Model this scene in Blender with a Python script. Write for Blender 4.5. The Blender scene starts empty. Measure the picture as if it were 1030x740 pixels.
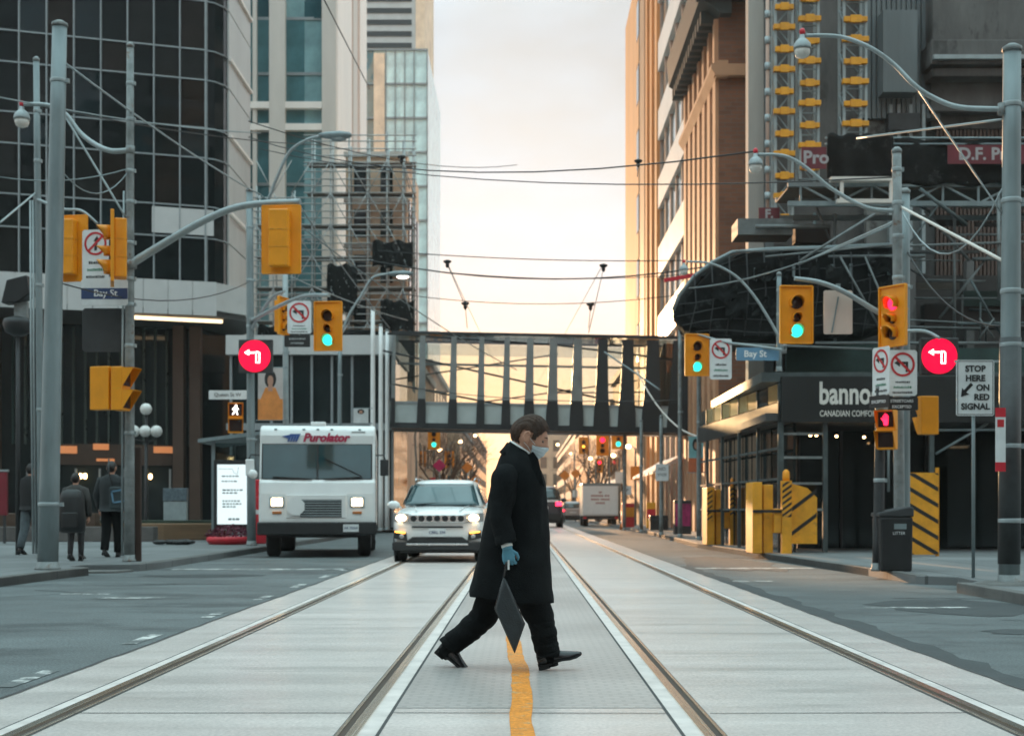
import bpy, bmesh, math, random
from mathutils import Vector, Matrix, Euler
R = math.radians
random.seed(7)
S = bpy.context.scene
COL = S.collection
# ---------------------------------------------------------------- camera
# photo 1030x740, vanishing point of the street at (524,512), lens 50 mm, eye height 1.03 m
F, VX, VY, CH = 1430.0, 524.0, 512.0, 1.03
cam_d = bpy.data.cameras.new('camera')
cam = bpy.data.objects.new('camera', cam_d)
COL.objects.link(cam)
cam.location = (0, 0, CH)
cam.rotation_euler = (R(90), 0, 0)
cam_d.sensor_width = 36.0
cam_d.lens = 36.0 * F / 1030.0
cam_d.shift_x = -9.0 / 1030.0
cam_d.shift_y = 142.0 / 1030.0
cam_d.clip_end = 6000
cam_d.clip_start = 0.1
cam_d.dof.use_dof = True
cam_d.dof.focus_distance = 9.3
cam_d.dof.aperture_fstop = 3.6
S.camera = cam
# ---------------------------------------------------------------- light
HAZE = 0.00034                       # density of the air
CLOUD = 15.5                        # radiance of the cloud sheet overhead
SUN_AZ, SUN_EL = -5.0, 5.5          # degrees left of the street axis, degrees up
world = bpy.data.worlds.new('World')
S.world = world
world.use_nodes = True
wn, wl = world.node_tree.nodes, world.node_tree.links
bg = wn['Background']
sky = wn.new('ShaderNodeTexSky')
sky.sky_type = 'NISHITA'
sky.sun_disc = False
sky.sun_elevation = R(SUN_EL)
sky.sun_rotation = R(SUN_AZ)
sky.air_density = 1.0
sky.dust_density = 3.0
sky.ozone_density = 1.6
sky.altitude = 80
tc = wn.new('ShaderNodeTexCoord')
mp = wn.new('ShaderNodeMapping')
mp.inputs['Scale'].default_value = (1.0, 1.0, 2.6)
nz = wn.new('ShaderNodeTexNoise')
nz.inputs['Scale'].default_value = 3.1
nz.inputs['Detail'].default_value = 9
nz.inputs['Roughness'].default_value = 0.56
rp = wn.new('ShaderNodeValToRGB')
rp.color_ramp.elements[0].position = 0.36
rp.color_ramp.elements[0].color = (0.90, 0.90, 0.90, 1)
rp.color_ramp.elements[1].position = 0.62
rp.color_ramp.elements[1].color = (0.985, 0.985, 0.985, 1)
mx = wn.new('ShaderNodeMix')
mx.data_type = 'RGBA'
# thin overcast: brighter overhead than at the horizon, a little cooler overhead
sx_ = wn.new('ShaderNodeSeparateXYZ')
wl.new(tc.outputs['Generated'], sx_.inputs[0])
cr_ = wn.new('ShaderNodeValToRGB')
cr_.color_ramp.elements[0].position = 0.0
cr_.color_ramp.elements[0].color = (0.46, 0.28, 0.145, 1)
cr_.color_ramp.elements[1].position = 1.0
cr_.color_ramp.elements[1].color = (0.71, 1.0, 1.04, 1)
e2_ = cr_.color_ramp.elements.new(0.32)
e2_.color = (0.252, 0.283, 0.312, 1)
e3_ = cr_.color_ramp.elements.new(0.12)
e3_.color = (0.285, 0.292, 0.302, 1)
e4_ = cr_.color_ramp.elements.new(0.05)
e4_.color = (0.32, 0.275, 0.235, 1)
cm_ = wn.new('ShaderNodeMix')
cm_.data_type = 'RGBA'
cm_.blend_type = 'MULTIPLY'
cm_.inputs['Factor'].default_value = 1
cm_.inputs['B'].default_value = (CLOUD, CLOUD, CLOUD, 1)
wl.new(sx_.outputs['Z'], cr_.inputs['Fac'])
wl.new(cr_.outputs['Color'], cm_.inputs['A'])
# the glow where the cloud thins low over the end of the street
gd_ = wn.new('ShaderNodeVectorMath')
gd_.operation = 'DOT_PRODUCT'
gd_.inputs[1].default_value = Vector((-0.01, 1.0, 0.045)).normalized()
gpw = wn.new('ShaderNodeMath')
gpw.operation = 'POWER'
gpw.inputs[1].default_value = 240
gcl = wn.new('ShaderNodeMix')
gcl.data_type = 'RGBA'
gcl.inputs['A'].default_value = (0, 0, 0, 1)
gcl.inputs['B'].default_value = (9.5, 3.0, 0.35, 1)
gad = wn.new('ShaderNodeMix')
gad.data_type = 'RGBA'
gad.blend_type = 'ADD'
gad.inputs['Factor'].default_value = 1
wl.new(tc.outputs['Generated'], gd_.inputs[0])
wl.new(gd_.outputs['Value'], gpw.inputs[0])
wl.new(gpw.outputs[0], gcl.inputs['Factor'])
cv_ = wn.new('ShaderNodeMapRange')                          # thicker and thinner cloud
cv_.inputs['From Min'].default_value = 0.36
cv_.inputs['From Max'].default_value = 0.64
cv_.inputs['To Min'].default_value = 0.80
cv_.inputs['To Max'].default_value = 1.22
wl.new(nz.outputs['Fac'], cv_.inputs['Value'])
cx_ = wn.new('ShaderNodeMix')
cx_.data_type = 'RGBA'
cx_.blend_type = 'MULTIPLY'
cx_.inputs['Factor'].default_value = 1
wl.new(cm_.outputs['Result'], cx_.inputs['A'])
wl.new(cv_.outputs['Result'], cx_.inputs['B'])
wl.new(cx_.outputs['Result'], gad.inputs['A'])
wl.new(gcl.outputs['Result'], gad.inputs['B'])
wl.new(gad.outputs['Result'], mx.inputs['B'])
wl.new(tc.outputs['Generated'], mp.inputs['Vector'])
wl.new(mp.outputs['Vector'], nz.inputs['Vector'])
wl.new(nz.outputs['Fac'], rp.inputs['Fac'])
wl.new(rp.outputs['Color'], mx.inputs['Factor'])
wl.new(sky.outputs['Color'], mx.inputs['A'])
wl.new(mx.outputs['Result'], bg.inputs['Color'])
bg.inputs['Strength'].default_value = 0.08
sun_d = bpy.data.lights.new('sun', 'SUN')
sun = bpy.data.objects.new('sun', sun_d)
COL.objects.link(sun)
sun_d.energy = 5.0
sun_d.angle = R(0.6)
sun_d.color = (1.0, 0.58, 0.30)
sd = Vector((math.sin(R(SUN_AZ)) * math.cos(R(SUN_EL)), math.cos(R(SUN_AZ)) * math.cos(R(SUN_EL)), math.sin(R(SUN_EL))))
sun.rotation_euler = (-sd).to_track_quat('-Z', 'Y').to_euler()
sun.location = sd * 400
S.view_settings.view_transform = 'Standard'
S.view_settings.look = 'None'
S.view_settings.exposure = 1.15
S.view_settings.gamma = 1.0
S.render.engine = 'CYCLES'
S.cycles.max_bounces = 6
S.cycles.transparent_max_bounces = 16
S.cycles.use_denoising = True
S.cycles.sample_clamp_indirect = 6.0

# ---------------------------------------------------------------- helpers
def P(px, py, Y):
    """the point at distance Y that the photograph shows at pixel (px, py)"""
    return Vector(((px - VX) / F * Y, Y, CH - (py - VY) / F * Y))

FACE = Matrix(((1, 0, 0, 0), (0, 0, -1, 0), (0, 1, 0, 0), (0, 0, 0, 1)))   # drawing plane -> wall facing -Y

class MB:
    def __init__(s):
        s.v, s.f, s.m, s.sm, s.cur, s.M = [], [], [], [], 0, Matrix()
    def mat(s, i):
        s.cur = i
        return s
    def at(s, M):
        s.M = M
        return s
    def add(s, vs, fs, smooth=False):
        o = len(s.v)
        M = s.M
        s.v += [tuple(M @ Vector(v)) for v in vs]
        s.f += [[i + o for i in f] for f in fs]
        s.m += [s.cur] * len(fs)
        s.sm += [smooth] * len(fs)
        return s
    def box(s, x0, x1, y0, y1, z0, z1):
        return s.add([(x0, y0, z0), (x1, y0, z0), (x1, y1, z0), (x0, y1, z0), (x0, y0, z1), (x1, y0, z1), (x1, y1, z1), (x0, y1, z1)],
                     [(3, 2, 1, 0), (4, 5, 6, 7), (0, 1, 5, 4), (1, 2, 6, 5), (2, 3, 7, 6), (3, 0, 4, 7)])
    def bar(s, a, b, w, h):
        """a square bar from a to b"""
        a, b = Vector(a), Vector(b)
        d = (b - a).normalized()
        up = Vector((0, 0, 1)) if abs(d.z) < 0.95 else Vector((0, 1, 0))
        sx = d.cross(up).normalized() * w / 2
        sz = sx.normalized().cross(d).normalized() * h / 2
        vs = [a - sx - sz, a + sx - sz, a + sx + sz, a - sx + sz, b - sx - sz, b + sx - sz, b + sx + sz, b - sx + sz]
        return s.add(vs, [(0, 3, 2, 1), (4, 5, 6, 7), (0, 1, 5, 4), (1, 2, 6, 5), (2, 3, 7, 6), (3, 0, 4, 7)])
    def loft(s, rings, cap=True, smooth=True, close=True):
        n = len(rings[0])
        vs = [p for r in rings for p in r]
        fs = []
        for i in range(len(rings) - 1):
            for j in range(n if close else n - 1):
                k = (j + 1) % n
                fs.append((i * n + j, i * n + k, (i + 1) * n + k, (i + 1) * n + j))
        s.add(vs, fs, smooth)
        if cap:
            o = len(s.v) - len(vs)
            s.f += [[o + j for j in reversed(range(n))], [o + (len(rings) - 1) * n + j for j in range(n)]]
            s.m += [s.cur] * 2
            s.sm += [False] * 2
        return s
    def tube(s, pts, r, n=8, cap=True, smooth=True):
        pts = [Vector(p) for p in pts]
        rs = r if isinstance(r, (list, tuple)) else [r] * len(pts)
        t0 = (pts[1] - pts[0]).normalized()
        u = t0.orthogonal().normalized()
        rings = []
        for i, p in enumerate(pts):
            a = pts[max(0, i - 1)]
            b = pts[min(len(pts) - 1, i + 1)]
            t = (b - a).normalized()
            u = (u - t * u.dot(t))
            u = u.normalized() if u.length > 1e-6 else t.orthogonal().normalized()
            w = t.cross(u)
            rings.append([p + (u * math.cos(2 * math.pi * j / n) + w * math.sin(2 * math.pi * j / n)) * rs[i] for j in range(n)])
        return s.loft(rings, cap, smooth)
    def lathe(s, prof, n=20, c=(0, 0, 0), axis='z', cap=True, smooth=True):
        rings = []
        for r, h in prof:
            ring = []
            for j in range(n):
                a = 2 * math.pi * j / n
                x, y = r * math.cos(a), r * math.sin(a)
                q = {'z': (x, y, h), 'y': (x, h, y), 'x': (h, x, y)}[axis]
                ring.append((q[0] + c[0], q[1] + c[1], q[2] + c[2]))
            rings.append(ring)
        return s.loft(rings, cap, smooth)
    def ell(s, c, rad, n=14, m=9, rot=None):
        rings = []
        c = Vector(c)
        for i in range(1, m):
            a = math.pi * i / m
            rings.append([c + ((rot @ Vector((rad[0] * math.sin(a) * math.cos(2 * math.pi * j / n), rad[1] * math.sin(a) * math.sin(2 * math.pi * j / n), -rad[2] * math.cos(a)))) if rot else Vector((rad[0] * math.sin(a) * math.cos(2 * math.pi * j / n), rad[1] * math.sin(a) * math.sin(2 * math.pi * j / n), -rad[2] * math.cos(a)))) for j in range(n)])
        return s.loft(rings, True, True)
    def prism(s, poly, h0, h1, ax='z'):
        """an outline given thickness: ax z -> poly is (x,y); y -> poly is (x,z); x -> poly is (y,z)"""
        def q(p, h):
            return {'z': (p[0], p[1], h), 'y': (p[0], h, p[1]), 'x': (h, p[0], p[1])}[ax]
        n = len(poly)
        return s.add([q(p, h0) for p in poly] + [q(p, h1) for p in poly],
                     [list(range(n))[::-1], list(range(n, 2 * n))] + [(i, (i + 1) % n, n + (i + 1) % n, n + i) for i in range(n)])
    def ring(s, c, r0, r1, h0, h1, n=32):
        vs, fs = [], []
        for j in range(n):
            a = 2 * math.pi * j / n
            for r, h in ((r0, h0), (r1, h0), (r1, h1), (r0, h1)):
                vs.append((c[0] + r * math.cos(a), c[1] + r * math.sin(a), h))
        for j in range(n):
            k = (j + 1) % n
            for q in range(4):
                w = (q + 1) % 4
                fs.append((j * 4 + q, j * 4 + w, k * 4 + w, k * 4 + q))
        return s.add(vs, fs)
    def disc(s, c, r, h0, h1, n=28):
        return s.prism([(c[0] + r * math.cos(2 * math.pi * j / n), c[1] + r * math.sin(2 * math.pi * j / n)) for j in range(n)], h0, h1)
    def text(s, string, size, c=(0, 0), h=0.002, bold=0.0, shear=0.0, align='CENTER', sp=1.0, ext=0.001):
        cu = bpy.data.curves.new('t', 'FONT')
        cu.body = string
        cu.size = size
        cu.align_x = align
        cu.align_y = 'CENTER'
        cu.offset = bold
        cu.shear = shear
        cu.space_character = sp
        cu.extrude = ext
        cu.resolution_u = 3
        ob = bpy.data.objects.new('t', cu)
        COL.objects.link(ob)
        dg = bpy.context.evaluated_depsgraph_get()
        me = bpy.data.meshes.new_from_object(ob.evaluated_get(dg))
        s.add([(v.co.x + c[0], v.co.y + c[1], v.co.z + h + ext) for v in me.vertices], [list(p.vertices) for p in me.polygons])
        bpy.data.objects.remove(ob)
        bpy.data.curves.remove(cu)
        bpy.data.meshes.remove(me)
        return s
    def mesh(s, name, mats, fix=True):
        me = bpy.data.meshes.new(name)
        me.from_pydata(s.v, [], s.f)
        me.polygons.foreach_set('material_index', s.m)
        me.polygons.foreach_set('use_smooth', s.sm)
        for m in (mats if isinstance(mats, (list, tuple)) else [mats]):
            me.materials.append(m)
        if fix:
            bm = bmesh.new()
            bm.from_mesh(me)
            bmesh.ops.recalc_face_normals(bm, faces=bm.faces)
            bm.to_mesh(me)
            bm.free()
        me.update()
        return me
    def build(s, name, mats, parent=None, bev=0, world=False, fix=True):
        if world and parent is not None:
            l = Vector(parent.location)
            s.v = [tuple(Vector(v) - l) for v in s.v]
        ob = bpy.data.objects.new(name, s.mesh(name, mats, fix))
        COL.objects.link(ob)
        if parent is not None:
            ob.parent = parent
        if bev:
            b = ob.modifiers.new('Bevel', 'BEVEL')
            b.width = bev
            b.segments = 2
            b.limit_method = 'ANGLE'
            b.angle_limit = R(40)
        return ob

def tag(o, label, cat, group=None):
    o['label'] = label
    o['category'] = cat
    if group:
        o['group'] = group
    return o
def thing(name, label, cat, loc=(0, 0, 0), rz=0, group=None):
    o = bpy.data.objects.new(name, None)
    COL.objects.link(o)
    o.location = loc
    o.rotation_euler = (0, 0, rz)
    o.empty_display_size = 0.2
    return tag(o, label, cat, group)
def struct(o, kind='structure'):
    o['kind'] = kind
    return o
def copy_tree(o, parent=None):
    c = o.copy()
    COL.objects.link(c)
    if parent:
        c.parent = parent
    for ch in list(o.children):
        copy_tree(ch, c)
    return c

# ---------------------------------------------------------------- materials
def mat(name, col, rough=0.6, metal=0.0, var=0.15, scale=2.0, bump=0.0, bscale=40, spec=0.5, stretch=(1, 1, 1), var2=None, coat=0.0, dirt=None, speck=0.0):
    m = bpy.data.materials.new(name)
    m.use_nodes = True
    n, l = m.node_tree.nodes, m.node_tree.links
    p = n['Principled BSDF']
    p.inputs['Metallic'].default_value = metal
    p.inputs['Specular IOR Level'].default_value = spec
    p.inputs['Coat Weight'].default_value = coat
    t = n.new('ShaderNodeTexCoord')
    mpn = n.new('ShaderNodeMapping')
    mpn.inputs['Scale'].default_value = stretch
    l.new(t.outputs['Object'], mpn.inputs['Vector'])
    a = n.new('ShaderNodeTexNoise')
    a.inputs['Scale'].default_value = scale
    a.inputs['Detail'].default_value = 8
    a.inputs['Roughness'].default_value = 0.62
    l.new(mpn.outputs['Vector'], a.inputs['Vector'])
    r = n.new('ShaderNodeValToRGB')
    r.color_ramp.elements[0].position = 0.3
    r.color_ramp.elements[1].position = 0.7
    lo = var2 if var2 else tuple(max(0, c * (1 - var)) for c in col)
    r.color_ramp.elements[0].color = (*lo, 1)
    r.color_ramp.elements[1].color = (*[min(1, c * (1 + var)) for c in col], 1)
    l.new(a.outputs['Fac'], r.inputs['Fac'])
    out = r.outputs['Color']
    if dirt:                                                # blotches of another colour (rust, stains)
        b = n.new('ShaderNodeTexNoise')
        b.inputs['Scale'].default_value = dirt[1]
        b.inputs['Detail'].default_value = 10
        b.inputs['Roughness'].default_value = 0.7
        l.new(mpn.outputs['Vector'], b.inputs['Vector'])
        rr = n.new('ShaderNodeValToRGB')
        rr.color_ramp.elements[0].position = dirt[2]
        rr.color_ramp.elements[1].position = dirt[2] + 0.09
        l.new(b.outputs['Fac'], rr.inputs['Fac'])
        mm = n.new('ShaderNodeMix')
        mm.data_type = 'RGBA'
        mm.inputs['B'].default_value = (*dirt[0], 1)
        l.new(rr.outputs['Color'], mm.inputs['Factor'])
        l.new(out, mm.inputs['A'])
        out = mm.outputs['Result']
    if speck:                                               # fine aggregate
        sn = n.new('ShaderNodeTexNoise')
        sn.inputs['Scale'].default_value = 55
        sn.inputs['Detail'].default_value = 4
        l.new(t.outputs['Object'], sn.inputs['Vector'])
        sr = n.new('ShaderNodeMapRange')
        sr.inputs['From Min'].default_value = 0.3
        sr.inputs['From Max'].default_value = 0.7
        sr.inputs['To Min'].default_value = 1 - speck
        sr.inputs['To Max'].default_value = 1 + speck
        l.new(sn.outputs['Fac'], sr.inputs['Value'])
        sm_ = n.new('ShaderNodeMix')
        sm_.data_type = 'RGBA'
        sm_.blend_type = 'MULTIPLY'
        sm_.inputs['Factor'].default_value = 1
        l.new(out, sm_.inputs['A'])
        l.new(sr.outputs['Result'], sm_.inputs['B'])
        out = sm_.outputs['Result']
    l.new(out, p.inputs['Base Color'])
    rn = n.new('ShaderNodeMapRange')
    rn.inputs['To Min'].default_value = max(0.02, rough - 0.12)
    rn.inputs['To Max'].default_value = min(1, rough + 0.12)
    l.new(a.outputs['Fac'], rn.inputs['Value'])
    l.new(rn.outputs['Result'], p.inputs['Roughness'])
    if bump:
        q = n.new('ShaderNodeTexNoise')
        q.inputs['Scale'].default_value = bscale
        q.inputs['Detail'].default_value = 6
        l.new(mpn.outputs['Vector'], q.inputs['Vector'])
        bu = n.new('ShaderNodeBump')
        bu.inputs['Strength'].default_value = bump
        bu.inputs['Distance'].default_value = 0.02
        l.new(q.outputs['Fac'], bu.inputs['Height'])
        l.new(bu.outputs['Normal'], p.inputs['Normal'])
    return m
def glow(name, col, strength):
    m = bpy.data.materials.new(name)
    m.use_nodes = True
    p = m.node_tree.nodes['Principled BSDF']
    p.inputs['Base Color'].default_value = (*[c * 0.5 for c in col], 1)
    p.inputs['Emission Color'].default_value = (*col, 1)
    p.inputs['Emission Strength'].default_value = strength
    p.inputs['Roughness'].default_value = 0.4
    return m
def glass(name, tint, refl=0.5, clear=1.0):
    """see-through glass: transparent tint plus a fresnel reflection"""
    m = bpy.data.materials.new(name)
    m.use_nodes = True
    n, l = m.node_tree.nodes, m.node_tree.links
    n.remove(n['Principled BSDF'])
    tr = n.new('ShaderNodeBsdfTransparent')
    tr.inputs['Color'].default_value = (*tint, 1)
    gl = n.new('ShaderNodeBsdfGlossy')
    gl.inputs['Roughness'].default_value = 0.03
    gl.inputs['Color'].default_value = (refl, refl, refl, 1)
    fr = n.new('ShaderNodeFresnel')
    fr.inputs['IOR'].default_value = 1.5
    mi = n.new('ShaderNodeMixShader')
    l.new(fr.outputs['Fac'], mi.inputs['Fac'])
    l.new(tr.outputs['BSDF'], mi.inputs[1])
    l.new(gl.outputs['BSDF'], mi.inputs[2])
    l.new(mi.outputs['Shader'], n['Material Output'].inputs['Surface'])
    return m
def facade_glass(name, col, rough=0.04, spec=0.5, wav=0.02, metal=0.0):
    m = mat(name, col, rough, metal, 0.35, 0.5, 0, spec=spec)
    n, l = m.node_tree.nodes, m.node_tree.links
    p = n['Principled BSDF']
    for lk in list(p.inputs['Roughness'].links):
        l.remove(lk)
    p.inputs['Roughness'].default_value = rough
    q = n.new('ShaderNodeTexNoise')
    q.inputs['Scale'].default_value = 0.55
    q.inputs['Detail'].default_value = 2
    t = n.new('ShaderNodeTexCoord')
    l.new(t.outputs['Object'], q.inputs['Vector'])
    bu = n.new('ShaderNodeBump')
    bu.inputs['Strength'].default_value = 1.0
    bu.inputs['Distance'].default_value = wav
    l.new(q.outputs['Fac'], bu.inputs['Height'])
    l.new(bu.outputs['Normal'], p.inputs['Normal'])
    return m
def brick(name, c1, c2, mortar, scale=1.0, ground=False, bw=0.44, rh=0.15, ms=0.012, off=0.5, rough=0.85, bump=0.0):
    m = bpy.data.materials.new(name)
    m.use_nodes = True
    n, l = m.node_tree.nodes, m.node_tree.links
    p = n['Principled BSDF']
    p.inputs['Roughness'].default_value = 0.85
    t = n.new('ShaderNodeTexCoord')
    sp = n.new('ShaderNodeSeparateXYZ')
    ad = n.new('ShaderNodeMath')
    cb = n.new('ShaderNodeCombineXYZ')
    l.new(t.outputs['Object'], sp.inputs[0])
    l.new(sp.outputs['X'], ad.inputs[0])
    l.new(sp.outputs['Y'], ad.inputs[1])
    l.new((sp.outputs['X'] if ground else ad.outputs[0]), cb.inputs['X'])
    l.new(sp.outputs['Y' if ground else 'Z'], cb.inputs['Y'])
    b = n.new('ShaderNodeTexBrick')
    b.inputs['Scale'].default_value = scale
    b.offset = off
    b.inputs['Brick Width'].default_value = bw
    b.inputs['Row Height'].default_value = rh
    b.inputs['Mortar Size'].default_value = ms
    p.inputs['Roughness'].default_value = rough
    b.inputs['Color1'].default_value = (*c1, 1)
    b.inputs['Color2'].default_value = (*c2, 1)
    b.inputs['Mortar'].default_value = (*mortar, 1)
    l.new(cb.outputs[0], b.inputs['Vector'])
    q = n.new('ShaderNodeTexNoise')
    q.inputs['Scale'].default_value = 0.35
    q.inputs['Detail'].default_value = 8
    l.new(t.outputs['Object'], q.inputs['Vector'])
    mr = n.new('ShaderNodeMapRange')
    mr.inputs['From Min'].default_value = 0.3
    mr.inputs['From Max'].default_value = 0.7
    mr.inputs['To Min'].default_value = 0.65
    mr.inputs['To Max'].default_value = 1.15
    l.new(q.outputs['Fac'], mr.inputs['Value'])
    mm = n.new('ShaderNodeMix')
    mm.data_type = 'RGBA'
    mm.blend_type = 'MULTIPLY'
    mm.inputs['Factor'].default_value = 1
    l.new(b.outputs['Color'], mm.inputs['A'])
    l.new(mr.outputs['Result'], mm.inputs['B'])
    l.new(mm.outputs['Result'], p.inputs['Base Color'])
    if bump:
        bu = n.new('ShaderNodeBump')
        bu.inputs['Strength'].default_value = bump
        bu.inputs['Distance'].default_value = 0.01
        bu.invert = True
        l.new(b.outputs['Fac'], bu.inputs['Height'])
        l.new(bu.outputs['Normal'], p.inputs['Normal'])
    return m

M = {}
M['steel'] = mat('galvanised steel', (0.20, 0.245, 0.255), 0.5, 0.25, 0.22, 3, 0.05, stretch=(1, 1, 0.25), dirt=((0.16, 0.12, 0.09), 2.0, 0.66))
M['steel_lt'] = mat('light grey steel', (0.30, 0.345, 0.355), 0.5, 0.2, 0.15, 4)
M['steel_old'] = mat('weathered steel', (0.20, 0.22, 0.22), 0.6, 0.2, 0.35, 5, 0.1, dirt=((0.14, 0.07, 0.04), 3.0, 0.58))
M['black'] = mat('black paint', (0.012, 0.013, 0.014), 0.5, 0, 0.3, 6)
M['dark'] = mat('dark charcoal', (0.03, 0.032, 0.034), 0.6, 0, 0.3, 4)
M['rubber'] = mat('tyre rubber', (0.012, 0.012, 0.012), 0.85, 0, 0.3, 9, 0.2)
M['yellow'] = mat('signal yellow', (0.80, 0.29, 0.004), 0.45, 0, 0.1, 3, dirt=((0.46, 0.16, 0.01), 5, 0.68))
M['byellow'] = mat('barrier yellow', (0.72, 0.31, 0.015), 0.6, 0, 0.25, 2.5, 0.1, dirt=((0.24, 0.12, 0.03), 3.5, 0.61))
M['white'] = mat('white paint', (0.78, 0.79, 0.78), 0.4, 0, 0.06, 3)
M['sign_white'] = mat('sign white', (0.66, 0.68, 0.68), 0.5, 0, 0.1, 5, dirt=((0.45, 0.46, 0.45), 4, 0.66))
M['sign_blue'] = mat('street sign blue', (0.03, 0.055, 0.14), 0.5, 0, 0.1, 5)
M['sign_ltblue'] = mat('street sign pale blue', (0.13, 0.27, 0.40), 0.5, 0, 0.1, 5)
M['red'] = mat('red paint', (0.55, 0.02, 0.035), 0.45, 0, 0.15, 4)
M['lens_off'] = mat('unlit signal lens', (0.035, 0.016, 0.014), 0.15, 0, 0.2, 5)
M['lens_green'] = glow('green signal light', (0.02, 0.72, 0.50), 1.3)
M['lens_red'] = glow('red signal light', (1.0, 0.012, 0.05), 2.2)
M['lens_amber'] = glow('amber signal light', (1.0, 0.5, 0.05), 3.0)
M['led_red'] = glow('red led sign', (1.0, 0.0, 0.04), 0.62)
M['led_white'] = glow('white led symbol', (1.0, 0.93, 0.85), 2.2)
M['lamp_warm'] = glow('warm lamp', (1.0, 0.62, 0.28), 6.0)
M['strip_warm'] = glow('warm strip lamp', (1.0, 0.72, 0.42), 1.2)
M['poster'] = glow('backlit poster', (0.80, 0.93, 0.95), 0.42)
# ---------------------------------------------------------------- setting materials
M['asphalt'] = mat('asphalt', (0.095, 0.109, 0.111), 0.6, 0, 0.38, 0.9, 0.5, 80, stretch=(0.45, 1.0, 1), dirt=((0.052, 0.060, 0.062), 0.8, 0.52), speck=0.5)
M['patch'] = mat('asphalt patch', (0.040, 0.047, 0.049), 0.7, 0, 0.3, 3, 0.4, 70)
M['slab'] = mat('broomed concrete', (0.54, 0.48, 0.455), 0.33, 0, 0.13, 1.2, 0.22, 6, stretch=(0.3, 1.9, 1), dirt=((0.43, 0.385, 0.365), 0.9, 0.55), speck=0.2)
M['joint'] = mat('slab joint', (0.06, 0.06, 0.06), 0.9, 0, 0.3, 8)
M['worn'] = mat('pale worn joint', (0.5, 0.5, 0.49), 0.7, 0, 0.2, 8)
M['sidewalk'] = brick('sidewalk concrete', (0.17, 0.18, 0.182), (0.145, 0.155, 0.157), (0.07, 0.075, 0.075), 1.0, True, 1.5, 1.5, 0.018, 0.0, 0.7)
M['kerb'] = mat('kerb concrete', (0.115, 0.115, 0.11), 0.8, 0, 0.3, 2.5, 0.2, 30)
M['rail'] = mat('polished rail', (0.80, 0.72, 0.62), 0.24, 0.95, 0.1, 3, stretch=(25, 0.08, 1))
M['groove'] = mat('rusty groove', (0.05, 0.032, 0.022), 0.7, 0.0, 0.4, 4, 0.2, stretch=(9, 0.15, 1))
M['grout'] = mat('pale grout strip', (0.62, 0.56, 0.53), 0.5, 0, 0.2, 4, 0.2, 30)
M['mark_white'] = mat('worn white marking', (0.55, 0.55, 0.53), 0.7, 0, 0.2, 5, dirt=((0.11, 0.12, 0.12), 3.5, 0.44))
M['mark_yellow'] = mat('worn yellow marking', (0.66, 0.225, 0.015), 0.6, 0, 0.15, 6, dirt=((0.40, 0.28, 0.14), 9, 0.56), speck=0.3)

def sheet(name, poly, z, m):
    mb = MB()
    mb.add([(x, y, z) for x, y in poly], [list(range(len(poly)))])
    ob = mb.build(name, m, fix=False)
    return struct(ob)

sheet('ground', [(-450, -300), (450, -300), (450, 900), (-450, 900)], -0.03, M['asphalt'])
sheet('road', [(-60, -60), (60, -60), (60, 20), (20, 20), (20, 700), (-20, 700), (-20, 20), (-60, 20)], 0.0, M['asphalt'])
sl = MB()
sl.add([(-2.83, -40, 0.004), (2.85, -40, 0.004), (2.85, 500, 0.004), (-2.83, 500, 0.004)], [(0, 1, 2, 3)])
y = 7.15 - 4.65 * 4
while y < 130:
    for x0, x1 in ((-2.28, -0.84), (-0.66, 0.76), (0.95, 2.27)):
        dx = random.uniform(-0.02, 0.02)
        sl.mat(1 if int(round((y - 7.15) / 4.65)) % 3 == 0 else 2)
        sl.add([(x0, y + dx, 0.0075), (x1, y - dx, 0.0075), (x1, y + 0.014 - dx, 0.0075), (x0, y + 0.014 + dx, 0.0075)], [(0, 1, 2, 3)])
    y += 4.65
sl.mat(1)
for sx, side in ((-2.83, -1), (2.85, 1)):          # ragged edge where asphalt meets the slab
    pts = []
    yy = 2.0
    while yy < 70:
        pts.append((sx + random.uniform(-0.012, 0.012), yy))
        yy += 0.35
    vs = [(p[0] - 0.012, p[1], 0.0078) for p in pts] + [(p[0] + 0.016, p[1], 0.0078) for p in pts]
    k = len(pts)
    sl.add(vs, [(i, i + k, i + k + 1, i + 1) for i in range(k - 1)])
struct(sl.build('track_slab', [M['slab'], M['joint'], M['worn']], fix=False))
rails = [(-2.29, 1, 'outer rail of the left track'),
         (-0.785, -1, 'left of the walking man, inner rail of the left track'),
         (0.87, 1, 'right of the walking man, inner rail of the right track'),
         (2.31, -1, 'outer rail of the right track')]
for x, g, lab in rails:                             # grooved girder rail: head, groove towards the gauge side, grout
    mb = MB()
    z = 0.010
    def strip(a, b, zz, mi):
        a, b = x + g * a, x + g * b
        mb.mat(mi)
        mb.box(min(a, b), max(a, b), -30, 420, zz - 0.03, zz)
    strip(-0.125, -0.045, 0.0085, 2)
    strip(-0.140, -0.125, 0.007, 3)
    strip(-0.045, 0.004, 0.016, 0)
    strip(0.004, 0.040, 0.0065, 1)
    strip(0.040, 0.056, 0.014, 0)
    strip(0.056, 0.066, 0.0065, 3)
    tag(mb.build('streetcar_rail', [M['rail'], M['groove'], M['grout'], M['joint']]), 'steel streetcar rail, ' + lab, 'rail', 'streetcar rails')
sheet('paver_strip', [(-0.655, 7.34), (0.755, 7.34), (0.755, 70), (-0.655, 70)], 0.0058, brick('stamped paving', (0.45, 0.41, 0.39), (0.41, 0.375, 0.358), (0.35, 0.32, 0.305), 1.0, True, 0.11, 0.075, 0.012, 0.5, 0.4, 0.3))
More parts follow.
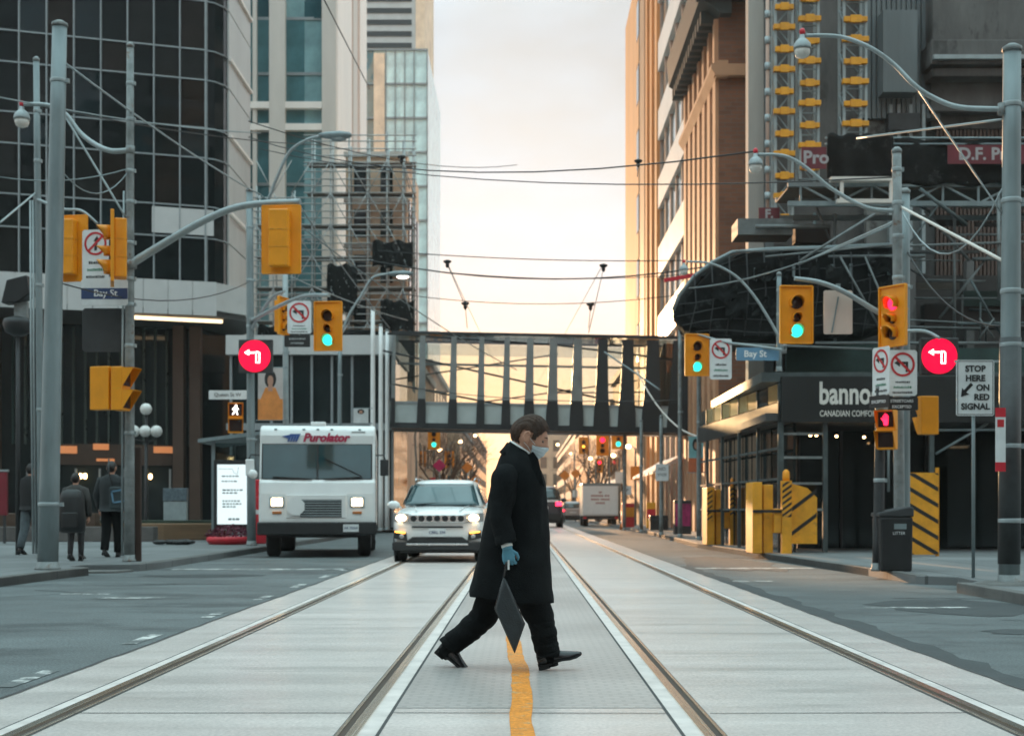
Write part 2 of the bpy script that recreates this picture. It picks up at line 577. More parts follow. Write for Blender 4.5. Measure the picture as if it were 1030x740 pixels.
# painted marks
mb = MB()
pts = []
for i in range(64):
    yy = 2.5 + i * 0.18
    c = 0.02 - 0.045 * max(0, (yy - 6.5) / 3.0) + 0.012 * math.sin(yy * 1.5 + 1) + 0.005 * math.sin(yy * 4.3)
    pts.append((c, yy))
k = len(pts)
vs = [(p[0] - 0.055 + random.uniform(-0.004, 0.004), p[1], 0.0082) for p in pts] + [(p[0] + 0.055 + random.uniform(-0.004, 0.004), p[1], 0.0082) for p in pts]
mb.add(vs, [(i, i + k, i + k + 1, i + 1) for i in range(k - 1)])
struct(mb.build('yellow_centre_line', M['mark_yellow'], fix=False))
mb = MB()
def quad(x0, y0, x1, y1, sk=0.0):
    mb.add([(x0, y0, 0.004), (x1, y0 + sk, 0.004), (x1, y1 + sk, 0.004), (x0, y1, 0.004)], [(0, 1, 2, 3)])
yy = 5.6
while yy < 24:
    quad(-3.05, yy, -2.94, yy + 0.85)
    yy += 2.62
quad(-4.95, 16.4, -4.15, 16.6)
quad(-5.6, 17.2, -5.0, 17.35)
quad(-6.0, 24.2, -2.95, 24.6)
quad(2.95, 20.2, 3.6, 20.5)
quad(2.95, 24.6, 5.1, 25.0)
quad(3.6, 14.8, 4.7, 14.98)
quad(4.9, 12.2, 5.6, 12.4)
struct(mb.build('white_road_marking', M['mark_white'], fix=False))
mb = MB()
def blot(cx, cy, rx, ry, n=18, z=0.0035):
    mb.add([(cx + rx * math.cos(2 * math.pi * j / n) * random.uniform(0.75, 1.1), cy + ry * math.sin(2 * math.pi * j / n) * random.uniform(0.75, 1.1), z) for j in range(n)], [list(range(n))])
vs, fs = [], []
yy = 5.0
pl = []
while yy < 26:
    pl.append((2.87, 3.06 + random.uniform(-0.05, 0.07), yy))
    yy += 0.3
k = len(pl)
mb.add([(a, t, 0.0042) for a, b, t in pl] + [(b, t, 0.0042) for a, b, t in pl], [(i, i + k, i + k + 1, i + 1) for i in range(k - 1)])
blot(4.6, 15.0, 0.9, 1.3)
blot(4.4, 11.9, 0.5, 0.35)
blot(3.9, 27.0, 0.9, 4.0)
blot(-5.6, 13.2, 0.6, 0.25)
blot(-4.9, 22.0, 1.0, 0.5)
for q in range(9):                                   # cracks sealed with tar
    cx, cy = random.choice([(-5, 12), (-4.4, 9), (4.3, 13), (5, 18), (-5.5, 18)])
    ang = random.uniform(-0.6, 0.6)
    p0 = Vector((cx + random.uniform(-0.8, 0.8), cy + random.uniform(-2, 2)))
    line = [p0]
    for s_ in range(7):
        ang += random.uniform(-0.4, 0.4)
        line.append(line[-1] + Vector((math.cos(ang), math.sin(ang))) * random.uniform(0.12, 0.3))
    k = len(line)
    mb.add([(p.x, p.y, 0.0048) for p in line] + [(p.x, p.y + random.uniform(0.02, 0.06), 0.0048) for p in line], [(i, i + 1, i + k + 1, i + k) for i in range(k - 1)])
struct(mb.build('road_patches', M['patch'], fix=False))
# sidewalks: slab with a kerb stone along the road
def walk(name, outline, kerb, m_in):
    mb = MB()
    mb.mat(0).prism(outline, -0.1, 0.12)
    mb.mat(1)
    for i in range(len(kerb) - 1):
        a, b = Vector(kerb[i]), Vector(kerb[i + 1])
        d = (b - a).normalized()
        nrm = Vector((-d.y, d.x)) * m_in
        q = [a, b, b + nrm * 0.16, a + nrm * 0.16]
        mb.prism([(v.x, v.y) for v in q], -0.1, 0.128)
    return struct(mb.build(name, [M['sidewalk'], M['kerb']], bev=0.012))
walk('sidewalk', [(-6.95, 12), (-6.95, 18), (-6.85, 21.0), (-6.75, 22.2), (-7.2, 22.6), (-7.2, 23.4), (-6.35, 23.7), (-6.25, 25), (-6.3, 60), (-6.3, 500), (-70, 500), (-70, 12)],
     [(-6.95, 12), (-6.95, 18), (-6.85, 21.0), (-6.75, 22.2)], 1)
k2 = MB()
for a, b in (((-6.36, 23.72), (-6.26, 25)), ((-6.26, 25.0), (-6.31, 60)), ((-6.31, 60), (-6.31, 200))):
    a, b = Vector(a), Vector(b)
    k2.prism([(a.x, a.y), (b.x, b.y), (b.x - 0.16, b.y), (a.x - 0.16, a.y)][::1], -0.1, 0.129)
k2.prism([(-7.2, 22.7), (-6.55, 22.9), (-6.4, 23.5), (-7.2, 23.35)], -0.05, 0.035)
struct(k2.build('kerb', M['kerb'], bev=0.01))
walk('sidewalk', [(5.55, 12), (5.55, 17.6), (5.8, 18.0), (5.9, 19.2), (5.45, 19.6), (5.38, 22), (5.0, 30), (4.72, 38), (5.3, 60), (5.6, 500), (70, 500), (70, 12)],
     [(5.55, 17.6), (5.55, 12)], -1)
k3 = MB()
for a, b in (((5.45, 19.62), (5.38, 22)), ((5.38, 22), (5.0, 30)), ((5.0, 30), (4.72, 38)), ((4.72, 38), (5.3, 60)), ((5.3, 60), (5.6, 300))):
    k3.prism([a, b, (b[0] + 0.16, b[1]), (a[0] + 0.16, a[1])], -0.1, 0.127)
struct(k3.build('kerb', M['kerb'], bev=0.01))

# ---------------------------------------------------------------- buildings, left side
M['ga'] = facade_glass('dark curtain glass', (0.006, 0.0085, 0.009), 0.05, 0.12, 0.05)
M['ga2'] = facade_glass('dark curtain glass with drawn blind', (0.013, 0.0135, 0.013), 0.08, 0.12, 0.03)
M['ga4'] = facade_glass('dark curtain glass with painted brown reflection', (0.016, 0.012, 0.010), 0.06, 0.12, 0.06)  # brown tint stands in for warm reflections of old buildings
M['ga3'] = facade_glass('dark bluish curtain glass', (0.006, 0.014, 0.017), 0.04, 0.24, 0.07)
M['gb'] = facade_glass('blue tower glass', (0.07, 0.17, 0.19), 0.05, 1.0, 0.06)
M['gb2'] = facade_glass('tower glass with painted sky reflection', (0.20, 0.34, 0.36), 0.06, 1.0, 0.08)  # pale tint stands in for patches of reflected sky
M['gb3'] = facade_glass('deep blue tower glass', (0.025, 0.075, 0.09), 0.05, 1.0, 0.06)
M['gc'] = facade_glass('pale blue glass', (0.55, 0.74, 0.77), 0.12, 0.6, 0.02)
M['gd'] = facade_glass('shop glass', (0.012, 0.018, 0.019), 0.06, 0.4, 0.01)
M['mull'] = mat('aluminium mullion', (0.26, 0.29, 0.30), 0.45, 0.3, 0.12, 3)
M['panel'] = mat('grey metal panel', (0.50, 0.505, 0.49), 0.5, 0.15, 0.12, 0.7, stretch=(1, 1, 0.3))
M['panel_lt'] = mat('pale fascia panel', (0.50, 0.50, 0.49), 0.5, 0.0, 0.08, 0.9)
M['bronze'] = mat('bronze cladding', (0.075, 0.046, 0.031), 0.5, 0.2, 0.25, 0.8)
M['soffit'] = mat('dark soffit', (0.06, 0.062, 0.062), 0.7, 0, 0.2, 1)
M['pier'] = mat('pale stone pier', (0.62, 0.57, 0.52), 0.7, 0, 0.1, 0.6, stretch=(1, 1, 0.2))
M['pier_wh'] = mat('white stone pier', (0.86, 0.79, 0.73), 0.6, 0, 0.06, 0.6, stretch=(1, 1, 0.2))
M['pier_pk'] = mat('pinkish stone', (0.52, 0.36, 0.29), 0.7, 0, 0.1, 0.6)
M['masonry'] = mat('peach masonry', (0.84, 0.60, 0.43), 0.8, 0, 0.25, 0.5, 0.2, 12, dirt=((0.42, 0.28, 0.19), 0.8, 0.62))
M['net'] = mat('black debris netting', (0.010, 0.011, 0.011), 0.9, 0, 0.7, 1.6, 1.0, 5, spec=0.15, dirt=((0.042, 0.046, 0.045), 2.6, 0.57))
M['scaf'] = mat('scaffold tube', (0.42, 0.44, 0.44), 0.5, 0.4, 0.25, 3, dirt=((0.25, 0.15, 0.08), 2, 0.68))
M['deck'] = mat('scaffold deck', (0.10, 0.09, 0.075), 0.8, 0, 0.3, 2)

def pane_grid(root, o, u, n, us, zs, m, tilt=0.006, name='window', t=0.03, alt=()):
    """glass panes between the lines us (along u from o) and zs, each an object of its own"""
    cache = {}
    rz = math.atan2(u.y, u.x)
    for i in range(len(us) - 1):
        for j in range(len(zs) - 1):
            w, h = round(us[i + 1] - us[i], 3), round(zs[j + 1] - zs[j], 3)
            if (w, h) not in cache:
                cache[(w, h)] = MB().box(-w / 2, w / 2, -t, 0, -h / 2, h / 2).mesh(name, m)
            ob = bpy.data.objects.new(name, cache[(w, h)])
            COL.objects.link(ob)
            if alt and random.random() < 0.5:                 # some panes get another tint or a painted reflection
                ob.material_slots[0].link = 'OBJECT'
                ob.material_slots[0].material = random.choice(alt)
            ob.parent = root
            c = o + u * (us[i] + us[i + 1]) / 2 + n * 0.02
            ob.location = (c.x, c.y, (zs[j] + zs[j + 1]) / 2)
            ob.rotation_euler = (random.uniform(-tilt, tilt), 0, rz + random.uniform(-tilt, tilt))

# A: dark curtain-wall tower with a rounded corner over a recessed lobby
A0 = Vector((-14.2, 64.0, 0))
ua, na = Vector((0.947, 0.321, 0)), Vector((0.321, -0.947, 0))
A = thing('office_tower', 'dark glass office tower with slim grey mullions over a pale canopy at left', 'building', A0)
mA = MB()
L = lambda t, d=0: Vector((0, 0, 0)) + ua * t - na * d           # local point: along the facade, depth into it
c1, c2 = L(0.35, 0.06), Vector((0.62, 0.95, 0))
foot = [L(-26), L(0), L(0.42, 0.12), Vector((0.66, 0.75, 0)), Vector((0.72, 1.2, 0)), Vector((0.72, 6.5, 0)), Vector((-22, 6.5, 0))]
mA.prism([(p.x, p.y) for p in foot], 11.05, 46)
mA.build('wall', M['ga'], A)
zrow = [11.1, 13.2, 14.62, 16.8, 18.15, 20.3, 21.65, 23.85, 25.2, 27.4, 28.75]
ucol = [-1.13 * k for k in range(9, -1, -1)]
pane_grid(A, L(0), ua, na, ucol, zrow, M['ga'], 0.012, alt=(M['ga2'], M['ga3'], M['ga4'], M['ga4']))
pb = [L(-2.35) + na * 0.1, L(0.35, 0.05) + na * 0.1]
MB().bar((pb[0].x, pb[0].y, 13.9), (pb[1].x, pb[1].y, 13.9), 0.12, 1.15).build('pale_panel', M['panel_lt'], A)
for k in range(22):
    p = L(-1.13 * k) + na * 0.09
    MB().bar((p.x, p.y, 11.05), (p.x, p.y, 46), 0.055, 0.14).build('mullion', M['mull'], A)
zz = list(zrow)
while zz[-1] < 44:
    zz += [zz[-1] + 2.2, zz[-1] + 3.55]
for z in zz:
    a, b = L(-26) + na * 0.075, L(0) + na * 0.075
    MB().bar((a.x, a.y, z), (b.x, b.y, z), 0.11, 0.062).build('transom', M['mull'], A)
    cb = MB()
    cb.tube([(L(0) + na * 0.06)[:2] + (z,), (L(0.42, 0.1) + na * 0.05)[:2] + (z,), (0.70, 0.75, z), (0.76, 1.2, z)], 0.035, 6)
    cb.build('corner_transom', M['mull'], A)
mp_ = MB()                                                   # metal side wall along the street
y0 = 1.25
for z0, z1 in zip(zz[:-1], zz[1:]):
    mp_.box(0.70, 0.80, y0, 6.45, z0 + 0.03, z1 - 0.03)
mp_.build('side_panelling', M['panel'], A, bev=0.01)
for z in zz[::2]:
    MB().box(0.74, 0.92, 1.25, 6.45, z - 0.07, z + 0.07).build('ledge', M['pier_wh'], A)
MB().bar((0.0 + 0.03, -0.02, 11.05), (0.03, -0.02, 46), 0.12, 0.12).build('mullion', M['mull'], A)
# canopy fascia with a prow
fz0, fz1 = 9.55, 11.04
pA = [L(-9.1) + na * 1.4, L(0.3) + na * 1.4, L(1.9) + na * 0.2, Vector((1.3, 4.5, 0)), Vector((0.5, 6, 0)), L(-9.1, 4)]
mc = MB()
mc.prism([(p.x, p.y) for p in pA], fz0 + 0.25, fz1 - 0.02)
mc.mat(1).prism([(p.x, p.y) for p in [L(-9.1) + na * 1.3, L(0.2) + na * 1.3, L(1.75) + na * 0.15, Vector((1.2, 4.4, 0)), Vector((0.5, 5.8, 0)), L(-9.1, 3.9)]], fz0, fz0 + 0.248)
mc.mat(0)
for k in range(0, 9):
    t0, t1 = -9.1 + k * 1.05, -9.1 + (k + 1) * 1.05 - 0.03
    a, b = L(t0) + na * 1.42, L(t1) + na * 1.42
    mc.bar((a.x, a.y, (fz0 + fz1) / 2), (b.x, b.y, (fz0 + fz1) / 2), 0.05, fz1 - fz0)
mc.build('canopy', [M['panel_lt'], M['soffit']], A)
mc = MB()
q0, q1 = L(-26) + na * 2.2, L(-8.95) + na * 2.2
mc.bar((q0.x, q0.y, 9.75), (q1.x, q1.y, 9.75), 0.2, 2.55)
mc.prism([(p.x, p.y) for p in [L(-26) + na * 2.1, L(-8.95) + na * 2.1, L(-8.95, 3), L(-26, 3)]], 8.5, 8.75)
mc.build('canopy', M['panel_lt'], A)
MB().bar(tuple(L(-3.2) + na * 0.6 + Vector((0, 0, 9.45))), tuple(L(0.7) + na * 0.4 + Vector((0, 0, 9.45))), 0.16, 0.14).build('strip_lamp', M['strip_warm'], A)
# lobby wall of dark glass with green fins, set back
lw = MB()
lw.prism([(p.x, p.y) for p in [L(-8.9, 3.2), L(0.2, 3.2), Vector((0.4, 6.4, 0)), L(-8.9, 8)]], 0, 9.5)
lw.build('lobby_wall', M['gd'], A)
M['fin'] = mat('green glass fin', (0.03, 0.06, 0.055), 0.3, 0, 0.2, 2)
for k in range(16):
    p = L(-8.2 + k * 0.52, 3.12)
    MB().bar((p.x, p.y, 4.0), (p.x, p.y, 9.4), 0.1, 0.12).build('fin', M['fin'], A)
lb = MB()
a, b = L(-7.2, 3.1), L(-1.2, 3.1)
lb.bar((a.x, a.y, 3.55), (b.x, b.y, 3.55), 0.25, 0.95)
lb.build('lobby_beam', M['bronze'], A)
fr = Matrix.Translation(L(-4.6, 2.9) + Vector((0, 0, 3.72))) @ Matrix.Rotation(math.atan2(ua.y, ua.x), 4, 'Z') @ FACE
for t, zc, w, h in ((-6.3, 3.75, 1.7, 0.34), (-4.4, 3.9, 0.7, 0.28), (-1.6, 3.8, 0.9, 0.3), (-4.2, 3.3, 0.8, 0.12)):
    p = L(t, 2.93)
    MB().bar((p - ua * w / 2 + Vector((0, 0, zc)))[:], (p + ua * w / 2 + Vector((0, 0, zc)))[:], 0.06, h).build('lit_sign_strip', glow('dim shop sign', (0.9, 0.33, 0.12), 0.22), A)
for t in (-6.6, -5.3, -5.1, -2.2):
    p = L(t, 2.9)
    MB().ell((p.x, p.y, 2.55), (0.09, 0.09, 0.14), 8, 6).build('wall_lamp', M['lamp_warm'], A)
for t, m_ in ((-10.0, 'bronze'), (-0.2, 'bronze'), (-0.95, 'bronze'), (-9.0, 'bronze')):
    p = L(t, 2.2)
    MB().bar((p.x, p.y, 0), (p.x, p.y, 9.5), 0.5, 0.5).build('column', M[m_], A)
bw = MB()
for k in range(12):
    for j in range(4):
        a, b = L(-9.3 - 1.3 * k - 1.25, 1.5), L(-9.3 - 1.3 * k, 1.5)
        bw.bar((a.x, a.y, 1.6 + 1.9 * j), (b.x, b.y, 1.6 + 1.9 * j), 0.1, 1.84)
bw.build('bronze_panelling', M['bronze'], A)
for k in range(7):
    p = L(-7.6 + k * 1.05, 2.95)
    MB().bar((p.x, p.y, 0.12), (p.x, p.y, 2.9), 0.09, 0.09).build('door_frame', M['mull'], A)
struct(MB().prism([(-34, 44), (-12.2, 47), (-10.6, 62), (-14, 64), (-34, 64)], 0.1, 0.165).build('plaza_paving', M['sidewalk']))

# L: podium that carries the left end of the bridge
Lx0, Lx1, LY = -15.2, -6.75, 74.0
Lb = thing('shopping_podium', 'low glazed podium at the left end of the footbridge, behind the delivery van', 'building', (Lx0, LY, 0))
m_ = MB().box(0, Lx1 - Lx0, 0.3, 9.0, 0, 9.9)
m_.build('wall', M['gd'], Lb)
MB().box(-0.2, Lx1 - Lx0 + 0.1, -0.25, 9.0, 9.05, 10.05).build('roof_band', M['panel_lt'], Lb)
MB().box(-0.2, Lx1 - Lx0 + 0.05, -0.12, 0.3, 5.15, 5.5).build('floor_band', M['mull'], Lb)
for k in range(9):
    x = k * 1.05
    MB().box(x - 0.06, x + 0.06, 0.05, 0.32, 0.1, 9.05).build('mullion', M['mull'], Lb)
pane_grid(Lb, Vector((0, 0.28, 0)), Vector((1, 0, 0)), Vector((0, -1, 0)), [1.05 * k for k in range(9)], [0.6, 2.9, 5.1, 7.2, 9.0], M['gd'], 0.004)
Lb.scale = (0.845,) * 3
Lb.location = (Lx0 * 0.845 + 0.1, 62.4, 0.15)
MB().box(1.2, 3.4, 0.1, 0.25, 1.0, 2.6).build('shop_display', glow('shop interior', (0.9, 0.45, 0.2), 0.10), Lb)

# D: old masonry block behind scaffolding, and the scaffolding itself
DY = 86.0
Db = thing('masonry_building', 'peach masonry building behind scaffolding, above the left end of the footbridge', 'building', (-10.6, DY, 0))
MB().box(0, 3.7, 0, 10, 0, 22.6).build('wall', M['masonry'], Db)
for k in range(2):
    for j in range(5):
        x = 0.5 + k * 1.6
        z = 9.2 + j * 2.75
        MB().box(x, x + 0.75, -0.04, 0.1, z, z + 1.7).build('window', M['gd'], Db)
for j in range(6):
    MB().box(-0.1, 3.8, -0.18, 0.02, 8.55 + j * 2.75, 8.85 + j * 2.75).build('stone_band', M['pier'], Db)
for k in range(4):
    MB().box(3.7, 3.78, 1.2 + 2.2 * k, 2.2 + 2.2 * k, 9, 20).build('window', M['gd'], Db)
Sc = thing('scaffolding', 'dense tube scaffolding wrapped round the peach masonry building', 'scaffolding', (-15.7, DY - 1.6, 0))
sx = [0, 1.0, 2.1, 3.3, 4.4, 5.5, 6.6, 7.75, 8.7, 9.3]
lifts = [10.2, 12.2, 14.2, 16.0, 17.9, 19.8, 21.6]
for i, x in enumerate(sx):
    top = 22.9 if i > 2 else 19.5
    for yy in (0, 1.1):
        MB().tube([(x, yy, 8), (x, yy, top + random.uniform(-0.4, 0.9))], 0.05, 6).build('standard', M['scaf'], Sc)
for z in lifts:
    x0 = 0 if z < 19 else 3.0
    for dz in (0, 0.4, 0.8, 1.25, 1.6):
        MB().tube([(x0 - 0.2, -0.05, z + dz), (9.5, -0.05, z + dz)], 0.036, 6).build('ledger', M['scaf'], Sc)
    MB().box(x0, 9.4, 0.05, 1.05, z - 0.1, z - 0.03).build('deck', M['deck'], Sc)
    if z < 20:
        for k in range(0, 9, 1):
            s_ = random.choice((1, -1))
            x = sx[k]
            x2 = sx[k + 1]
            MB().tube([(x, -0.08, z if s_ > 0 else z + 1.9), (x2, -0.08, z + 1.9 if s_ > 0 else z)], 0.03, 6).build('brace', M['scaf'], Sc)
for (x0, x1, z0, z1) in ((0.2, 9.35, 8.6, 11.6), (7.5, 9.35, 11.6, 13.4), (4.2, 6.0, 12.6, 15.5), (6.9, 9.3, 15.4, 16.9), (0.1, 2.0, 10.4, 11.9)):
    g = MB()
    nx, nzv = 14, 8
    vs = [(x0 + (x1 - x0) * i / nx, -0.14 + 0.09 * math.sin(i * 1.7 + j) + random.uniform(-0.03, 0.03), z0 + (z1 - z0) * j / nzv + 0.1 * math.sin(i * 0.9)) for j in range(nzv + 1) for i in range(nx + 1)]
    g.add(vs, [(j * (nx + 1) + i, j * (nx + 1) + i + 1, (j + 1) * (nx + 1) + i + 1, (j + 1) * (nx + 1) + i) for j in range(nzv) for i in range(nx)], True)
    ob = g.build('netting', M['net'], Sc)
    so = ob.modifiers.new('Solidify', 'SOLIDIFY')
    so.thickness = 0.02

# B: tower of pale piers and blue glass strips
BY = 95.0
bx = lambda px: (px - VX) / F * BY
B = thing('piered_tower', 'tall tower of pale stone piers and blue glass strips left of the open sky', 'building', (bx(248), BY, 0))
o = bx(248)
MB().box(-3, bx(338) - o - 0.02, 0.45, 18, 0, 64).build('wall', M['pier'], B)
for a, b, d in ((254, 258, 0.0), (271, 287, -0.15), (324, 338, -0.15), (233, 248, -0.1)):
    MB().box(bx(a) - o, bx(b) - o, d, 0.5, 0, 64).build('pier', M['pier'], B)
zfl = [8.0 + 3.7 * k for k in range(11)]
for a, b in ((248, 254), (258, 271), (287, 324)):
    w = bx(b) - bx(a)
    ncol = 2 if w > 2 else 1
    pane_grid(B, Vector((bx(a) - o, 0.4, 0)), Vector((1, 0, 0)), Vector((0, -1, 0)), [w * i / ncol for i in range(ncol + 1)], zfl, M['gb'], 0.03, alt=(M['gb2'], M['gb2'], M['gb3']))
    for z in zfl:
        MB().box(bx(a) - o, bx(b) - o, 0.3, 0.46, z - 0.1, z + 0.1).build('floor_edge', M['mull'], B)
for py in (106, 128):
    z = P(300, py, BY).z
    MB().box(0, bx(324) - o, -0.12, 0.42, z - 0.22, z + 0.22).build('stone_band', M['pier_wh'], B)
xs = bx(338) - o
for y0, y1, m_, d in ((0, 8.0, 'pier_wh', 0.1), (8.0, 9.3, 'pier_pk', 0.02), (9.3, 12, 'pier', 0.06), (12, 13.4, 'pier_pk', 0.02), (13.4, 18, 'pier_wh', 0.1)):
    MB().box(xs - 0.02, xs + d, y0, y1, 0, 64).build('side_pier', M[m_], B)

# C: pale glass block and the banded tower behind it
CY = 150.0
cx = lambda px: (px - VX) / F * CY
Cb = thing('glass_block', 'pale blue glass office block at the left edge of the open sky', 'building', (cx(355), CY, 0))
o = cx(355)
zt = P(400, 50, CY).z
MB().box(0, cx(430) - o, 0.3, 24, 0, zt).build('wall', M['gc'], Cb)
zs = [zt - 3.6 * k for k in range(9)][::-1]
pane_grid(Cb, Vector((cx(388) - o, 0.25, 0)), Vector((1, 0, 0)), Vector((0, -1, 0)), [0, 1.55, 3.1, cx(430) - cx(388)], zs, M['gc'], 0.02)
MB().box(cx(376) - o, cx(387) - o, -0.1, 0.3, 8, zt - 0.4).build('stone_strip', M['masonry'], Cb)
pane_grid(Cb, Vector((cx(366) - o, 0.25, 0)), Vector((1, 0, 0)), Vector((0, -1, 0)), [0, cx(376) - cx(366)], zs, M['gb'], 0.02)
for z in zs:
    MB().box(cx(366) - o, cx(430) - o + 0.02, -0.02, 0.26, z - 0.09, z + 0.09).build('floor_edge', M['mull'], Cb)
for px in (388, 397.5, 407, 416.5, 429.7):
    MB().box(cx(px) - o - 0.06, cx(px) - o + 0.06, -0.02, 0.26, 8, zt).build('mullion', M['mull'], Cb)
TY = 190.0
tx = lambda px: (px - VX) / F * TY
T2 = thing('banded_tower', 'grey tower with dark horizontal louvre bands rising behind the pale glass block', 'building', (tx(355), TY, 0))
o = tx(355)
MB().box(0, tx(418) - o, 0.2, 20, 0, 95).build('wall', M['panel_lt'], T2)
MB().box(tx(418) - o + 0.01, tx(427) - o, 0, 20, 0, 95).build('corner_pier', M['masonry'], T2)
z = P(400, 48, TY).z
while z < 94:
    MB().box(0, tx(414) - o, 0.05, 0.22, z, z + 0.65).build('louvre_band', M['dark'], T2)
    z += 1.55

# footbridge over the street
GY = 72.7
gx = lambda px: (px - VX) / F * GY
Br = thing('footbridge', 'glazed covered footbridge with dark tapering posts spanning the street', 'footbridge', (gx(392), GY, 5.2))
o = gx(392)
W = gx(694) - o
M['br_post'] = mat('grey bridge post', (0.21, 0.225, 0.22), 0.45, 0.2, 0.2, 0.8)
M['br_dark'] = mat('dark bridge panel', (0.028, 0.032, 0.034), 0.5, 0.2, 0.2, 0.8)
M['br_grey'] = mat('grey bridge spandrel', (0.40, 0.45, 0.44), 0.5, 0.1, 0.15, 0.8)
M['br_glass'] = glass('bridge glass', (0.90, 0.92, 0.90), 0.9)
M['br_frost'] = glass('frosted bridge glass', (0.80, 0.84, 0.86), 0.9)
MB().box(0, W, 0.02, 3.8, 0, 0.28).build('deck', M['br_dark'], Br)
MB().box(0, W, -0.06, 3.9, 4.86, 4.92).build('roof', M['br_frost'], Br)
for yy in (-0.03, 3.82):
    MB().box(0, W, yy - 0.05, yy + 0.05, 4.80, 4.95).build('roof_edge', M['br_dark'], Br)
MB().box(0, W, 0, 0.1, 0.28, 1.25).build('spandrel', M['br_grey'], Br)
MB().box(0, W, 3.65, 3.75, 0.28, 1.25).build('spandrel', M['br_grey'], Br)
MB().box(0, W, -0.05, 0.12, 1.25, 1.36).build('sill', M['mull'], Br)
MB().box(0, W, 3.66, 3.78, 3.6, 3.72).build('transom', M['mull'], Br)
posts = [(395, 4), (423.7, 7.5), (455, 7.5), (483, 7), (508.5, 7.5), (531.7, 9), (555, 10.5), (579.5, 11.5), (604.7, 13.5), (630, 15), (655, 17), (683, 21)]
for i in range(len(posts) - 1):
    a, b = gx(posts[i][0]) - o, gx(posts[i + 1][0]) - o
    MB().box(a, b, 0.04, 0.055, 1.36, 4.72).build('window', M['br_glass'], Br)
    MB().box(a, b, 3.70, 3.715, 1.36, 4.72).build('window', M['br_glass'], Br)
for px, w in posts:
    x = gx(px) - o
    w = w / F * GY / 2
    MB().prism([(x - w * 1.12, 0.0), (x + w * 1.12, 0.0), (x + w * 1.12, 1.1), (x + w * 0.95, 2.0), (x + w * 0.7, 4.72), (x - w * 0.7, 4.72), (x - w * 0.95, 2.0), (x - w * 1.12, 1.1)], -0.12, 0.02, 'y').build('post', M['br_post'] if px < 590 else M['br_dark'], Br)
    MB().prism([(x - w * 1.25, 0.0), (x + w * 1.25, 0.0), (x + w * 1.15, 1.05), (x + w * 0.95, 1.5), (x - w * 0.95, 1.5), (x - w * 1.15, 1.05)], -0.135, -0.122, 'y').build('post_foot', M['black'], Br)
def gp(px, py, y):
    q = P(px, py, GY + y)
    return (q.x - gx(392), y, q.z - 5.2)
for a, b, yy in (((380, 352), (650, 406), -0.02), ((388, 335.5), (560, 344), -0.03), ((560, 344), (694, 358), -0.03), ((394, 386), (505, 405), -0.02), ((394, 382), (560, 353), 3.4), ((470, 405), (640, 378), 3.4), ((560, 392), (694, 388), 3.4)):
    MB().tube([gp(*a, yy), gp(*b, yy)], 0.05 if yy < 0 else 0.04, 6).build('brace', M['br_dark'], Br)
MB().prism([(gx(640) - o, 0.3), (W, 0.3), (W, 4.7), (gx(668) - o, 4.7), (gx(655) - o, 2.2)], 1.2, 1.35, 'y').build('end_wall', M['br_dark'], Br)
MB().tube([(0.1, -0.1, -0.06), (W, -0.1, -0.06)], 0.05, 6).build('drip_edge', M['bronze'], Br)
MB().box(0, W, 0.02, 0.035, 3.75, 4.72).build('frosted_band', M['br_frost'], Br)
Br.rotation_euler = (0, R(1.1), 0)
Br.scale = (0.839,) * 3
Br.location = (gx(392) * 0.839, 61.0, 4.53)

# unseen blocks added behind the camera to cut sky light and darken the tower reflections
M['back1'] = mat('grey stone of unseen block', (0.16, 0.15, 0.14), 0.8, 0, 0.2, 0.4)
for x0, x1, y0, y1, h, lab in ((-62, -16, -130, -8, 26, 'unseen grey stone office block added behind the camera on the left side'), (15, 60, -130, -8, 42, 'unseen grey stone office block added behind the camera on the right side')):
    t = thing('unseen_office_block', lab, 'building', ((x0 + x1) / 2, (y0 + y1) / 2, 0))
    w, d = (x1 - x0) / 2, (y1 - y0) / 2
    MB().box(-w, w, -d, d, 0, h).build('wall', M['back1'], t)
    for k in range(8):
        for j in range(4):
            xx = -w + 2 + k * (2 * w - 2) / 8
            MB().box(xx, xx + 3.2, d - 0.05, d + 0.06, 4 + j * 6.2, 8 + j * 6.2).build('window', M['gd'], t)
    MB().box(-w - 0.5, w + 0.5, -d - 0.5, d + 0.5, h, h + 1.2).build('cornice', M['back1'], t)
# ---------------------------------------------------------------- buildings, right side
M['tan'] = mat('tan render', (0.55, 0.29, 0.14), 0.8, 0, 0.12, 0.4, stretch=(1, 1, 0.3))
M['tan2'] = mat('orange brick render', (0.60, 0.27, 0.10), 0.75, 0, 0.25, 0.22, stretch=(1, 1, 0.6))
M['brown'] = mat('brown spandrel', (0.30, 0.19, 0.12), 0.7, 0, 0.2, 0.5)
M['spandrel'] = mat('white spandrel', (0.80, 0.76, 0.72), 0.45, 0, 0.05, 0.6)
M['brickG'] = brick('reddish brown brick', (0.30, 0.12, 0.065), (0.22, 0.09, 0.052), (0.20, 0.14, 0.11))
M['stoneG'] = mat('warm stone trim', (0.52, 0.27, 0.15), 0.7, 0, 0.15, 0.7)
M['shed_steel'] = mat('dark teal shed steel', (0.07, 0.088, 0.09), 0.5, 0.2, 0.3, 4)
M['scaf_r'] = mat('dull scaffold tube', (0.15, 0.165, 0.165), 0.55, 0.3, 0.35, 3, dirt=((0.15, 0.09, 0.05), 2, 0.62))
M['copper'] = mat('dark green cornice', (0.028, 0.042, 0.042), 0.6, 0, 0.3, 0.8)
FX = 7.24
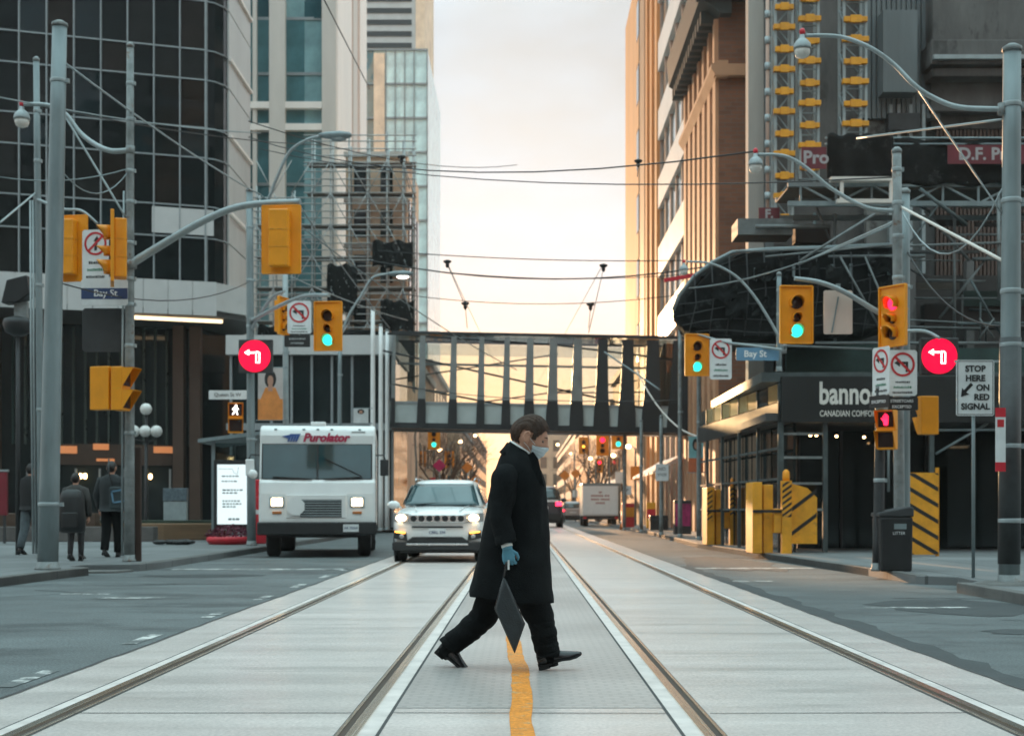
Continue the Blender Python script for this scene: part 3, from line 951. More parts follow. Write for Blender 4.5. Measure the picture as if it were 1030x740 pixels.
# G: brick warehouse with a cornice
G = thing('brick_warehouse', 'reddish brick building with tall stone pilasters under a dark overhanging cornice', 'building', (FX, 52.0, 0))
MB().box(0, 9, 0, 10.4, 0, 21.5).build('wall', M['brickG'], G)
MB().prism([(-0.12, 16.75), (-0.32, 17.05), (-0.32, 17.2), (-0.05, 17.35), (0.3, 17.35), (0.3, 16.75)], -0.3, 10.42, 'y').build('ledge', M['stoneG'], G)
MB().box(-0.2, 3.2, -0.32, 0.02, 16.8, 17.22).build('ledge', M['stoneG'], G)
co = MB()
co.prism([(0.0, 19.0), (-0.35, 19.3), (-0.75, 19.55), (-0.85, 20.6), (0.4, 20.9), (0.4, 19.0)], -0.5, 10.42, 'y')
co.prism([(-0.85, 19.55), (4, 19.55), (4, 20.7), (-0.85, 20.7)], -0.85, -0.02, 'y')
co.build('cornice', M['copper'], G)
for k in range(14):
    y = 0.35 + k * 0.74
    MB().box(-0.62, -0.06, y, y + 0.3, 18.9, 19.35).build('bracket', M['copper'], G)
for k in range(7):
    y = 0.1 + k * 1.55
    MB().box(-0.12, 0.02, y, y + 0.75, 0, 16.8).build('pilaster', M['stoneG'], G)
    MB().box(-0.15, 0.02, y + 0.05, y + 0.55, 17.3, 19.0).build('pilaster', M['stoneG'], G)
    if k < 6:
        for z in (3.0, 6.6, 10.2, 13.4):
            MB().box(-0.05, 0.03, y + 0.72, y + 1.45, z, z + 2.5).build('window', M['gd'], G)
        MB().box(-0.05, 0.03, y + 0.72, y + 1.45, 17.5, 18.7).build('window', M['gd'], G)
# F: white spandrel block
Fb = thing('banded_office', 'office block with bright white spandrel bands beyond the brick building', 'building', (FX, 62.5, 0))
MB().box(0.25, 12, 0, 12.6, 0, 44).build('wall', M['brown'], Fb)
z = 6.0
while z < 43:
    MB().box(0, 0.3, 0, 12.6, z, z + 1.55).build('spandrel', M['spandrel'], Fb)
    for k in range(5):
        MB().box(0.2, 0.27, 0.25 + k * 2.5, 2.45 + k * 2.5, z + 1.6, z + 3.55).build('window', M['gb'], Fb)
    z += 3.62
for k in range(6):
    MB().box(0.12, 0.3, k * 2.5 - 0.08 + 0.1, k * 2.5 + 0.22, 0, 44).build('mullion', M['pier_pk'], Fb)
# E2, E1: orange towers at the edge of the sky
E2 = thing('orange_tower', 'narrow bright orange tower right behind the white banded office block', 'building', (FX + 0.1, 75.3, 0))
MB().box(0, 9, 0, 8.2, 0, 33).build('wall', M['tan2'], E2)
for k in range(3):
    MB().box(-0.14, 0.02, 0.2 + 2.9 * k, 1.2 + 2.9 * k, 0, 32.5).build('pilaster', M['tan2'], E2)
for j in range(8):
    MB().box(-0.03, 0.03, 1.5, 2.6, 5 + 3.4 * j, 6.6 + 3.4 * j).build('window', M['brown'], E2)
E1 = thing('tan_tower', 'tan tower with one vertical column of dark windows, last before the open sky', 'building', (FX + 0.15, 83.6, 0))
MB().box(0, 10, 0, 17.0, 0, 35).build('wall', M['tan'], E1)
MB().box(-0.12, 0.02, 0.2, 5.8, 0, 34.6).build('brown_bay', M['brown'], E1)
for j in range(7):
    MB().box(-0.16, -0.1, 3.8, 5.4, 6.2 + 4.0 * j, 8.4 + 4.0 * j).build('window', M['gd'], E1)
    MB().box(-0.16, -0.1, 3.8, 5.4, 8.5 + 4.0 * j, 10.1 + 4.0 * j).build('window_sill', M['tan'], E1)

# H: old department store, panelled and stained, with a deep stepped cornice
HY = 42.0
hx = lambda px: (px - VX) / F * HY
M['h_pale'] = mat('weathered pale stone', (0.36, 0.34, 0.31), 0.8, 0, 0.2, 0.8, 0.1, 12, stretch=(1, 1, 0.2), dirt=((0.2, 0.19, 0.17), 1.5, 0.6))
M['h_panel'] = mat('grey ribbed panel', (0.13, 0.15, 0.155), 0.6, 0.1, 0.2, 0.8, stretch=(3, 3, 0.3))
M['h_stain'] = mat('stained concrete', (0.19, 0.19, 0.18), 0.85, 0, 0.2, 0.9, 0.2, 20, dirt=((0.07, 0.065, 0.06), 1.1, 0.55))
M['h_corr'] = mat('brown corrugated sheet', (0.10, 0.065, 0.052), 0.6, 0.1, 0.3, 1.5, stretch=(4, 4, 0.15))
M['h_stone'] = mat('old grey stone', (0.10, 0.097, 0.094), 0.8, 0, 0.4, 1.2, 0.3, 20, stretch=(1, 1, 0.35), dirt=((0.045, 0.043, 0.041), 1.4, 0.55))
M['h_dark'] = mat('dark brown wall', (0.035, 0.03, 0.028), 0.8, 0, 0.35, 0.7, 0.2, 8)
M['tarp'] = mat('dark green tarp', (0.02, 0.05, 0.045), 0.6, 0, 0.4, 1.3, 0.4, 5)
H = thing('department_store', 'old grey store building under restoration with ribbed panels and a deep stepped cornice', 'building', (hx(752), HY, 0))
o = hx(752)
MB().prism([(0.45, 0.6), (22, 0.6), (22, 9.9), (1.9, 9.9), (1.9, 1.0), (0.45, 1.0)], 0, 24).build('wall', M['h_stone'], H)
MB().box(0.02, 0.48, 0.0, 0.5, 0, 24).build('pilaster', M['h_pale'], H)
MB().box(0.5, 0.75, -0.12, 0.7, 0, 24).build('pilaster', M['h_panel'], H)
for px in range(868, 945, 5):
    x = hx(px) - o
    MB().box(x, x + 0.115, 0.1, 0.62, 12.6, 24).build('rib', M['h_panel'], H)
MB().box(hx(874) - o, hx(930) - o, 0.3, 0.62, 8, 12.58).build('stained_panel', M['h_stain'], H)
for px in (895, 903, 915, 928):
    x = hx(px) - o
    MB().box(x, x + 0.1, 0.05, 0.35, 8, 13).build('rib', M['steel_lt'], H)
MB().box(hx(884) - o, hx(918) - o, -0.5, 0.5, 13.2, 15.6).build('panel_box', M['h_panel'], H)
MB().box(hx(893) - o, hx(925) - o, -0.1, 0.4, 12.2, 12.7).build('louvre', M['dark'], H)
for px in range(946, 1100, 4):
    x = hx(px) - o
    MB().box(x, x + 0.075, 0.42, 0.62, 8, 12.4).build('corrugation', M['h_corr'], H)
for (x0, z0, z1, d) in ((940, 12.35, 12.75, 0.25), (935, 12.75, 13.6, 0.7), (931, 13.6, 13.85, 1.3), (928, 13.9, 14.6, 1.5), (932, 14.65, 24, 1.2)):
    MB().box(hx(x0) - o, 22, 0.6 - d, 0.7, z0, z1).build('cornice', M['h_stone'], H, bev=0.03)
MB().box(hx(929) - o, 22, -1.05, 0.7, 14.0, 14.12).build('cornice', M['steel_lt'], H)
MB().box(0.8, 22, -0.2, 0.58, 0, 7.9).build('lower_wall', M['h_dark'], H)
for k in range(10):
    x = 1.2 + 1.7 * k
    MB().box(x, x + 0.22, -0.55, -0.22, 0, 8.3).build('pier', M['h_stone'], H)
for k, (x, z, w, h) in enumerate(((1.0, 4.3, 3.2, 1.6), (5.0, 4.2, 3.0, 1.5), (8.6, 4.2, 5, 1.8))):
    MB().box(x, x + w, -0.75, -0.6, z, z + h).build('tarp', M['tarp'], H)

# hoist masts with yellow brackets climbing the store
def mast(px0, px1, Y, z0, z1, ph, label):
    a, b = P(px0, 0, Y).x, P(px1, 0, Y).x
    w = b - a
    t = thing('hoist_mast', label, 'hoist mast', (a, Y, z0), 0, 'hoist masts on the store')
    h = z1 - z0
    for x in (0, w):
        for yy in (0, w):
            MB().box(x - 0.035, x + 0.035, yy - 0.035, yy + 0.035, 0, h).build('rail', M['steel_lt'], t)
    n = int(h / 0.6)
    br = MB()
    for k in range(n):
        z = k * h / n
        z2 = (k + 1) * h / n
        s_ = (0, w) if k % 2 else (w, 0)
        br.bar((s_[0], 0, z), (s_[1], 0, z2), 0.03, 0.03)
        br.bar((s_[0], w, z), (s_[1], w, z2), 0.03, 0.03)
        br.bar((0, 0, z), (0, w, z2), 0.03, 0.03)
        br.bar((0, 0, z), (w, 0, z), 0.035, 0.035)
    br.build('lattice', M['steel'], t)
    z = ph
    k = 0
    while z < h:
        e = 0.04 if k % 2 else 0.0
        y_ = MB().box(-0.02 - e, w + 0.02 + e, -0.12, 0.04, z - 0.07, z + 0.07)
        y_.box(w * 0.25, w * 0.75, -0.16, -0.1, z - 0.11, z + 0.1)
        y_.build('bracket', M['byellow'], t, bev=0.01)
        z += 0.55 if k % 2 else 0.62
        k += 1
    return t
MY = 39.5
mast(780, 797, MY, 9.0, 17.5, 0.1, 'left hoist mast with many closely spaced yellow brackets')
mast(805, 823, MY, 10.2, 17.5, 0.3, 'middle hoist mast, nearest the red banner reading Pro')
mast(849, 871, MY, 10.9, 17.5, 0.2, 'right hoist mast standing above the black netted platform')
tp = thing('standpipe', 'thin white vertical pipe beside the left hoist mast', 'pipe', (P(772, 0, MY).x, MY, 8.6))
MB().tube([(0, 0, 0), (0, 0, 9)], 0.05, 8).build('pipe', M['pier_pk'], tp)
for k in range(12):
    MB().tube([(0, 0, 0.3 + k * 0.72), (0, 0, 0.5 + k * 0.72)], 0.085, 8).build('coupling', M['steel_lt'], tp)

# work platform with black netting and red banners
PY = 34.0
pz = lambda py: CH - (py - VY) / F * PY
qx = lambda px: (px - VX) / F * PY
pf = thing('work_platform', 'long steel work platform wrapped in black netting in front of the store', 'scaffold platform', (qx(805), PY, pz(205)))
o, zb = qx(805), pz(205)
Wp = 12.0
def cloth(x0, x1, z0, z1, y, amp, nx=22, nz_=10, yf=None):
    g = MB()
    vs = []
    for j in range(nz_ + 1):
        for i in range(nx + 1):
            u, v = i / nx, j / nz_
            vs.append((x0 + (x1 - x0) * u, y + amp * math.sin(u * 17 + v * 3) * (1 - 0.5 * v) + random.uniform(-0.012, 0.012), z0 + (z1 - z0) * v + 0.04 * math.sin(u * 23)))
    g.add(vs, [(j * (nx + 1) + i, j * (nx + 1) + i + 1, (j + 1) * (nx + 1) + i + 1, (j + 1) * (nx + 1) + i) for j in range(nz_) for i in range(nx)], True)
    return g
def solid(ob, t=0.015):
    so = ob.modifiers.new('Solidify', 'SOLIDIFY')
    so.thickness = t
    return ob
for a, b, z0, z1, yy in ((829, 895, 183, 139, -0.25), (899, 1060, 187, 141, 0.0)):
    solid(cloth(qx(a) - o, qx(b) - o, pz(z0) - zb, pz(z1) - zb, yy - 0.1, 0.05).build('netting', M['net'], pf))
for z, h in ((pz(205) - zb, 0.12), (pz(186) - zb, 0.1)):
    MB().box(-0.3, Wp, -0.05, 0.05, z - h / 2, z + h / 2).build('chord', M['steel'], pf)
    MB().box(-0.3, Wp, 1.6, 1.7, z - h / 2, z + h / 2).build('chord', M['steel'], pf)
xx = 0.0
k = 0
while xx < Wp - 1:
    if xx > 1.9 or True:
        z0, z1 = 0.0, pz(186) - zb
        MB().bar((xx, 0, z0 if k % 2 else z1), (xx + 0.85, 0, z1 if k % 2 else z0), 0.06, 0.05).build('web_brace', M['steel'], pf)
        MB().bar((xx, -0.02, z0), (xx, -0.02, z1), 0.05, 0.05).build('web_post', M['steel'], pf)
    xx += 0.85
    k += 1
MB().box(-0.3, Wp, 0.05, 1.6, pz(190) - zb, pz(188) - zb).build('deck', M['deck'], pf)
for px in (843, 892):
    MB().box(qx(px) - o - 0.04, qx(px) - o + 0.04, -0.42, -0.34, pz(207) - zb, pz(183) - zb).build('hanger', M['pier'], pf)
MB().box(qx(832) - o, qx(893) - o, -0.45, -0.2, pz(186) - zb, pz(182) - zb).build('edge_board', M['pier'], pf)
MB().box(qx(838) - o, qx(893) - o, -0.44, -0.3, pz(208) - zb, pz(204) - zb).build('chord', M['pier'], pf)
# two standing plates of wall tie, railings
for z in (140, 146):
    MB().tube([(qx(829) - o, -0.1, pz(z) - zb), (Wp, -0.1, pz(z) - zb)], 0.025, 6).build('guard_rail', M['steel'], pf)
M['ban_red'] = mat('faded red banner', (0.13, 0.018, 0.026), 0.7, 0, 0.25, 3)
M['ban_txt'] = mat('banner lettering', (0.36, 0.33, 0.33), 0.7)
def banner(px0, py0, px1, py1, Y, txt, size, tx, label, sub=False):
    a, b = P(px0, py1, Y), P(px1, py0, Y)
    w, h = b.x - a.x, b.z - a.z
    mb = MB().at(Matrix.Translation((0, 0, h / 2)) @ FACE)
    mb.box(-w / 2, w / 2, -h / 2, h / 2, 0, 0.012)
    mb.mat(1).text(txt, size, (tx, 0.0), 0.014, bold=0.012)
    if sub:
        mb.box(-w * 0.3, w * 0.3, -h * 0.75, -h * 0.68, 0.0, 0.014)
    ob = mb.build('banner', [M['ban_red'], M['ban_txt']])
    ob.location = ((a.x + b.x) / 2, Y, a.z)
    return tag(ob, label, 'banner', 'red banners on the scaffold')
banner(806, 148, 831, 170, 33.6, 'Pro', 0.42, 0.05, 'small red banner reading Pro beside the middle hoist mast')
banner(953, 146, 1045, 165, 33.7, 'D.F. Pro', 0.40, -0.15, 'long red banner on black netting reading D.F. Pro, partly behind the tall pole')
banner(763, 209, 784, 222, 35.5, 'F.', 0.30, 0.0, 'lower red banner reading F on the scaffold edge', False)
# lower scaffold levels: brackets, beams, boards
ls = thing('scaffold_frame', 'dark tangle of scaffold frames and beams between the netted platform and the shop sign', 'scaffolding', (6.2, 35.0, 3.9))
def lp(px, py, Y):
    q = P(px, py, Y)
    return (q.x - 6.2, q.y - 35.0, q.z - 3.9)
for a, b, Y, r in (((740, 253), (1040, 243), 33.5, 0.05), ((770, 258), (900, 246), 33.3, 0.035), ((760, 228), (835, 228), 34.5, 0.09), ((800, 200), (880, 200), 35, 0.06),
                   ((820, 205), (838, 250), 35, 0.05), ((880, 215), (805, 262), 33.2, 0.05), ((845, 258), (885, 330), 33.4, 0.04), ((870, 258), (905, 340), 33.4, 0.04), ((800, 252), (800, 345), 34, 0.05),
                   ((840, 215), (840, 345), 34.5, 0.06), ((960, 207), (960, 345), 34.5, 0.06), ((1010, 207), (1010, 345), 34.5, 0.06), ((910, 215), (910, 345), 35.5, 0.05), ((920, 300), (1040, 300), 34.8, 0.04), ((820, 345), (1040, 345), 33.8, 0.06),
                   ((955, 236), (1040, 236), 34.4, 0.05), ((930, 212), (975, 262), 34.4, 0.06), ((1000, 250), (945, 320), 34.6, 0.05), ((880, 320), (1040, 328), 34.0, 0.035), ((715, 345), (900, 352), 33.6, 0.05), ((985, 320), (1000, 340), 33.5, 0.03), ((1000, 320), (985, 340), 33.5, 0.03)):
    MB().tube([lp(*a, Y), lp(*b, Y)], r * 0.62, 8).build('tube', M['scaf_r'], ls)
for (px0, px1, py0, py1, Y) in ((800, 835, 226, 244, 35.0), (808, 880, 186, 204, 36.0), (930, 1040, 306, 330, 36.0)):
    a, b = lp(px0, py1, Y), lp(px1, py0, Y)
    MB().box(a[0], b[0], a[1], a[1] + 0.4, a[2], b[2]).build('board', M['h_dark'], ls)
MB().box(*[v for pr in zip(lp(742, 236, 34.6), lp(790, 228, 35.6)) for v in pr]).build('deck', M['scaf_r'], ls)

for k in range(34):                                        # the rest of the tangle: standards, ledgers, braces, boards
    Y = random.uniform(33.4, 36.5)
    px, py = random.uniform(745, 1035), random.uniform(185, 330)
    kind = random.random()
    if kind < 0.35:
        a, b = (px, py), (px + random.uniform(-1, 1), py + random.uniform(25, 110))
    elif kind < 0.7:
        a, b = (px, py), (px + random.uniform(30, 120), py + random.uniform(-2, 2))
    else:
        a, b = (px, py), (px + random.choice((-1, 1)) * random.uniform(20, 60), py + random.uniform(25, 60))
    b = (min(b[0], 1060), min(b[1], 344))
    if (Vector(b) - Vector(a)).length > 12:
        MB().tube([lp(*a, Y), lp(*b, Y)], random.choice((0.022, 0.03, 0.03, 0.045)), 6).build('tube', M[random.choice(('scaf_r', 'scaf_r', 'shed_steel', 'shed_steel'))], ls)
for k in range(9):
    Y = random.uniform(34.2, 36.5)
    a = lp(random.uniform(760, 1000), random.uniform(200, 335), Y)
    w_ = random.uniform(0.6, 2.2)
    MB().box(a[0], a[0] + w_, a[1], a[1] + 0.05, a[2], a[2] + random.uniform(0.08, 0.5)).build('board', M[random.choice(('h_dark', 'deck', 'tarp', 'net'))], ls)
# bulging black net canopy leaning out over the road
cn = thing('net_canopy', 'bulging black debris net canopy leaning out over the street above the shed', 'netting', (5.5, 36, 5.0))
sil = [(677, 312), (683, 297), (698, 278), (716, 264), (736, 254), (770, 251), (830, 249), (900, 246), (900, 330), (860, 338), (800, 342), (740, 343), (712, 340), (692, 331), (681, 321)]
g = MB()
rings = []
for k, Y in enumerate((33.8, 34.0, 35.5, 37.5, 39.5, 41.0)):
    sc = (0.93, 1, 1.0, 0.99, 0.97, 0.93)[k]
    ring = []
    cx0, cy0 = 800, 300
    for i in range(len(sil)):
        for s_ in range(4):
            a, b = sil[i], sil[(i + 1) % len(sil)]
            px, py = a[0] + (b[0] - a[0]) * s_ / 4, a[1] + (b[1] - a[1]) * s_ / 4
            q = P(cx0 + (px - cx0) * sc, cy0 + (py - cy0) * sc, 33.9)
            j = random.uniform(-0.035, 0.035)
            ring.append((q.x - 5.5 + j + 0.11 * max(0, Y - 34), Y - 36 + random.uniform(-0.06, 0.06), q.z - 5.0 + 0.07 * max(0, Y - 34) + random.uniform(-0.05, 0.05)))
    rings.append(ring)
g.loft(rings, True, True)
g.build('net', M['net'], cn)
e = MB()
e.tube([(P(px, py, 33.8).x - 5.5, -2.25, P(px, py, 33.8).z - 5.0) for px, py in ((677, 312), (683, 297), (698, 278), (716, 264), (736, 254), (770, 251), (830, 249), (900, 246))], 0.045, 6)
e.build('edge_tube', M['steel'], cn)
for k in range(9):
    x = P(745 + k * 18, 0, 36).x - 5.5
    MB().box(x - 0.03, x + 0.03, -2.3, -2.2, 1.45 + 0.02 * k, 1.75 + 0.02 * k).build('clip', M['steel'], cn)
for a, b in (((700, 300), (740, 292)), ((720, 320), (765, 300))):
    p, q = P(*a, 36), P(*b, 36)
    pass
cq = lambda px, py: (P(px, py, 33.75).x - 5.5, -2.3, P(px, py, 33.75).z - 5.0)
for k, (x0, y0, x1, y1) in enumerate(((690, 290, 880, 262), (682, 304, 890, 278), (680, 316, 895, 294), (686, 327, 890, 312), (700, 336, 880, 326))):
    pts = []
    for i in range(13):
        u = i / 12
        q = cq(x0 + (x1 - x0) * u, y0 + (y1 - y0) * u + 3 * math.sin(u * 9 + k))
        pts.append((q[0], q[1] + random.uniform(-0.03, 0.02), q[2]))
    MB().tube(pts, 0.012, 5).build('net_seam', M['dark'], cn)
for k in range(11):
    px = 698 + k * 17.5
    top = 276 - min(22, k * 9)
    MB().tube([cq(px, top), cq(px + 2, (top + 338) / 2 + random.uniform(-3, 3)), cq(px - 4 + random.uniform(-3, 3), 338)], 0.014, 5).build('net_seam', M['dark'], cn)
for k in range(14):                                         # loose flaps of sheeting
    px, py = random.uniform(695, 880), random.uniform(270, 325)
    q = cq(px, py)
    w_, h_ = random.uniform(0.25, 0.7), random.uniform(0.2, 0.5)
    f = MB()
    vs = [(q[0] + w_ * i / 4, q[1] - 0.03 - random.uniform(0, 0.09), q[2] + h_ * j / 3 + 0.08 * math.sin(i * 2 + k)) for j in range(4) for i in range(5)]
    f.add(vs, [(j * 5 + i, j * 5 + i + 1, (j + 1) * 5 + i + 1, (j + 1) * 5 + i) for j in range(3) for i in range(4)], False)
    solid(f.build('net_flap', M['net'], cn))
tb = thing('projecting_beam', 'thin red beam sticking out over the street from the black net canopy', 'beam', P(668, 282, 38))
MB().bar((0, 0, 0), (1.4, 0.1, 0.25), 0.1, 0.1).build('beam', M['red'], tb)

# sidewalk shed with the shop sign and glass band
sh = thing('sidewalk_shed', 'covered sidewalk shed with a dark sign band reading bannock over yellow barriers', 'shed', (5.48, 30.0, 0))
zb0, zb1 = 2.86, 3.82
M['shed_dark'] = mat('dark sign band', (0.009, 0.010, 0.010), 0.5, 0, 0.2, 1.2)
M['letter'] = mat('pale lettering', (0.66, 0.63, 0.58), 0.5)
su = Vector((-0.06, 1, 0)).normalized()
band = MB().box(0, 9, -0.12, 0.0, zb0, zb1)
mt = Matrix.Translation((0, -0.125, 0)) @ FACE
band.at(mt @ Matrix.Translation((0.78, 0, 0)) @ Matrix.Diagonal((0.735, 1.08, 1, 1))).mat(1)
band.text('bannock', 0.60, (0.0, 3.19), 0.004, bold=0.016, align='LEFT')
band.text('CANADIAN COMFORT FOOD', 0.165, (0.02, 2.81), 0.004, align='LEFT', bold=0.002)
band.build('sign_band', [M['shed_dark'], M['letter']], sh)
MB().box(-0.4, 9, 0.0, 8.0, zb1 - 0.1, zb1 + 0.1).build('deck', M['shed_steel'], sh)
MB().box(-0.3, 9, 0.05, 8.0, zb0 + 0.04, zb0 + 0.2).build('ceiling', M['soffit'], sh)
sb = Matrix(((su.x, su.y, 0, 0), (su.y, -su.x, 0, 0), (0, 0, 1, 0), (0, 0, 0, 1)))     # x along the street side
side = MB().at(sb).box(0.02, 9.2, -0.05, 0.05, zb0, zb0 + 0.42)
side.build('side_band', M['br_dark'], sh)
M['sun_refl'] = facade_glass('glass with painted gold reflection', (0.95, 0.55, 0.20), 0.12, 1.0, 0.004, 0.45)  # gold colour stands in for the reflection of orange-lit facades
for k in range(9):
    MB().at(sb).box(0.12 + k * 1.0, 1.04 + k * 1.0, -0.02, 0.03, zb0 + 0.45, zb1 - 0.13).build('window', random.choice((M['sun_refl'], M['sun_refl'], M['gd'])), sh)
    if k % 2 == 0:
        MB().at(sb).box(0.02 + k * 1.0, 0.10 + k * 1.0, -0.045, 0.03, 0.12, zb1 - 0.12).build('post', M['shed_steel'], sh)
    for z in (1.0, 1.65, 2.3):
        MB().at(sb).box(0.1 + k * 1.0, 1.02 + k * 1.0, -0.02, 0.02, z, z + 0.05).build('rail', M['shed_steel'], sh)
    if k < 8:
        MB().at(sb).box(0.12 + k, 1.0 + k, 0.3, 0.36, 0.12, zb0).build('shop_pane', M['gd'], sh)
for x in (0.02, 0.95, 3.2, 5.6, 7.9):
    MB().box(x - 0.05, x + 0.05, 0.02, 0.12, 0.12, zb0).build('post', M['shed_steel'], sh)
for z in (1.0, 1.55, 2.1, 2.6):
    MB().box(0.07, 0.9, 0.04, 0.09, z, z + 0.05).build('rail', M['steel_old'], sh)
MB().box(1.0, 9, 3.4, 3.6, 0.12, zb0).build('shop_wall', M['gd'], sh)
for k in range(8):
    MB().box(1.0 + k, 1.06 + k, 3.3, 3.42, 0.12, zb0).build('mullion', M['dark'], sh)
win = MB().at(Matrix.Translation((4.35, 2.28, 1.45)) @ FACE)
win.text("YES WE'RE", 0.19, (0, 0.2), 0, bold=0.004, align='LEFT')
win.text('OPEN', 0.42, (0, -0.12), 0, bold=0.012, align='LEFT')
win.build('window_lettering', mat('grey window lettering', (0.20, 0.20, 0.19), 0.7), sh)
MB().box(4.2, 6.6, 2.26, 2.30, 0.2, 2.5).build('shop_pane', M['gd'], sh)
for x, yy in ((0.75, 0.6), (0.88, 0.6), (1.4, 1.0), (2.1, 1.4), (2.9, 2.5)):
    MB().ell((x, yy, 2.62), (0.035, 0.035, 0.03), 8, 6).build('ceiling_lamp', M['lamp_warm'], sh)
MB().box(4.75, 5.2, 0.5, 0.58, 2.5, 2.55).build('ceiling_lamp', M['strip_warm'], sh)
for a, b in (((3.3, 0.1, 2.2), (4.4, 0.1, 2.85)), ((2.3, 0.1, 1.4), (2.3, 0.1, 2.85)), ((2.7, 0.2, 0.9), (2.75, 0.2, 2.85)), ((3.0, 0.05, 2.7), (6, 0.05, 2.72))):
    MB().tube([a, b], 0.03, 6).build('tube', M['steel'], sh)

# ---------------------------------------------------------------- far street under the bridge
M['far1'] = mat('far brick', (0.30, 0.15, 0.08), 0.8, 0, 0.25, 0.5)
M['far2'] = mat('far tan stone', (0.42, 0.27, 0.17), 0.8, 0, 0.2, 0.5)
M['far3'] = mat('far grey stone', (0.22, 0.20, 0.19), 0.8, 0, 0.2, 0.5)
def row(side, x, y0, y1, h, m, label, awn):
    t = thing('shop_building', label, 'building', (x, y0, 0), 0, 'low shops along the far street')
    s_ = side
    MB().box(min(0, s_ * 14), max(0, s_ * 14), 0, y1 - y0, 0, h).build('wall', m, t)
    MB().box(min(-s_ * 0.25, s_ * 14), max(-s_ * 0.25, s_ * 14), -0.2, y1 - y0, h, h + 0.5).build('cornice', M['far3'], t)
    n = max(2, int((y1 - y0) / 4))
    for k in range(n):
        yy = (k + 0.2) * (y1 - y0) / n
        d = (y1 - y0) / n * 0.55
        for z in (0.5,) + tuple(4.2 + 3 * j for j in range(int((h - 4) / 3))):
            MB().box(min(0, -s_ * 0.06), max(0, -s_ * 0.06), yy, yy + d, z, z + (2.3 if z < 1 else 1.6)).build('window', M['gd'], t)
    for k in range(4):
        z0 = 0.6 + 2.9 * k
        if z0 + 2 < h:
            for j in range(3):
                xx = s_ * (1.5 + 3.2 * j)
                MB().box(xx - 0.6, xx + 0.6, -0.06, 0.02, z0, z0 + 1.7).build('window', M['gd'], t)
    if awn:
        for k in range(n):
            yy = (k + 0.15) * (y1 - y0) / n
            d = (y1 - y0) / n * 0.6
            MB().prism([(0, 3.6), (-s_ * 1.3, 2.7), (-s_ * 1.3, 2.6), (0, 3.4)], yy, yy + d, 'y').build('awning', M['pier_wh'] if side > 0 else M['far2'], t)
row(-1, -7.3, 97, 118, 11, M['far2'], 'tan low shop building with awnings, nearest beyond the bridge on the left', True)
row(-1, -7.6, 118.5, 146, 13, M['far1'], 'brick shop building second beyond the bridge on the left', True)
row(-1, -7.6, 176, 225, 11, M['far2'], 'long pale shop building far off on the left side of the street', False)
row(-1, -8.0, 226, 330, 14, M['far1'], 'farthest brick shop building on the left side of the street', False)
row(1, 7.9, 101.5, 122, 11.5, M['far1'], 'brick shop building with pale awnings just beyond the bridge on the right', True)
row(1, 7.9, 122.5, 150, 10, M['far2'], 'tan shop building second beyond the bridge on the right', True)
row(1, 8.1, 150.5, 210, 11.5, M['far1'], 'long brick shop building far off on the right side of the street', False)
row(1, 8.4, 211, 330, 13, M['far3'], 'farthest grey shop building on the right side of the street', False)
# awnings low on F and G behind the bridge posts
aw = thing('shop_awning', 'row of pale slanted shop awnings low on the banded office block', 'awning', (FX, 63, 2.6))
for k in range(5):
    MB().prism([(0, 0.9), (-1.4, 0.1), (-1.4, 0.0), (0, 0.7)], k * 2.4, k * 2.4 + 1.7, 'y').build('awning_bay', M['pier_wh'], aw)
# bare street trees
M['bark'] = mat('bare bark', (0.11, 0.065, 0.04), 0.85, 0, 0.3, 4)
def branch(mb, p, d, r, l, depth):
    pts, rs = [p], [r]
    n = 3
    for i in range(n):
        d = (d + Vector((random.uniform(-0.22, 0.22), random.uniform(-0.22, 0.22), random.uniform(-0.08, 0.16)))).normalized()
        pts.append(pts[-1] + d * l / n)
        rs.append(r * (1 - 0.38 * (i + 1) / n))
    mb.tube(pts, rs, 5 if depth < 2 else 4, cap=False)
    if depth == 5:
        return
    for k in range(3 if depth < 3 else 2):
        a = random.uniform(0, 6.28)
        o_ = d.orthogonal().normalized()
        o_ = (Matrix.Rotation(a, 3, d) @ o_)
        nd = (d * 0.8 + o_ * random.uniform(0.45, 0.95) + Vector((0, 0, 0.12))).normalized()
        branch(mb, pts[-1] if k else pts[-2], nd, rs[-1] * 0.72, l * random.uniform(0.62, 0.82), depth + 1)
def tree(loc, h, label):
    t = thing('bare_tree', label, 'tree', loc, random.uniform(0, 6), 'bare street trees')
    tr = MB()
    tr.tube([(0, 0, 0), (0.04, 0.02, h * 0.16), (0, 0.05, h * 0.3)], [h * 0.022, h * 0.018, h * 0.015], 8)
    tr.build('trunk', M['bark'], t)
    cr = MB()
    for k in range(4):
        a = k * 1.6 + random.uniform(-0.3, 0.3)
        branch(cr, Vector((0, 0.05, h * 0.28)), Vector((math.cos(a) * 0.6, math.sin(a) * 0.6, 1)).normalized(), h * 0.010, h * 0.24, 1)
    cr.build('crown', M['bark'], t)
for (x, y, h, lab) in ((-4.9, 92, 8.0, 'bare tree standing nearest behind the white SUV, beyond the bridge'), (-4.6, 121, 9, 'bare tree leaning over the kerb far behind the walking man'), (5.7, 104, 8, 'small bare tree at the right kerb behind the white truck'), (-5.9, 98, 8.5, 'bare tree behind the walking man, left side just beyond the bridge'), (-5.6, 112, 9, 'second bare tree beyond the bridge on the left sidewalk'), (-5.2, 130, 9.5, 'third bare tree beyond the bridge on the left sidewalk'), (-5.4, 155, 10, 'farthest bare tree on the left sidewalk'),
                       (6.6, 118, 9, 'bare tree beyond the bridge on the right sidewalk'), (6.4, 140, 9.5, 'second bare tree beyond the bridge on the right sidewalk'), (6.2, 170, 10, 'farthest bare tree on the right sidewalk')):
    tree((x, y, 0.1), h, lab)
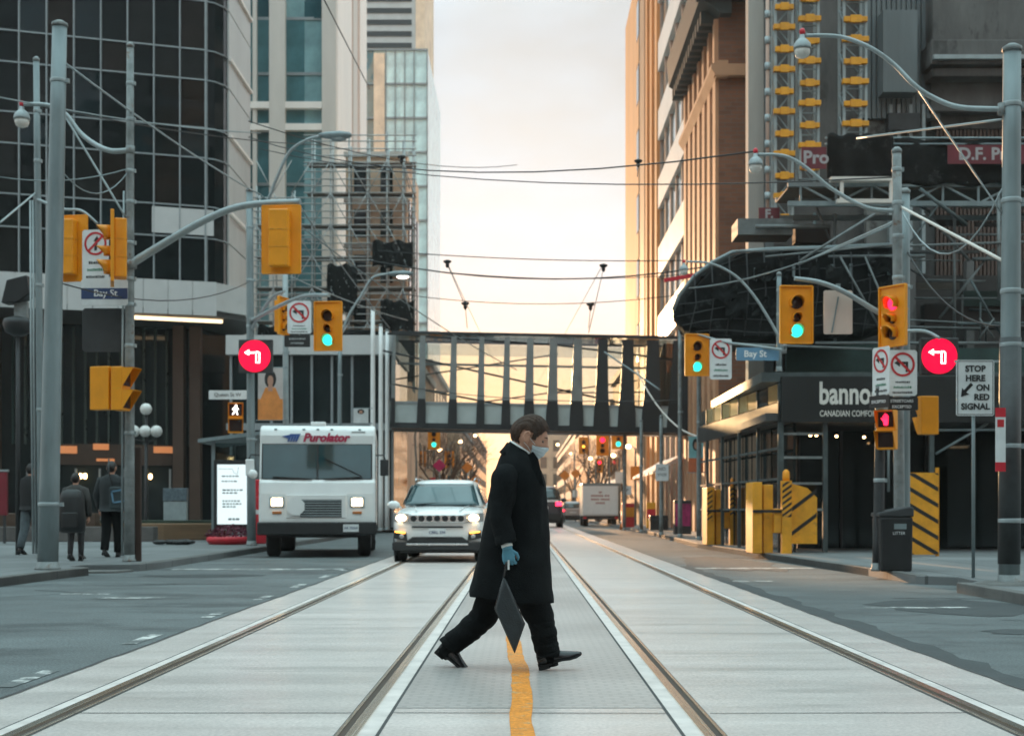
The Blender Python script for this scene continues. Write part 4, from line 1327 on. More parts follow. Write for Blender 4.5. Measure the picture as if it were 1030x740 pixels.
fa = thing('church_tower', 'pale distant building with tall windows closing the end of the street', 'building', (4, 380, 0))
MB().box(0, 18, 0, 20, 0, 26).build('wall', M['far2'], fa)
for k in range(5):
    for j in range(5):
        MB().box(1.2 + 3.4 * k, 2.9 + 3.4 * k, -0.1, 0.05, 3 + 4.5 * j, 6 + 4.5 * j).build('window', M['gd'], fa)

# hazy air between the buildings
hz = MB().box(-455, 455, -305, 905, -1.1, 118).build('haze', [])
hm = bpy.data.materials.new('thin haze')
hm.use_nodes = True
n_, l_ = hm.node_tree.nodes, hm.node_tree.links
n_.remove(n_['Principled BSDF'])
pv = n_.new('ShaderNodeVolumePrincipled')
pv.inputs['Color'].default_value = (0.95, 0.93, 0.90, 1)
pv.inputs['Density'].default_value = HAZE
pv.inputs['Anisotropy'].default_value = 0.1
l_.new(pv.outputs['Volume'], n_['Material Output'].inputs['Volume'])
hz.data.materials.append(hm)
struct(hz, 'stuff')
# ---------------------------------------------------------------- poles
def pole(name, label, cat, base, top, r0, r1, m, bands=(), group=None, conduit=0):
    base, top = Vector(base), Vector(top)
    t = thing(name, label, cat, base, 0, group)
    v = top - base
    n = 6
    MB().tube([v * i / n for i in range(n + 1)], [r0 + (r1 - r0) * i / n for i in range(n + 1)], 16).build('shaft', m, t)
    MB().lathe([(r0 * 1.25, 0), (r0 * 1.25, 0.03), (r0 * 1.08, 0.05), (r0 * 1.04, 0.12)], 16).build('base', M['steel_old'], t)
    MB().lathe([(r1 * 1.12, 0), (r1 * 1.12, 0.05), (r1 * 0.5, 0.09)], 14, v).build('cap', M['steel_old'], t)
    for f in bands:
        c = v * f
        r = r0 + (r1 - r0) * f
        mb = MB().lathe([(r * 1.06, -0.03), (r * 1.1, -0.02), (r * 1.1, 0.02), (r * 1.06, 0.03)], 16, c)
        mb.box(c.x + r * 0.9, c.x + r * 1.45, c.y - 0.03, c.y + 0.03, c.z - 0.03, c.z + 0.03)
        mb.build('band', M['steel_lt'], t)
    for k in range(conduit):
        x = -r0 - 0.02 - 0.05 * k
        MB().tube([(x, -0.03, 0.1), (x + v.x * 0.4, -0.03, v.z * 0.4), (x + v.x * 0.72 + 0.02, -0.03, v.z * 0.72)], 0.022, 6).build('conduit', M['steel_lt'], t)
    return t
p1 = pole('street_pole', 'thick pale grey steel pole at left, the tallest one in front of the three pedestrians', 'pole', (P(48, 572, 21.5).x, 21.5, 0.12), P(60, 27, 21.5), 0.155, 0.108, M['steel'], (0.12, 0.9), 'street poles')
p1b = pole('street_pole', 'slim grey pole with conduits just left of the thick pale pole', 'pole', (P(42, 545, 26).x, 26.0, 0.12), P(36.5, 62, 26), 0.075, 0.055, M['steel'], (0.3, 0.55, 0.8, 0.9), 'street poles', 2)
p2 = pole('street_pole', 'clamped grey pole that carries the Bay St sign and the long signal arm', 'pole', (P(130, 563, 24.75).x, 24.75, 0.12), P(131, 48, 24.75), 0.095, 0.062, M['steel_old'], (0.25, 0.42, 0.5, 0.55, 0.62, 0.7, 0.76, 0.86, 0.93), 'street poles', 1)
tag(MB().box(-0.09, 0.09, -0.03, 0.03, 0, 2.0).build('wooden_post', mat('dark brown wood', (0.05, 0.028, 0.02), 0.8, 0, 0.3, 4, stretch=(1, 1, 0.2)), bev=0.01), 'dark brown square post standing against the clamped grey pole', 'post').location = P(137, 0, 24.9).xy.to_3d() + Vector((0, 0, 0.12))
p3 = pole('street_pole', 'grey pole between bus shelter and delivery van, holding the red lit sign', 'pole', (P(253, 549, 35.7).x, 35.7, 0.12), P(251, 193, 35.7), 0.115, 0.085, M['steel'], (0.3, 0.5, 0.62, 0.75, 0.9), 'street poles')
p4 = pole('street_pole', 'pale pole with the orange portrait banner behind the delivery van', 'pole', (P(288, 545, 38.5).x, 38.5, 0.12), P(287, 272, 38.5), 0.09, 0.075, M['steel_lt'], (0.4, 0.7), 'street poles')
pr = pole('street_pole', 'thick grey pole at the right edge with a transit stop marker', 'pole', (P(1015, 588, 17.2).x, 17.2, 0.12), P(1018, 52, 17.2), 0.125, 0.105, M['steel'], (0.12, 0.26, 0.45, 0.55, 0.72, 0.9), 'street poles')
MB().tube([(0, 0, 0.25), ((Vector((P(1018, 52, 17.2).x - P(1015, 588, 17.2).x, 0, 0)) * 0.46).x, 0, 2.98)], [0.133, 0.126], 16).build('dark_sleeve', mat('dark pole sleeve', (0.035, 0.038, 0.04), 0.5, 0, 0.4, 5, dirt=((0.18, 0.18, 0.17), 7, 0.68)), pr)
struct(MB().lathe([(0.42, 0), (0.4, 0.07), (0.3, 0.1)], 20, (P(1015, 588, 17.2).x, 17.2, 0.06)).build('pole_footing', M['kerb']), 'structure')
pq = pole('street_pole', 'rust stained grey pole behind the litter bin', 'pole', (P(905, 572, 21.6).x, 21.6, 0.12), P(902, 154, 21.6), 0.085, 0.07, M['steel_old'], (0.4, 0.55, 0.7, 0.8, 0.88, 0.96), 'street poles')
pq2 = pole('street_pole', 'pale blue-grey pole close behind the rust stained pole', 'pole', (P(910, 568, 22.4).x, 22.4, 0.12), P(910, 195, 22.4), 0.085, 0.08, M['steel'], (0.5, 0.75), 'street poles')
pp = pole('signal_post', 'short black post of the red hand pedestrian signal beside the litter bin', 'post', (P(883, 574, 21.0).x, 21.0, 0.12), P(886, 392, 21.0), 0.085, 0.07, M['dark'], (0.5, 0.9))
psd = pole('street_pole', 'short grey pole on the corner of the sidewalk shed roof', 'pole', (5.50, 30.3, 3.95), (5.50, 30.3, 6.0), 0.06, 0.05, M['steel'], (0.6, 0.85), 'street poles')
pcb = pole('street_pole', 'slim pole with a long slanted lamp arm in front of the glazed podium', 'pole', (P(341, 540, 45).x, 45.0, 0.12), P(342, 336, 45), 0.08, 0.06, M['steel'], (0.8,), 'street poles')
for k, (px, Y, lab) in enumerate(((375, 58, 'leftmost of the three thin white flagpoles at the left end of the footbridge'), (383, 60, 'middle one of the three thin white flagpoles at the left end of the footbridge'), (389.5, 62, 'rightmost of the three thin white flagpoles at the left end of the footbridge'))):
    pole('flagpole', lab, 'flagpole', (P(px, 0, Y).x, Y, 0.12), P(px, (311, 328, 333)[k], Y), 0.11, 0.085, M['white'], (), 'flagpoles')
for px, Y, top, lab in ((665, 50, 420, 'grey sign pole with a white sign near the dark planter box'), (645, 56, 424, 'thin dark pole left of the white sign pole beyond the shed'), (628, 62, 424, 'dark pole near the right end under the footbridge'), (684, 46, 330, 'grey pole rising above the magenta poster box'), (703, 42, 345, 'slim grey pole at the far end of the shed')):
    pole('street_pole', lab, 'pole', (P(px, 0, Y).x, Y, 0.12), P(px, top, Y), 0.075, 0.06, M['steel_old'], (0.6,), 'street poles')

# ---------------------------------------------------------------- traffic signals
def signal(label, c, rz, H, lit, plate=True):
    t = thing('traffic_signal', label, 'traffic light', c, rz, 'yellow traffic signals')
    w = 0.57 * H
    if plate:
        mb = MB().box(-w / 2, w / 2, 0.0, 0.025, -H / 2, H / 2)
        ob = mb.build('backplate', M['yellow'], t, bev=0.03 * H)
        rim = MB()
        for x in (-w / 2, w / 2):
            rim.box(x - 0.012, x + 0.012, -0.03, 0.03, -H / 2, H / 2)
        for z in (-H / 2, H / 2):
            rim.box(-w / 2, w / 2, -0.03, 0.03, z - 0.012, z + 0.012)
        rim.build('rim', M['yellow'], t, bev=0.006)
    hb = MB().box(-0.15 * H, 0.15 * H, 0.027, 0.2 * H, -0.42 * H, 0.42 * H)
    hb.build('housing', M['yellow'], t, bev=0.02 * H)
    for z in (-0.135, 0.12):
        MB().box(-0.155 * H, 0.155 * H, 0.03, 0.205 * H, z * H - 0.006, z * H + 0.006).build('seam', M['byellow'], t)
    for i, (z, r) in enumerate(((0.21, 0.112), (-0.05, 0.078), (-0.285, 0.112))):
        mm = M['lens_off']
        if i == lit:
            mm = (M['lens_red'], M['lens_amber'], M['lens_green'])[i]
        MB().lathe([(r * H, 0.0), (r * H * 0.95, -0.012), (r * H * 0.5, -0.03 * H), (0.001, -0.035 * H)], 20, (0, -0.002, z * H), 'y').build('lens', mm, t)
        vs, fs = [], []
        n = 18
        for j in range(n + 1):
            a = R(-35) + R(250) * j / n
            ln = 0.22 * H * (0.55 + 0.45 * max(0, math.sin(a)))
            vs += [(r * H * 1.12 * math.cos(a), 0.0, z * H + r * H * 1.12 * math.sin(a)), (r * H * 1.08 * math.cos(a), -ln, z * H + r * H * 1.08 * math.sin(a))]
        for j in range(n):
            fs.append((2 * j, 2 * j + 1, 2 * j + 3, 2 * j + 2))
        v = MB().add(vs, fs, True).build('visor', M['yellow'], t)
        so = v.modifiers.new('Solidify', 'SOLIDIFY')
        so.thickness = 0.008
    return t
def arm(label, pts, r=0.04, m='steel_lt', name='signal_gantry', cat='signal arm'):
    pts = [Vector(p) for p in pts]
    o = pts[0]
    fine = []
    for i in range(len(pts) - 1):                         # smooth the polyline
        p0, p1, p2, p3_ = pts[max(0, i - 1)], pts[i], pts[i + 1], pts[min(len(pts) - 1, i + 2)]
        for s_ in range(6):
            u = s_ / 6
            fine.append(0.5 * ((2 * p1) + (p2 - p0) * u + (2 * p0 - 5 * p1 + 4 * p2 - p3_) * u * u + (3 * p1 - p0 - 3 * p2 + p3_) * u ** 3))
    fine.append(pts[-1])
    n = len(fine)
    t = thing(name, label, cat, o)
    MB().tube([p - o for p in fine], [r * (1 - 0.3 * i / n) for i in range(n)], 8).build('tube', M[m], t)
    MB().lathe([(r * 1.6, -0.07), (r * 1.6, 0.07)], 10).build('clamp', M['steel_old'], t)
    return t
signal('large yellow signal head seen from the back, hanging over the delivery van', P(283, 241, 24.0), R(176), 1.14, -1)
signal('yellow signal head seen from behind, half hidden by the thick pale pole', P(70, 250, 24.9), R(170), 1.14, -1)
signal('yellow signal head seen edge-on with visors to the left, beside the Bay St sign', P(113, 250, 24.0), R(-74), 1.18, -1)
signal('small yellow signal edge-on with visors to the right, left of the round no-turn sign', P(285, 318, 33.6), R(72), 0.88, -1)
signal('yellow signal with green lit at the left, above the delivery van roof', P(330, 328, 27.5), R(-6), 0.94, 2)
signal('smallest near signal with green lit, at the right end of the footbridge', P(701, 357, 30.0), R(4), 0.87, 2)
signal('yellow signal with green lit hanging left of the blank white sign', P(801, 316.5, 21.5), R(3), 0.86, 2)
signal('yellow signal with red lit turned sideways, above the no left turn sign', P(898, 318, 21.3), R(-58), 0.90, 0)
arm('long curved arm from the clamped pole to the large signal back', [P(131, 266, 24.75), P(160, 248, 24.7), P(205, 222, 24.5), P(245, 207, 24.3), P(302, 203, 24.0)], 0.075)
arm('short curved arm holding the signal behind the thick pale pole', [P(36, 200, 26.0), P(62, 210, 25.5), P(82, 212, 25.0), P(98, 225, 24.9)], 0.03)
arm('curved arm reaching from the red sign pole to the edge-on signal', [P(253, 332, 35.7), P(262, 315, 35), P(275, 298, 34.2), P(286, 293, 33.6)], 0.045)
arm('curved arm holding the left green signal over the delivery van', [P(254, 322, 35.6), P(280, 308, 32), P(305, 298, 29.5), P(331, 297, 27.5)], 0.05)
arm('curved arm from the rust stained pole to the green signal by the blank sign', [P(904, 325, 21.6), P(880, 312, 21.6), P(850, 294, 21.55), P(825, 284, 21.5), P(799, 280, 21.5)], 0.045)
arm('thin arm from the shed corner to the smallest near signal', [P(789, 352, 29.6), P(760, 348, 29.8), P(730, 344, 29.9), P(701, 336, 30.0)], 0.03)
hg = arm('short bar holding the right red lit sign', [P(910, 333, 22.3), P(930, 333, 22.0), P(945, 340, 21.7)], 0.03)
# pedestrian signal heads
def ped(label, c, rz, kind, s=1.0):
    t = thing('pedestrian_signal', label, 'pedestrian signal', c, rz, 'pedestrian signals')
    w, h, d = 0.36 * s, 0.74 * s, 0.2 * s
    MB().box(-w / 2, w / 2, 0, d, -h / 2, h / 2).build('housing', M['yellow'], t, bev=0.015)
    MB().box(-w / 2 - 0.004, w / 2 + 0.004, 0.03, d - 0.03, -0.008, 0.008).build('seam', M['byellow'], t)
    for z in (0.19 * s, -0.19 * s):
        MB().box(-w / 2 + 0.03, w / 2 - 0.03, -0.01, 0.003, z - 0.14 * s, z + 0.14 * s).build('lens', M['lens_off'], t)
        v = MB().prism([(0, z + 0.165 * s), (-0.2 * s, z + 0.165 * s), (-0.2 * s, z + 0.15 * s), (-0.03 * s, z - 0.12 * s), (0, z - 0.16 * s)], -w / 2, -w / 2 + 0.008, 'x')
        v.prism([(0, z + 0.165 * s), (-0.2 * s, z + 0.165 * s), (-0.2 * s, z + 0.15 * s), (-0.03 * s, z - 0.12 * s), (0, z - 0.16 * s)], w / 2 - 0.008, w / 2, 'x')
        v.box(-w / 2, w / 2, -0.2 * s, 0, z + 0.157 * s, z + 0.165 * s)
        v.build('visor', M['yellow'], t)
    sy = MB().at(Matrix.Translation((0, -0.012, 0.19 * s)) @ FACE @ Matrix.Scale(s, 4))
    if kind == 'walk':
        sy.disc((0.01, 0.10), 0.026, 0, 0.006, 12)
        for poly in ([(-0.03, 0.07), (0.03, 0.07), (0.025, -0.02), (-0.03, -0.02)], [(-0.03, 0.07), (-0.085, 0.01), (-0.07, -0.005), (-0.02, 0.04)], [(0.03, 0.065), (0.075, 0.02), (0.06, 0.0), (0.02, 0.035)], [(-0.03, -0.02), (0.0, -0.02), (-0.055, -0.115), (-0.085, -0.11)], [(0.0, -0.02), (0.028, -0.02), (0.06, -0.115), (0.03, -0.12)]):
            sy.prism(poly, 0, 0.006)
        sy.build('walking_symbol', M['led_white'], t)
    if kind == 'hand':
        for poly in ([(-0.05, 0.0), (0.05, 0.0), (0.04, -0.11), (-0.03, -0.11)], [(-0.05, 0.0), (-0.03, 0.0), (-0.03, 0.08), (-0.05, 0.07)], [(-0.02, 0.0), (0.0, 0.0), (0.0, 0.11), (-0.02, 0.11)], [(0.01, 0.0), (0.028, 0.0), (0.028, 0.1), (0.01, 0.1)], [(0.035, 0.0), (0.05, 0.0), (0.05, 0.07), (0.035, 0.075)], [(-0.05, -0.03), (-0.09, 0.02), (-0.08, 0.035), (-0.04, 0.0)]):
            sy.prism(poly, 0, 0.006)
        sy.build('hand_symbol', M['lens_red'], t)
    return t
ped('two-lens yellow pedestrian signal seen from the back, left of its twin', P(106, 391, 24.4), R(165), 'off')
ped('two-lens yellow pedestrian signal seen from the side with visors to the right', P(127, 391, 24.3), R(82), 'off')
ped('pedestrian signal showing a white walking figure beside the red sign pole', P(237, 420, 34.5), R(12), 'walk', 1.0)
ped('pedestrian signal showing a red hand above the litter bin', P(891, 432, 20.75), R(-28), 'hand', 0.78)
ped('yellow pedestrian signal seen from the back, right of the dark poles', P(931, 418, 22.6), R(190), 'off', 0.82)

# ---------------------------------------------------------------- signs
def slab(w, h, c=0.03, d=0.012):
    return MB().at(FACE).prism([(-w / 2 + c, -h / 2), (w / 2 - c, -h / 2), (w / 2, -h / 2 + c), (w / 2, h / 2 - c), (w / 2 - c, h / 2), (-w / 2 + c, h / 2), (-w / 2, h / 2 - c), (-w / 2, -h / 2 + c)], -d, 0)
M['ink'] = mat('sign black', (0.015, 0.015, 0.015), 0.5)
M['ink_green'] = mat('sign green', (0.02, 0.16, 0.09), 0.5)
M['rr'] = mat('sign red', (0.50, 0.02, 0.025), 0.5)
def noturn(label, c, rz, w, h, straight=False):
    mb = slab(w, h)
    r = w * 0.42
    cy = h / 2 - r - w * 0.08
    mb.mat(2)
    if straight:
        mb.prism([(-0.05 * w, cy - 0.25 * w), (0.05 * w, cy - 0.25 * w), (0.09 * w, cy + 0.1 * w), (-0.01 * w, cy + 0.1 * w)], 0, 0.003)
        mb.prism([(-0.08 * w, cy + 0.08 * w), (0.17 * w, cy + 0.08 * w), (0.06 * w, cy + 0.28 * w)], 0, 0.003)
    else:
        mb.prism([(0.10 * w, cy - 0.26 * w), (0.19 * w, cy - 0.26 * w), (0.19 * w, cy + 0.1 * w), (0.10 * w, cy + 0.1 * w)], 0, 0.003)
        mb.prism([(-0.12 * w, cy + 0.01 * w), (0.10 * w, cy + 0.01 * w), (0.10 * w, cy + 0.1 * w), (-0.12 * w, cy + 0.1 * w)], 0, 0.0032)
        mb.prism([(-0.10 * w, cy - 0.08 * w), (-0.10 * w, cy + 0.2 * w), (-0.29 * w, cy + 0.055 * w)], 0, 0.0034)
    mb.mat(1).ring((0, cy), r * 0.82, r, 0, 0.006)
    s_ = r * 0.62
    mb.prism([(-s_ - 0.03 * w, s_ - 0.03 * w), (-s_ + 0.03 * w, s_ + 0.03 * w), (s_ + 0.03 * w, -s_ + 0.03 * w), (s_ - 0.03 * w, -s_ - 0.03 * w)] if not straight else [(-s_ - 0.03 * w, -s_ + 0.03 * w), (-s_ + 0.03 * w, -s_ - 0.03 * w), (s_ + 0.03 * w, s_ - 0.03 * w), (s_ - 0.03 * w, s_ + 0.03 * w)], 0, 0.005)
    nv = mb.v
    if True:                                            # bring the slash to the ring's centre
        k = len(nv) - 8
        for i in range(k, len(nv)):
            nv[i] = (nv[i][0], nv[i][1], nv[i][2] + cy)
    mb.mat(2)
    hh = (cy - r) + h / 2
    if hh > 0.12:
        for i, (zz, ww) in enumerate(((0.72, 0.5), (0.45, 0.62), (0.18, 0.7))):
            y_ = -h / 2 + hh * zz
            x = -w * ww / 2
            mb.mat(3 if i == 1 else 2)
            while x < w * ww / 2:
                l = random.uniform(0.012, 0.03)
                mb.box(x, min(x + l, w * ww / 2), y_ - hh * 0.055, y_ + hh * 0.055 * random.uniform(0.4, 1), 0, 0.003)
                x += l + 0.009
    ob = mb.build('traffic_sign', [M['sign_white'], M['rr'], M['ink'], M['ink_green']])
    ob.location = c
    ob.rotation_euler = (0, 0, rz)
    return tag(ob, label, 'traffic sign', 'no-turn signs')
def px_size(w, h, Y):
    return w / F * Y, h / F * Y
noturn('white no-turn sign between the two left signals, above the Bay St sign', P(96, 257, 24.6), R(-8), *px_size(28, 52, 24.6), True)
noturn('round no-turn sign with dark text beside the small edge-on signal', P(301, 319, 33.4), 0, *px_size(24, 33, 33.4), False)
noturn('no left turn sign next to the smallest green signal at the footbridge end', P(725, 361, 29.9), 0, *px_size(22, 41, 29.9), False)
noturn('large no left turn sign below the red lit signal', P(908, 375, 21.2), 0, *px_size(29, 46, 21.2), False)
noturn('narrow edge-on white sign on the black signal post', P(886, 373, 20.9), R(-68), *px_size(28, 48, 20.9), False)
def plate(name, label, cat, c, w, h, m, lines=(), rz=0, mt='white', group=None, strip=None):
    mb = slab(w, h, min(w, h) * 0.06)
    if strip:
        mb.mat(2).box(-w / 2 + 0.004, w / 2 - 0.004, strip[0], strip[1], 0, 0.003)
    mb.mat(1)
    for tx, sz, cx_, cy_, bo in lines:
        mb.text(tx, sz, (cx_, cy_), 0.005, bold=bo)
    ob = mb.build(name, [M[m], M[mt], M['sign_blue']])
    ob.location = c
    ob.rotation_euler = (0, 0, rz)
    return tag(ob, label, cat, group)
w, h = px_size(47, 26, 24.6)
sb_ = plate('street_sign', 'street sign reading Bay St with pale top and dark blue band on the clamped pole', 'street sign', P(105, 294, 24.55), w, h, 'sign_white', [('Bay St', 0.165, 0.02, -h * 0.04, 0.002)], 0, 'white', 'Bay St signs', (-h * 0.26, h * 0.16))
w, h = px_size(43, 13, 29.8)
plate('street_sign', 'pale blue street sign reading Bay St near the footbridge end', 'street sign', P(762, 356, 29.75), w, h, 'sign_ltblue', [('Bay St', 0.19, -0.05, 0, 0.004)], 0, 'white', 'Bay St signs')
w, h = px_size(45, 44, 24.8)
plate('equipment_panel', 'dark grey green blank panel right under the left Bay St sign', 'panel', P(105, 332, 24.8), w, h, 'dark')
w, h = px_size(26, 12, 33.3)
plate('notice_plate', 'small black text plate under the round left no-turn sign', 'sign', P(299, 343, 33.35), w, h, 'ink', [('BUSES EXCEPTED', 0.05, 0, 0.05, 0), ('AUTHORIZED', 0.05, 0, -0.05, 0)], 0, 'sign_white')
w, h = px_size(33, 13, 21.2)
plate('notice_plate', 'black plate with pale text under the large no left turn sign', 'sign', P(907, 406, 21.15), w, h, 'ink', [('STREETCARS', 0.06, 0, 0.04, 0.001), ('EXCEPTED', 0.06, 0, -0.045, 0.001)], 0, 'sign_white')
plate('notice_plate', 'black plate turned edge-on beside the black signal post', 'sign', P(884, 404, 20.85), 0.4, 0.18, 'ink', [('EXCEPTED', 0.06, 0, 0, 0.001)], R(-60), 'sign_white')
w, h = px_size(38, 56, 18.9)
mb = slab(w, h, 0.02)
mb.mat(1)
for tx, cx_, cy_ in (('STOP', 0.0, 0.25), ('HERE', 0.0, 0.125), ('ON', 0.1, 0.0), ('RED', 0.085, -0.125), ('SIGNAL', 0.0, -0.25)):
    mb.text(tx, 0.112, (cx_, cy_), 0.004, bold=0.0042)
mb.prism([(-0.06, 0.07), (-0.03, 0.04), (-0.12, -0.06), (-0.08, -0.085), (-0.19, -0.12), (-0.175, 0.0), (-0.15, -0.03)], 0.0, 0.004)
for (x0, x1, y0, y1) in ((-w / 2 + .015, w / 2 - .015, h / 2 - .022, h / 2 - .014), (-w / 2 + .015, w / 2 - .015, -h / 2 + .014, -h / 2 + .022), (-w / 2 + .014, -w / 2 + .022, -h / 2 + .014, h / 2 - .014), (w / 2 - .022, w / 2 - .014, -h / 2 + .014, h / 2 - .014)):
    mb.box(x0, x1, y0, y1, 0, 0.003)
st = thing('stop_sign', 'white sign reading STOP HERE ON RED SIGNAL on a thin post', 'traffic sign', (P(979, 580, 18.9).x, 18.9, 0.12))
ob = mb.build('panel', [M['sign_white'], M['ink']], st)
q = P(981, 390, 18.85)
ob.location = (q.x - st.location.x, -0.05, q.z - 0.12)
MB().tube([(0, 0, 0), (0, 0, q.z + 0.25)], 0.024, 8).build('post', M['steel'], st)
MB().box(-0.25, 0.45, -0.03, 0.0, q.z + 0.22, q.z + 0.25).build('bracket', M['steel_lt'], st)
# blank sign back
bs = thing('sign_back', 'blank pale back of a traffic sign between the two right signals', 'traffic sign', P(843, 314, 21.7))
w, h = px_size(29, 44, 21.7)
slab(w, h, 0.02).build('panel', mat('sign back aluminium', (0.62, 0.50, 0.43), 0.5, 0.1, 0.06, 3), bs)
MB().bar((0.0, -0.02, h / 2 - 0.1), (-0.1, -0.02, -h / 2 + 0.02), 0.02, 0.02).build('stay', M['steel'], bs)
MB().box(-0.03, 0.03, -0.03, 0.03, h / 2, h / 2 + 0.1).build('clamp', M['steel'], bs)
# red lit turn signs
def led(label, c, r, rz=0):
    t = thing('led_sign', label, 'lit sign', c, rz, 'red lit turn signs')
    MB().box(-r * 1.02, r * 1.12, 0.02, 0.16, -r * 1.05, r * 1.05).build('housing', M['dark'], t, bev=0.02)
    mb = MB().at(FACE)
    mb.disc((0, 0), r, -0.018, 0.004, 36)
    mb.build('face', M['led_red'], t)
    a = MB().at(Matrix.Translation((0, -0.006, 0)) @ FACE @ Matrix.Scale(r / 0.26, 4))
    a.prism([(-0.165, 0.055), (-0.085, 0.105), (-0.095, 0.066), (0.005, 0.066), (0.005, 0.044), (-0.095, 0.044), (-0.085, 0.01)], 0, 0.005)
    for p in ([(0.02, 0.06), (0.035, 0.06), (0.035, -0.10), (0.02, -0.10)], [(0.075, 0.05), (0.09, 0.06), (0.09, -0.10), (0.075, -0.10)], [(0.02, -0.10), (0.09, -0.10), (0.09, -0.115), (0.02, -0.115)], [(0.02, 0.075), (0.06, 0.075), (0.09, 0.05), (0.075, 0.045), (0.05, 0.06), (0.02, 0.06)]):
        a.prism(p, 0, 0.006)
    a.build('arrow', M['led_white'], t)
    return t
led('round red lit sign with white left arrow on the pole by the delivery van', P(256, 358, 35.3), 16 / F * 35.3)
led('round red lit sign with white left arrow left of the STOP HERE sign', P(945, 358, 21.8), 17.8 / F * 21.8)
# transit stop marker on the right pole
ts = thing('transit_marker', 'narrow white and red transit stop marker on the right edge pole', 'sign', P(1006.5, 442, 17.0))
MB().at(FACE).box(-0.06, 0.06, -0.27, 0.27, -0.01, 0.0).build('panel', M['sign_white'], ts)
MB().at(FACE).box(-0.06, 0.06, 0.27, 0.38, -0.012, 0.002).build('red_top', M['red'], ts)
MB().at(FACE).box(-0.06, 0.06, -0.38, -0.27, -0.012, 0.002).build('red_bottom', M['red'], ts)
MB().at(FACE).box(-0.04, 0.04, 0.15, 0.24, 0, 0.003).build('emblem', M['rr'], ts)
# banners on poles
def pbanner(label, c, w, h, kind):
    t = thing('pole_banner', label, 'banner', c, 0, 'portrait banners on poles')
    cols = {'orange': ((0.45, 0.40, 0.38), (0.62, 0.22, 0.05)), 'oval': ((0.50, 0.52, 0.52), (0.5, 0.52, 0.52)), 'teal': ((0.20, 0.42, 0.44), (0.50, 0.13, 0.05))}[kind]
    mb = MB().at(FACE)
    mb.box(-w / 2, w / 2, -h * 0.1, h / 2, -0.006, 0)
    mb.mat(1).box(-w / 2, w / 2, -h / 2, -h * 0.1, -0.006, 0)
    mb.mat(2).prism([(w * 0.24 * math.cos(a * 0.4488), h * 0.28 + h * 0.17 * math.sin(a * 0.4488)) for a in range(14)], 0, 0.002)
    mb.mat(3).prism([(w * 0.12 * math.cos(a * 0.4488), h * 0.25 + h * 0.10 * math.sin(a * 0.4488)) for a in range(14)], 0, 0.004)
    if kind == 'orange':
        mb.mat(1).prism([(-w * 0.42, -h * 0.12), (w * 0.42, -h * 0.12), (w * 0.2, h * 0.12), (-w * 0.2, h * 0.12)], 0, 0.003)
        mb.mat(3).prism([(-w * 0.1, h * 0.05), (w * 0.1, h * 0.05), (w * 0.08, h * 0.18), (-w * 0.08, h * 0.18)], 0, 0.0035)
    mb.build('cloth', [mat('banner top', cols[0], 0.7), mat('banner bottom', cols[1], 0.7, 0, 0.2, 4), M['ink'], mat('banner skin tone', (0.42, 0.22, 0.15), 0.7)], t)
    for z in (-h / 2, h / 2):
        MB().tube([(-w / 2 - 0.05, 0.01, z), (w / 2 + 0.12, 0.01, z)], 0.014, 6).build('rod', M['steel'], t)
w, h = px_size(25, 53, 38)
pbanner('pole banner with a dark haired portrait above orange cloth, left of the van roof', P(272, 396, 38), w, h, 'orange')
w, h = px_size(15, 15, 43)
pbanner('small white banner with a dark oval portrait above the van roof', P(363, 418, 43), w, h, 'oval')
w, h = px_size(15, 36, 44)
pbanner('teal and orange portrait banner near the far end of the shed', P(700, 457, 44), w, h, 'teal')
# street name sign near walking signal
plate('street_sign', 'small pale street sign above the white walking figure signal', 'street sign', P(229, 397, 35.2), *px_size(38, 9, 35.2), 'sign_white', [('Queen St W', 0.13, 0, 0, 0)], 0, 'ink')

# ---------------------------------------------------------------- lamps
def bell(label, pts, r, Yn, lamp_at, m='steel_lt'):
    pts = [Vector(p) for p in pts]
    t = arm(label, pts, r, m, 'street_lamp', 'street lamp')
    l = Vector(lamp_at) - pts[0]
    k = Yn
    MB().lathe([(0.02 * k, 0.62 * k), (0.14 * k, 0.6 * k), (0.16 * k, 0.42 * k), (0.30 * k, 0.3 * k), (0.46 * k, 0.1 * k), (0.5 * k, -0.1 * k), (0.5 * k, -0.2 * k)], 18, l).build('lamp_head', M['steel_lt'], t)
    MB().lathe([(0.44 * k, -0.19 * k), (0.44 * k, -0.4 * k), (0.36 * k, -0.62 * k), (0.12 * k, -0.72 * k)], 18, l).build('globe', mat('milky lamp glass', (0.62, 0.60, 0.56), 0.25), t)
    MB().ell(l + Vector((0, 0, 0.78 * k)), (0.17 * k, 0.17 * k, 0.2 * k), 10, 8).build('photocell', M['red'], t)
    return t
bell('bell street lamp at upper right on a curved arm', [P(1008, 110, 17.2), P(965, 108, 17.3), P(937, 97.5, 17.4), P(919, 85, 17.4), P(898, 64, 17.5), P(873, 47, 17.5), P(844, 37, 17.6), P(810, 36, 17.6)], 0.034, 0.22, P(807, 46, 17.6))
bell('bell street lamp left of the red Pro banner on the rusty pole', [P(902, 212, 21.6), P(872, 209, 21.6), P(838, 191, 21.6), P(822, 178, 21.6), P(805, 164.5, 21.6), P(787, 156.5, 21.6), P(762, 155.5, 21.6)], 0.034, 0.225, P(760, 163.5, 21.6))
bell('small bell street lamp in front of the black net canopy on a curved arm', [P(789, 348, 29.6), P(770, 315, 29.6), P(755, 293, 29.6), P(738, 276, 29.6), P(715, 265, 29.6), P(690, 263, 29.6)], 0.03, 0.19, P(688, 270, 29.6))
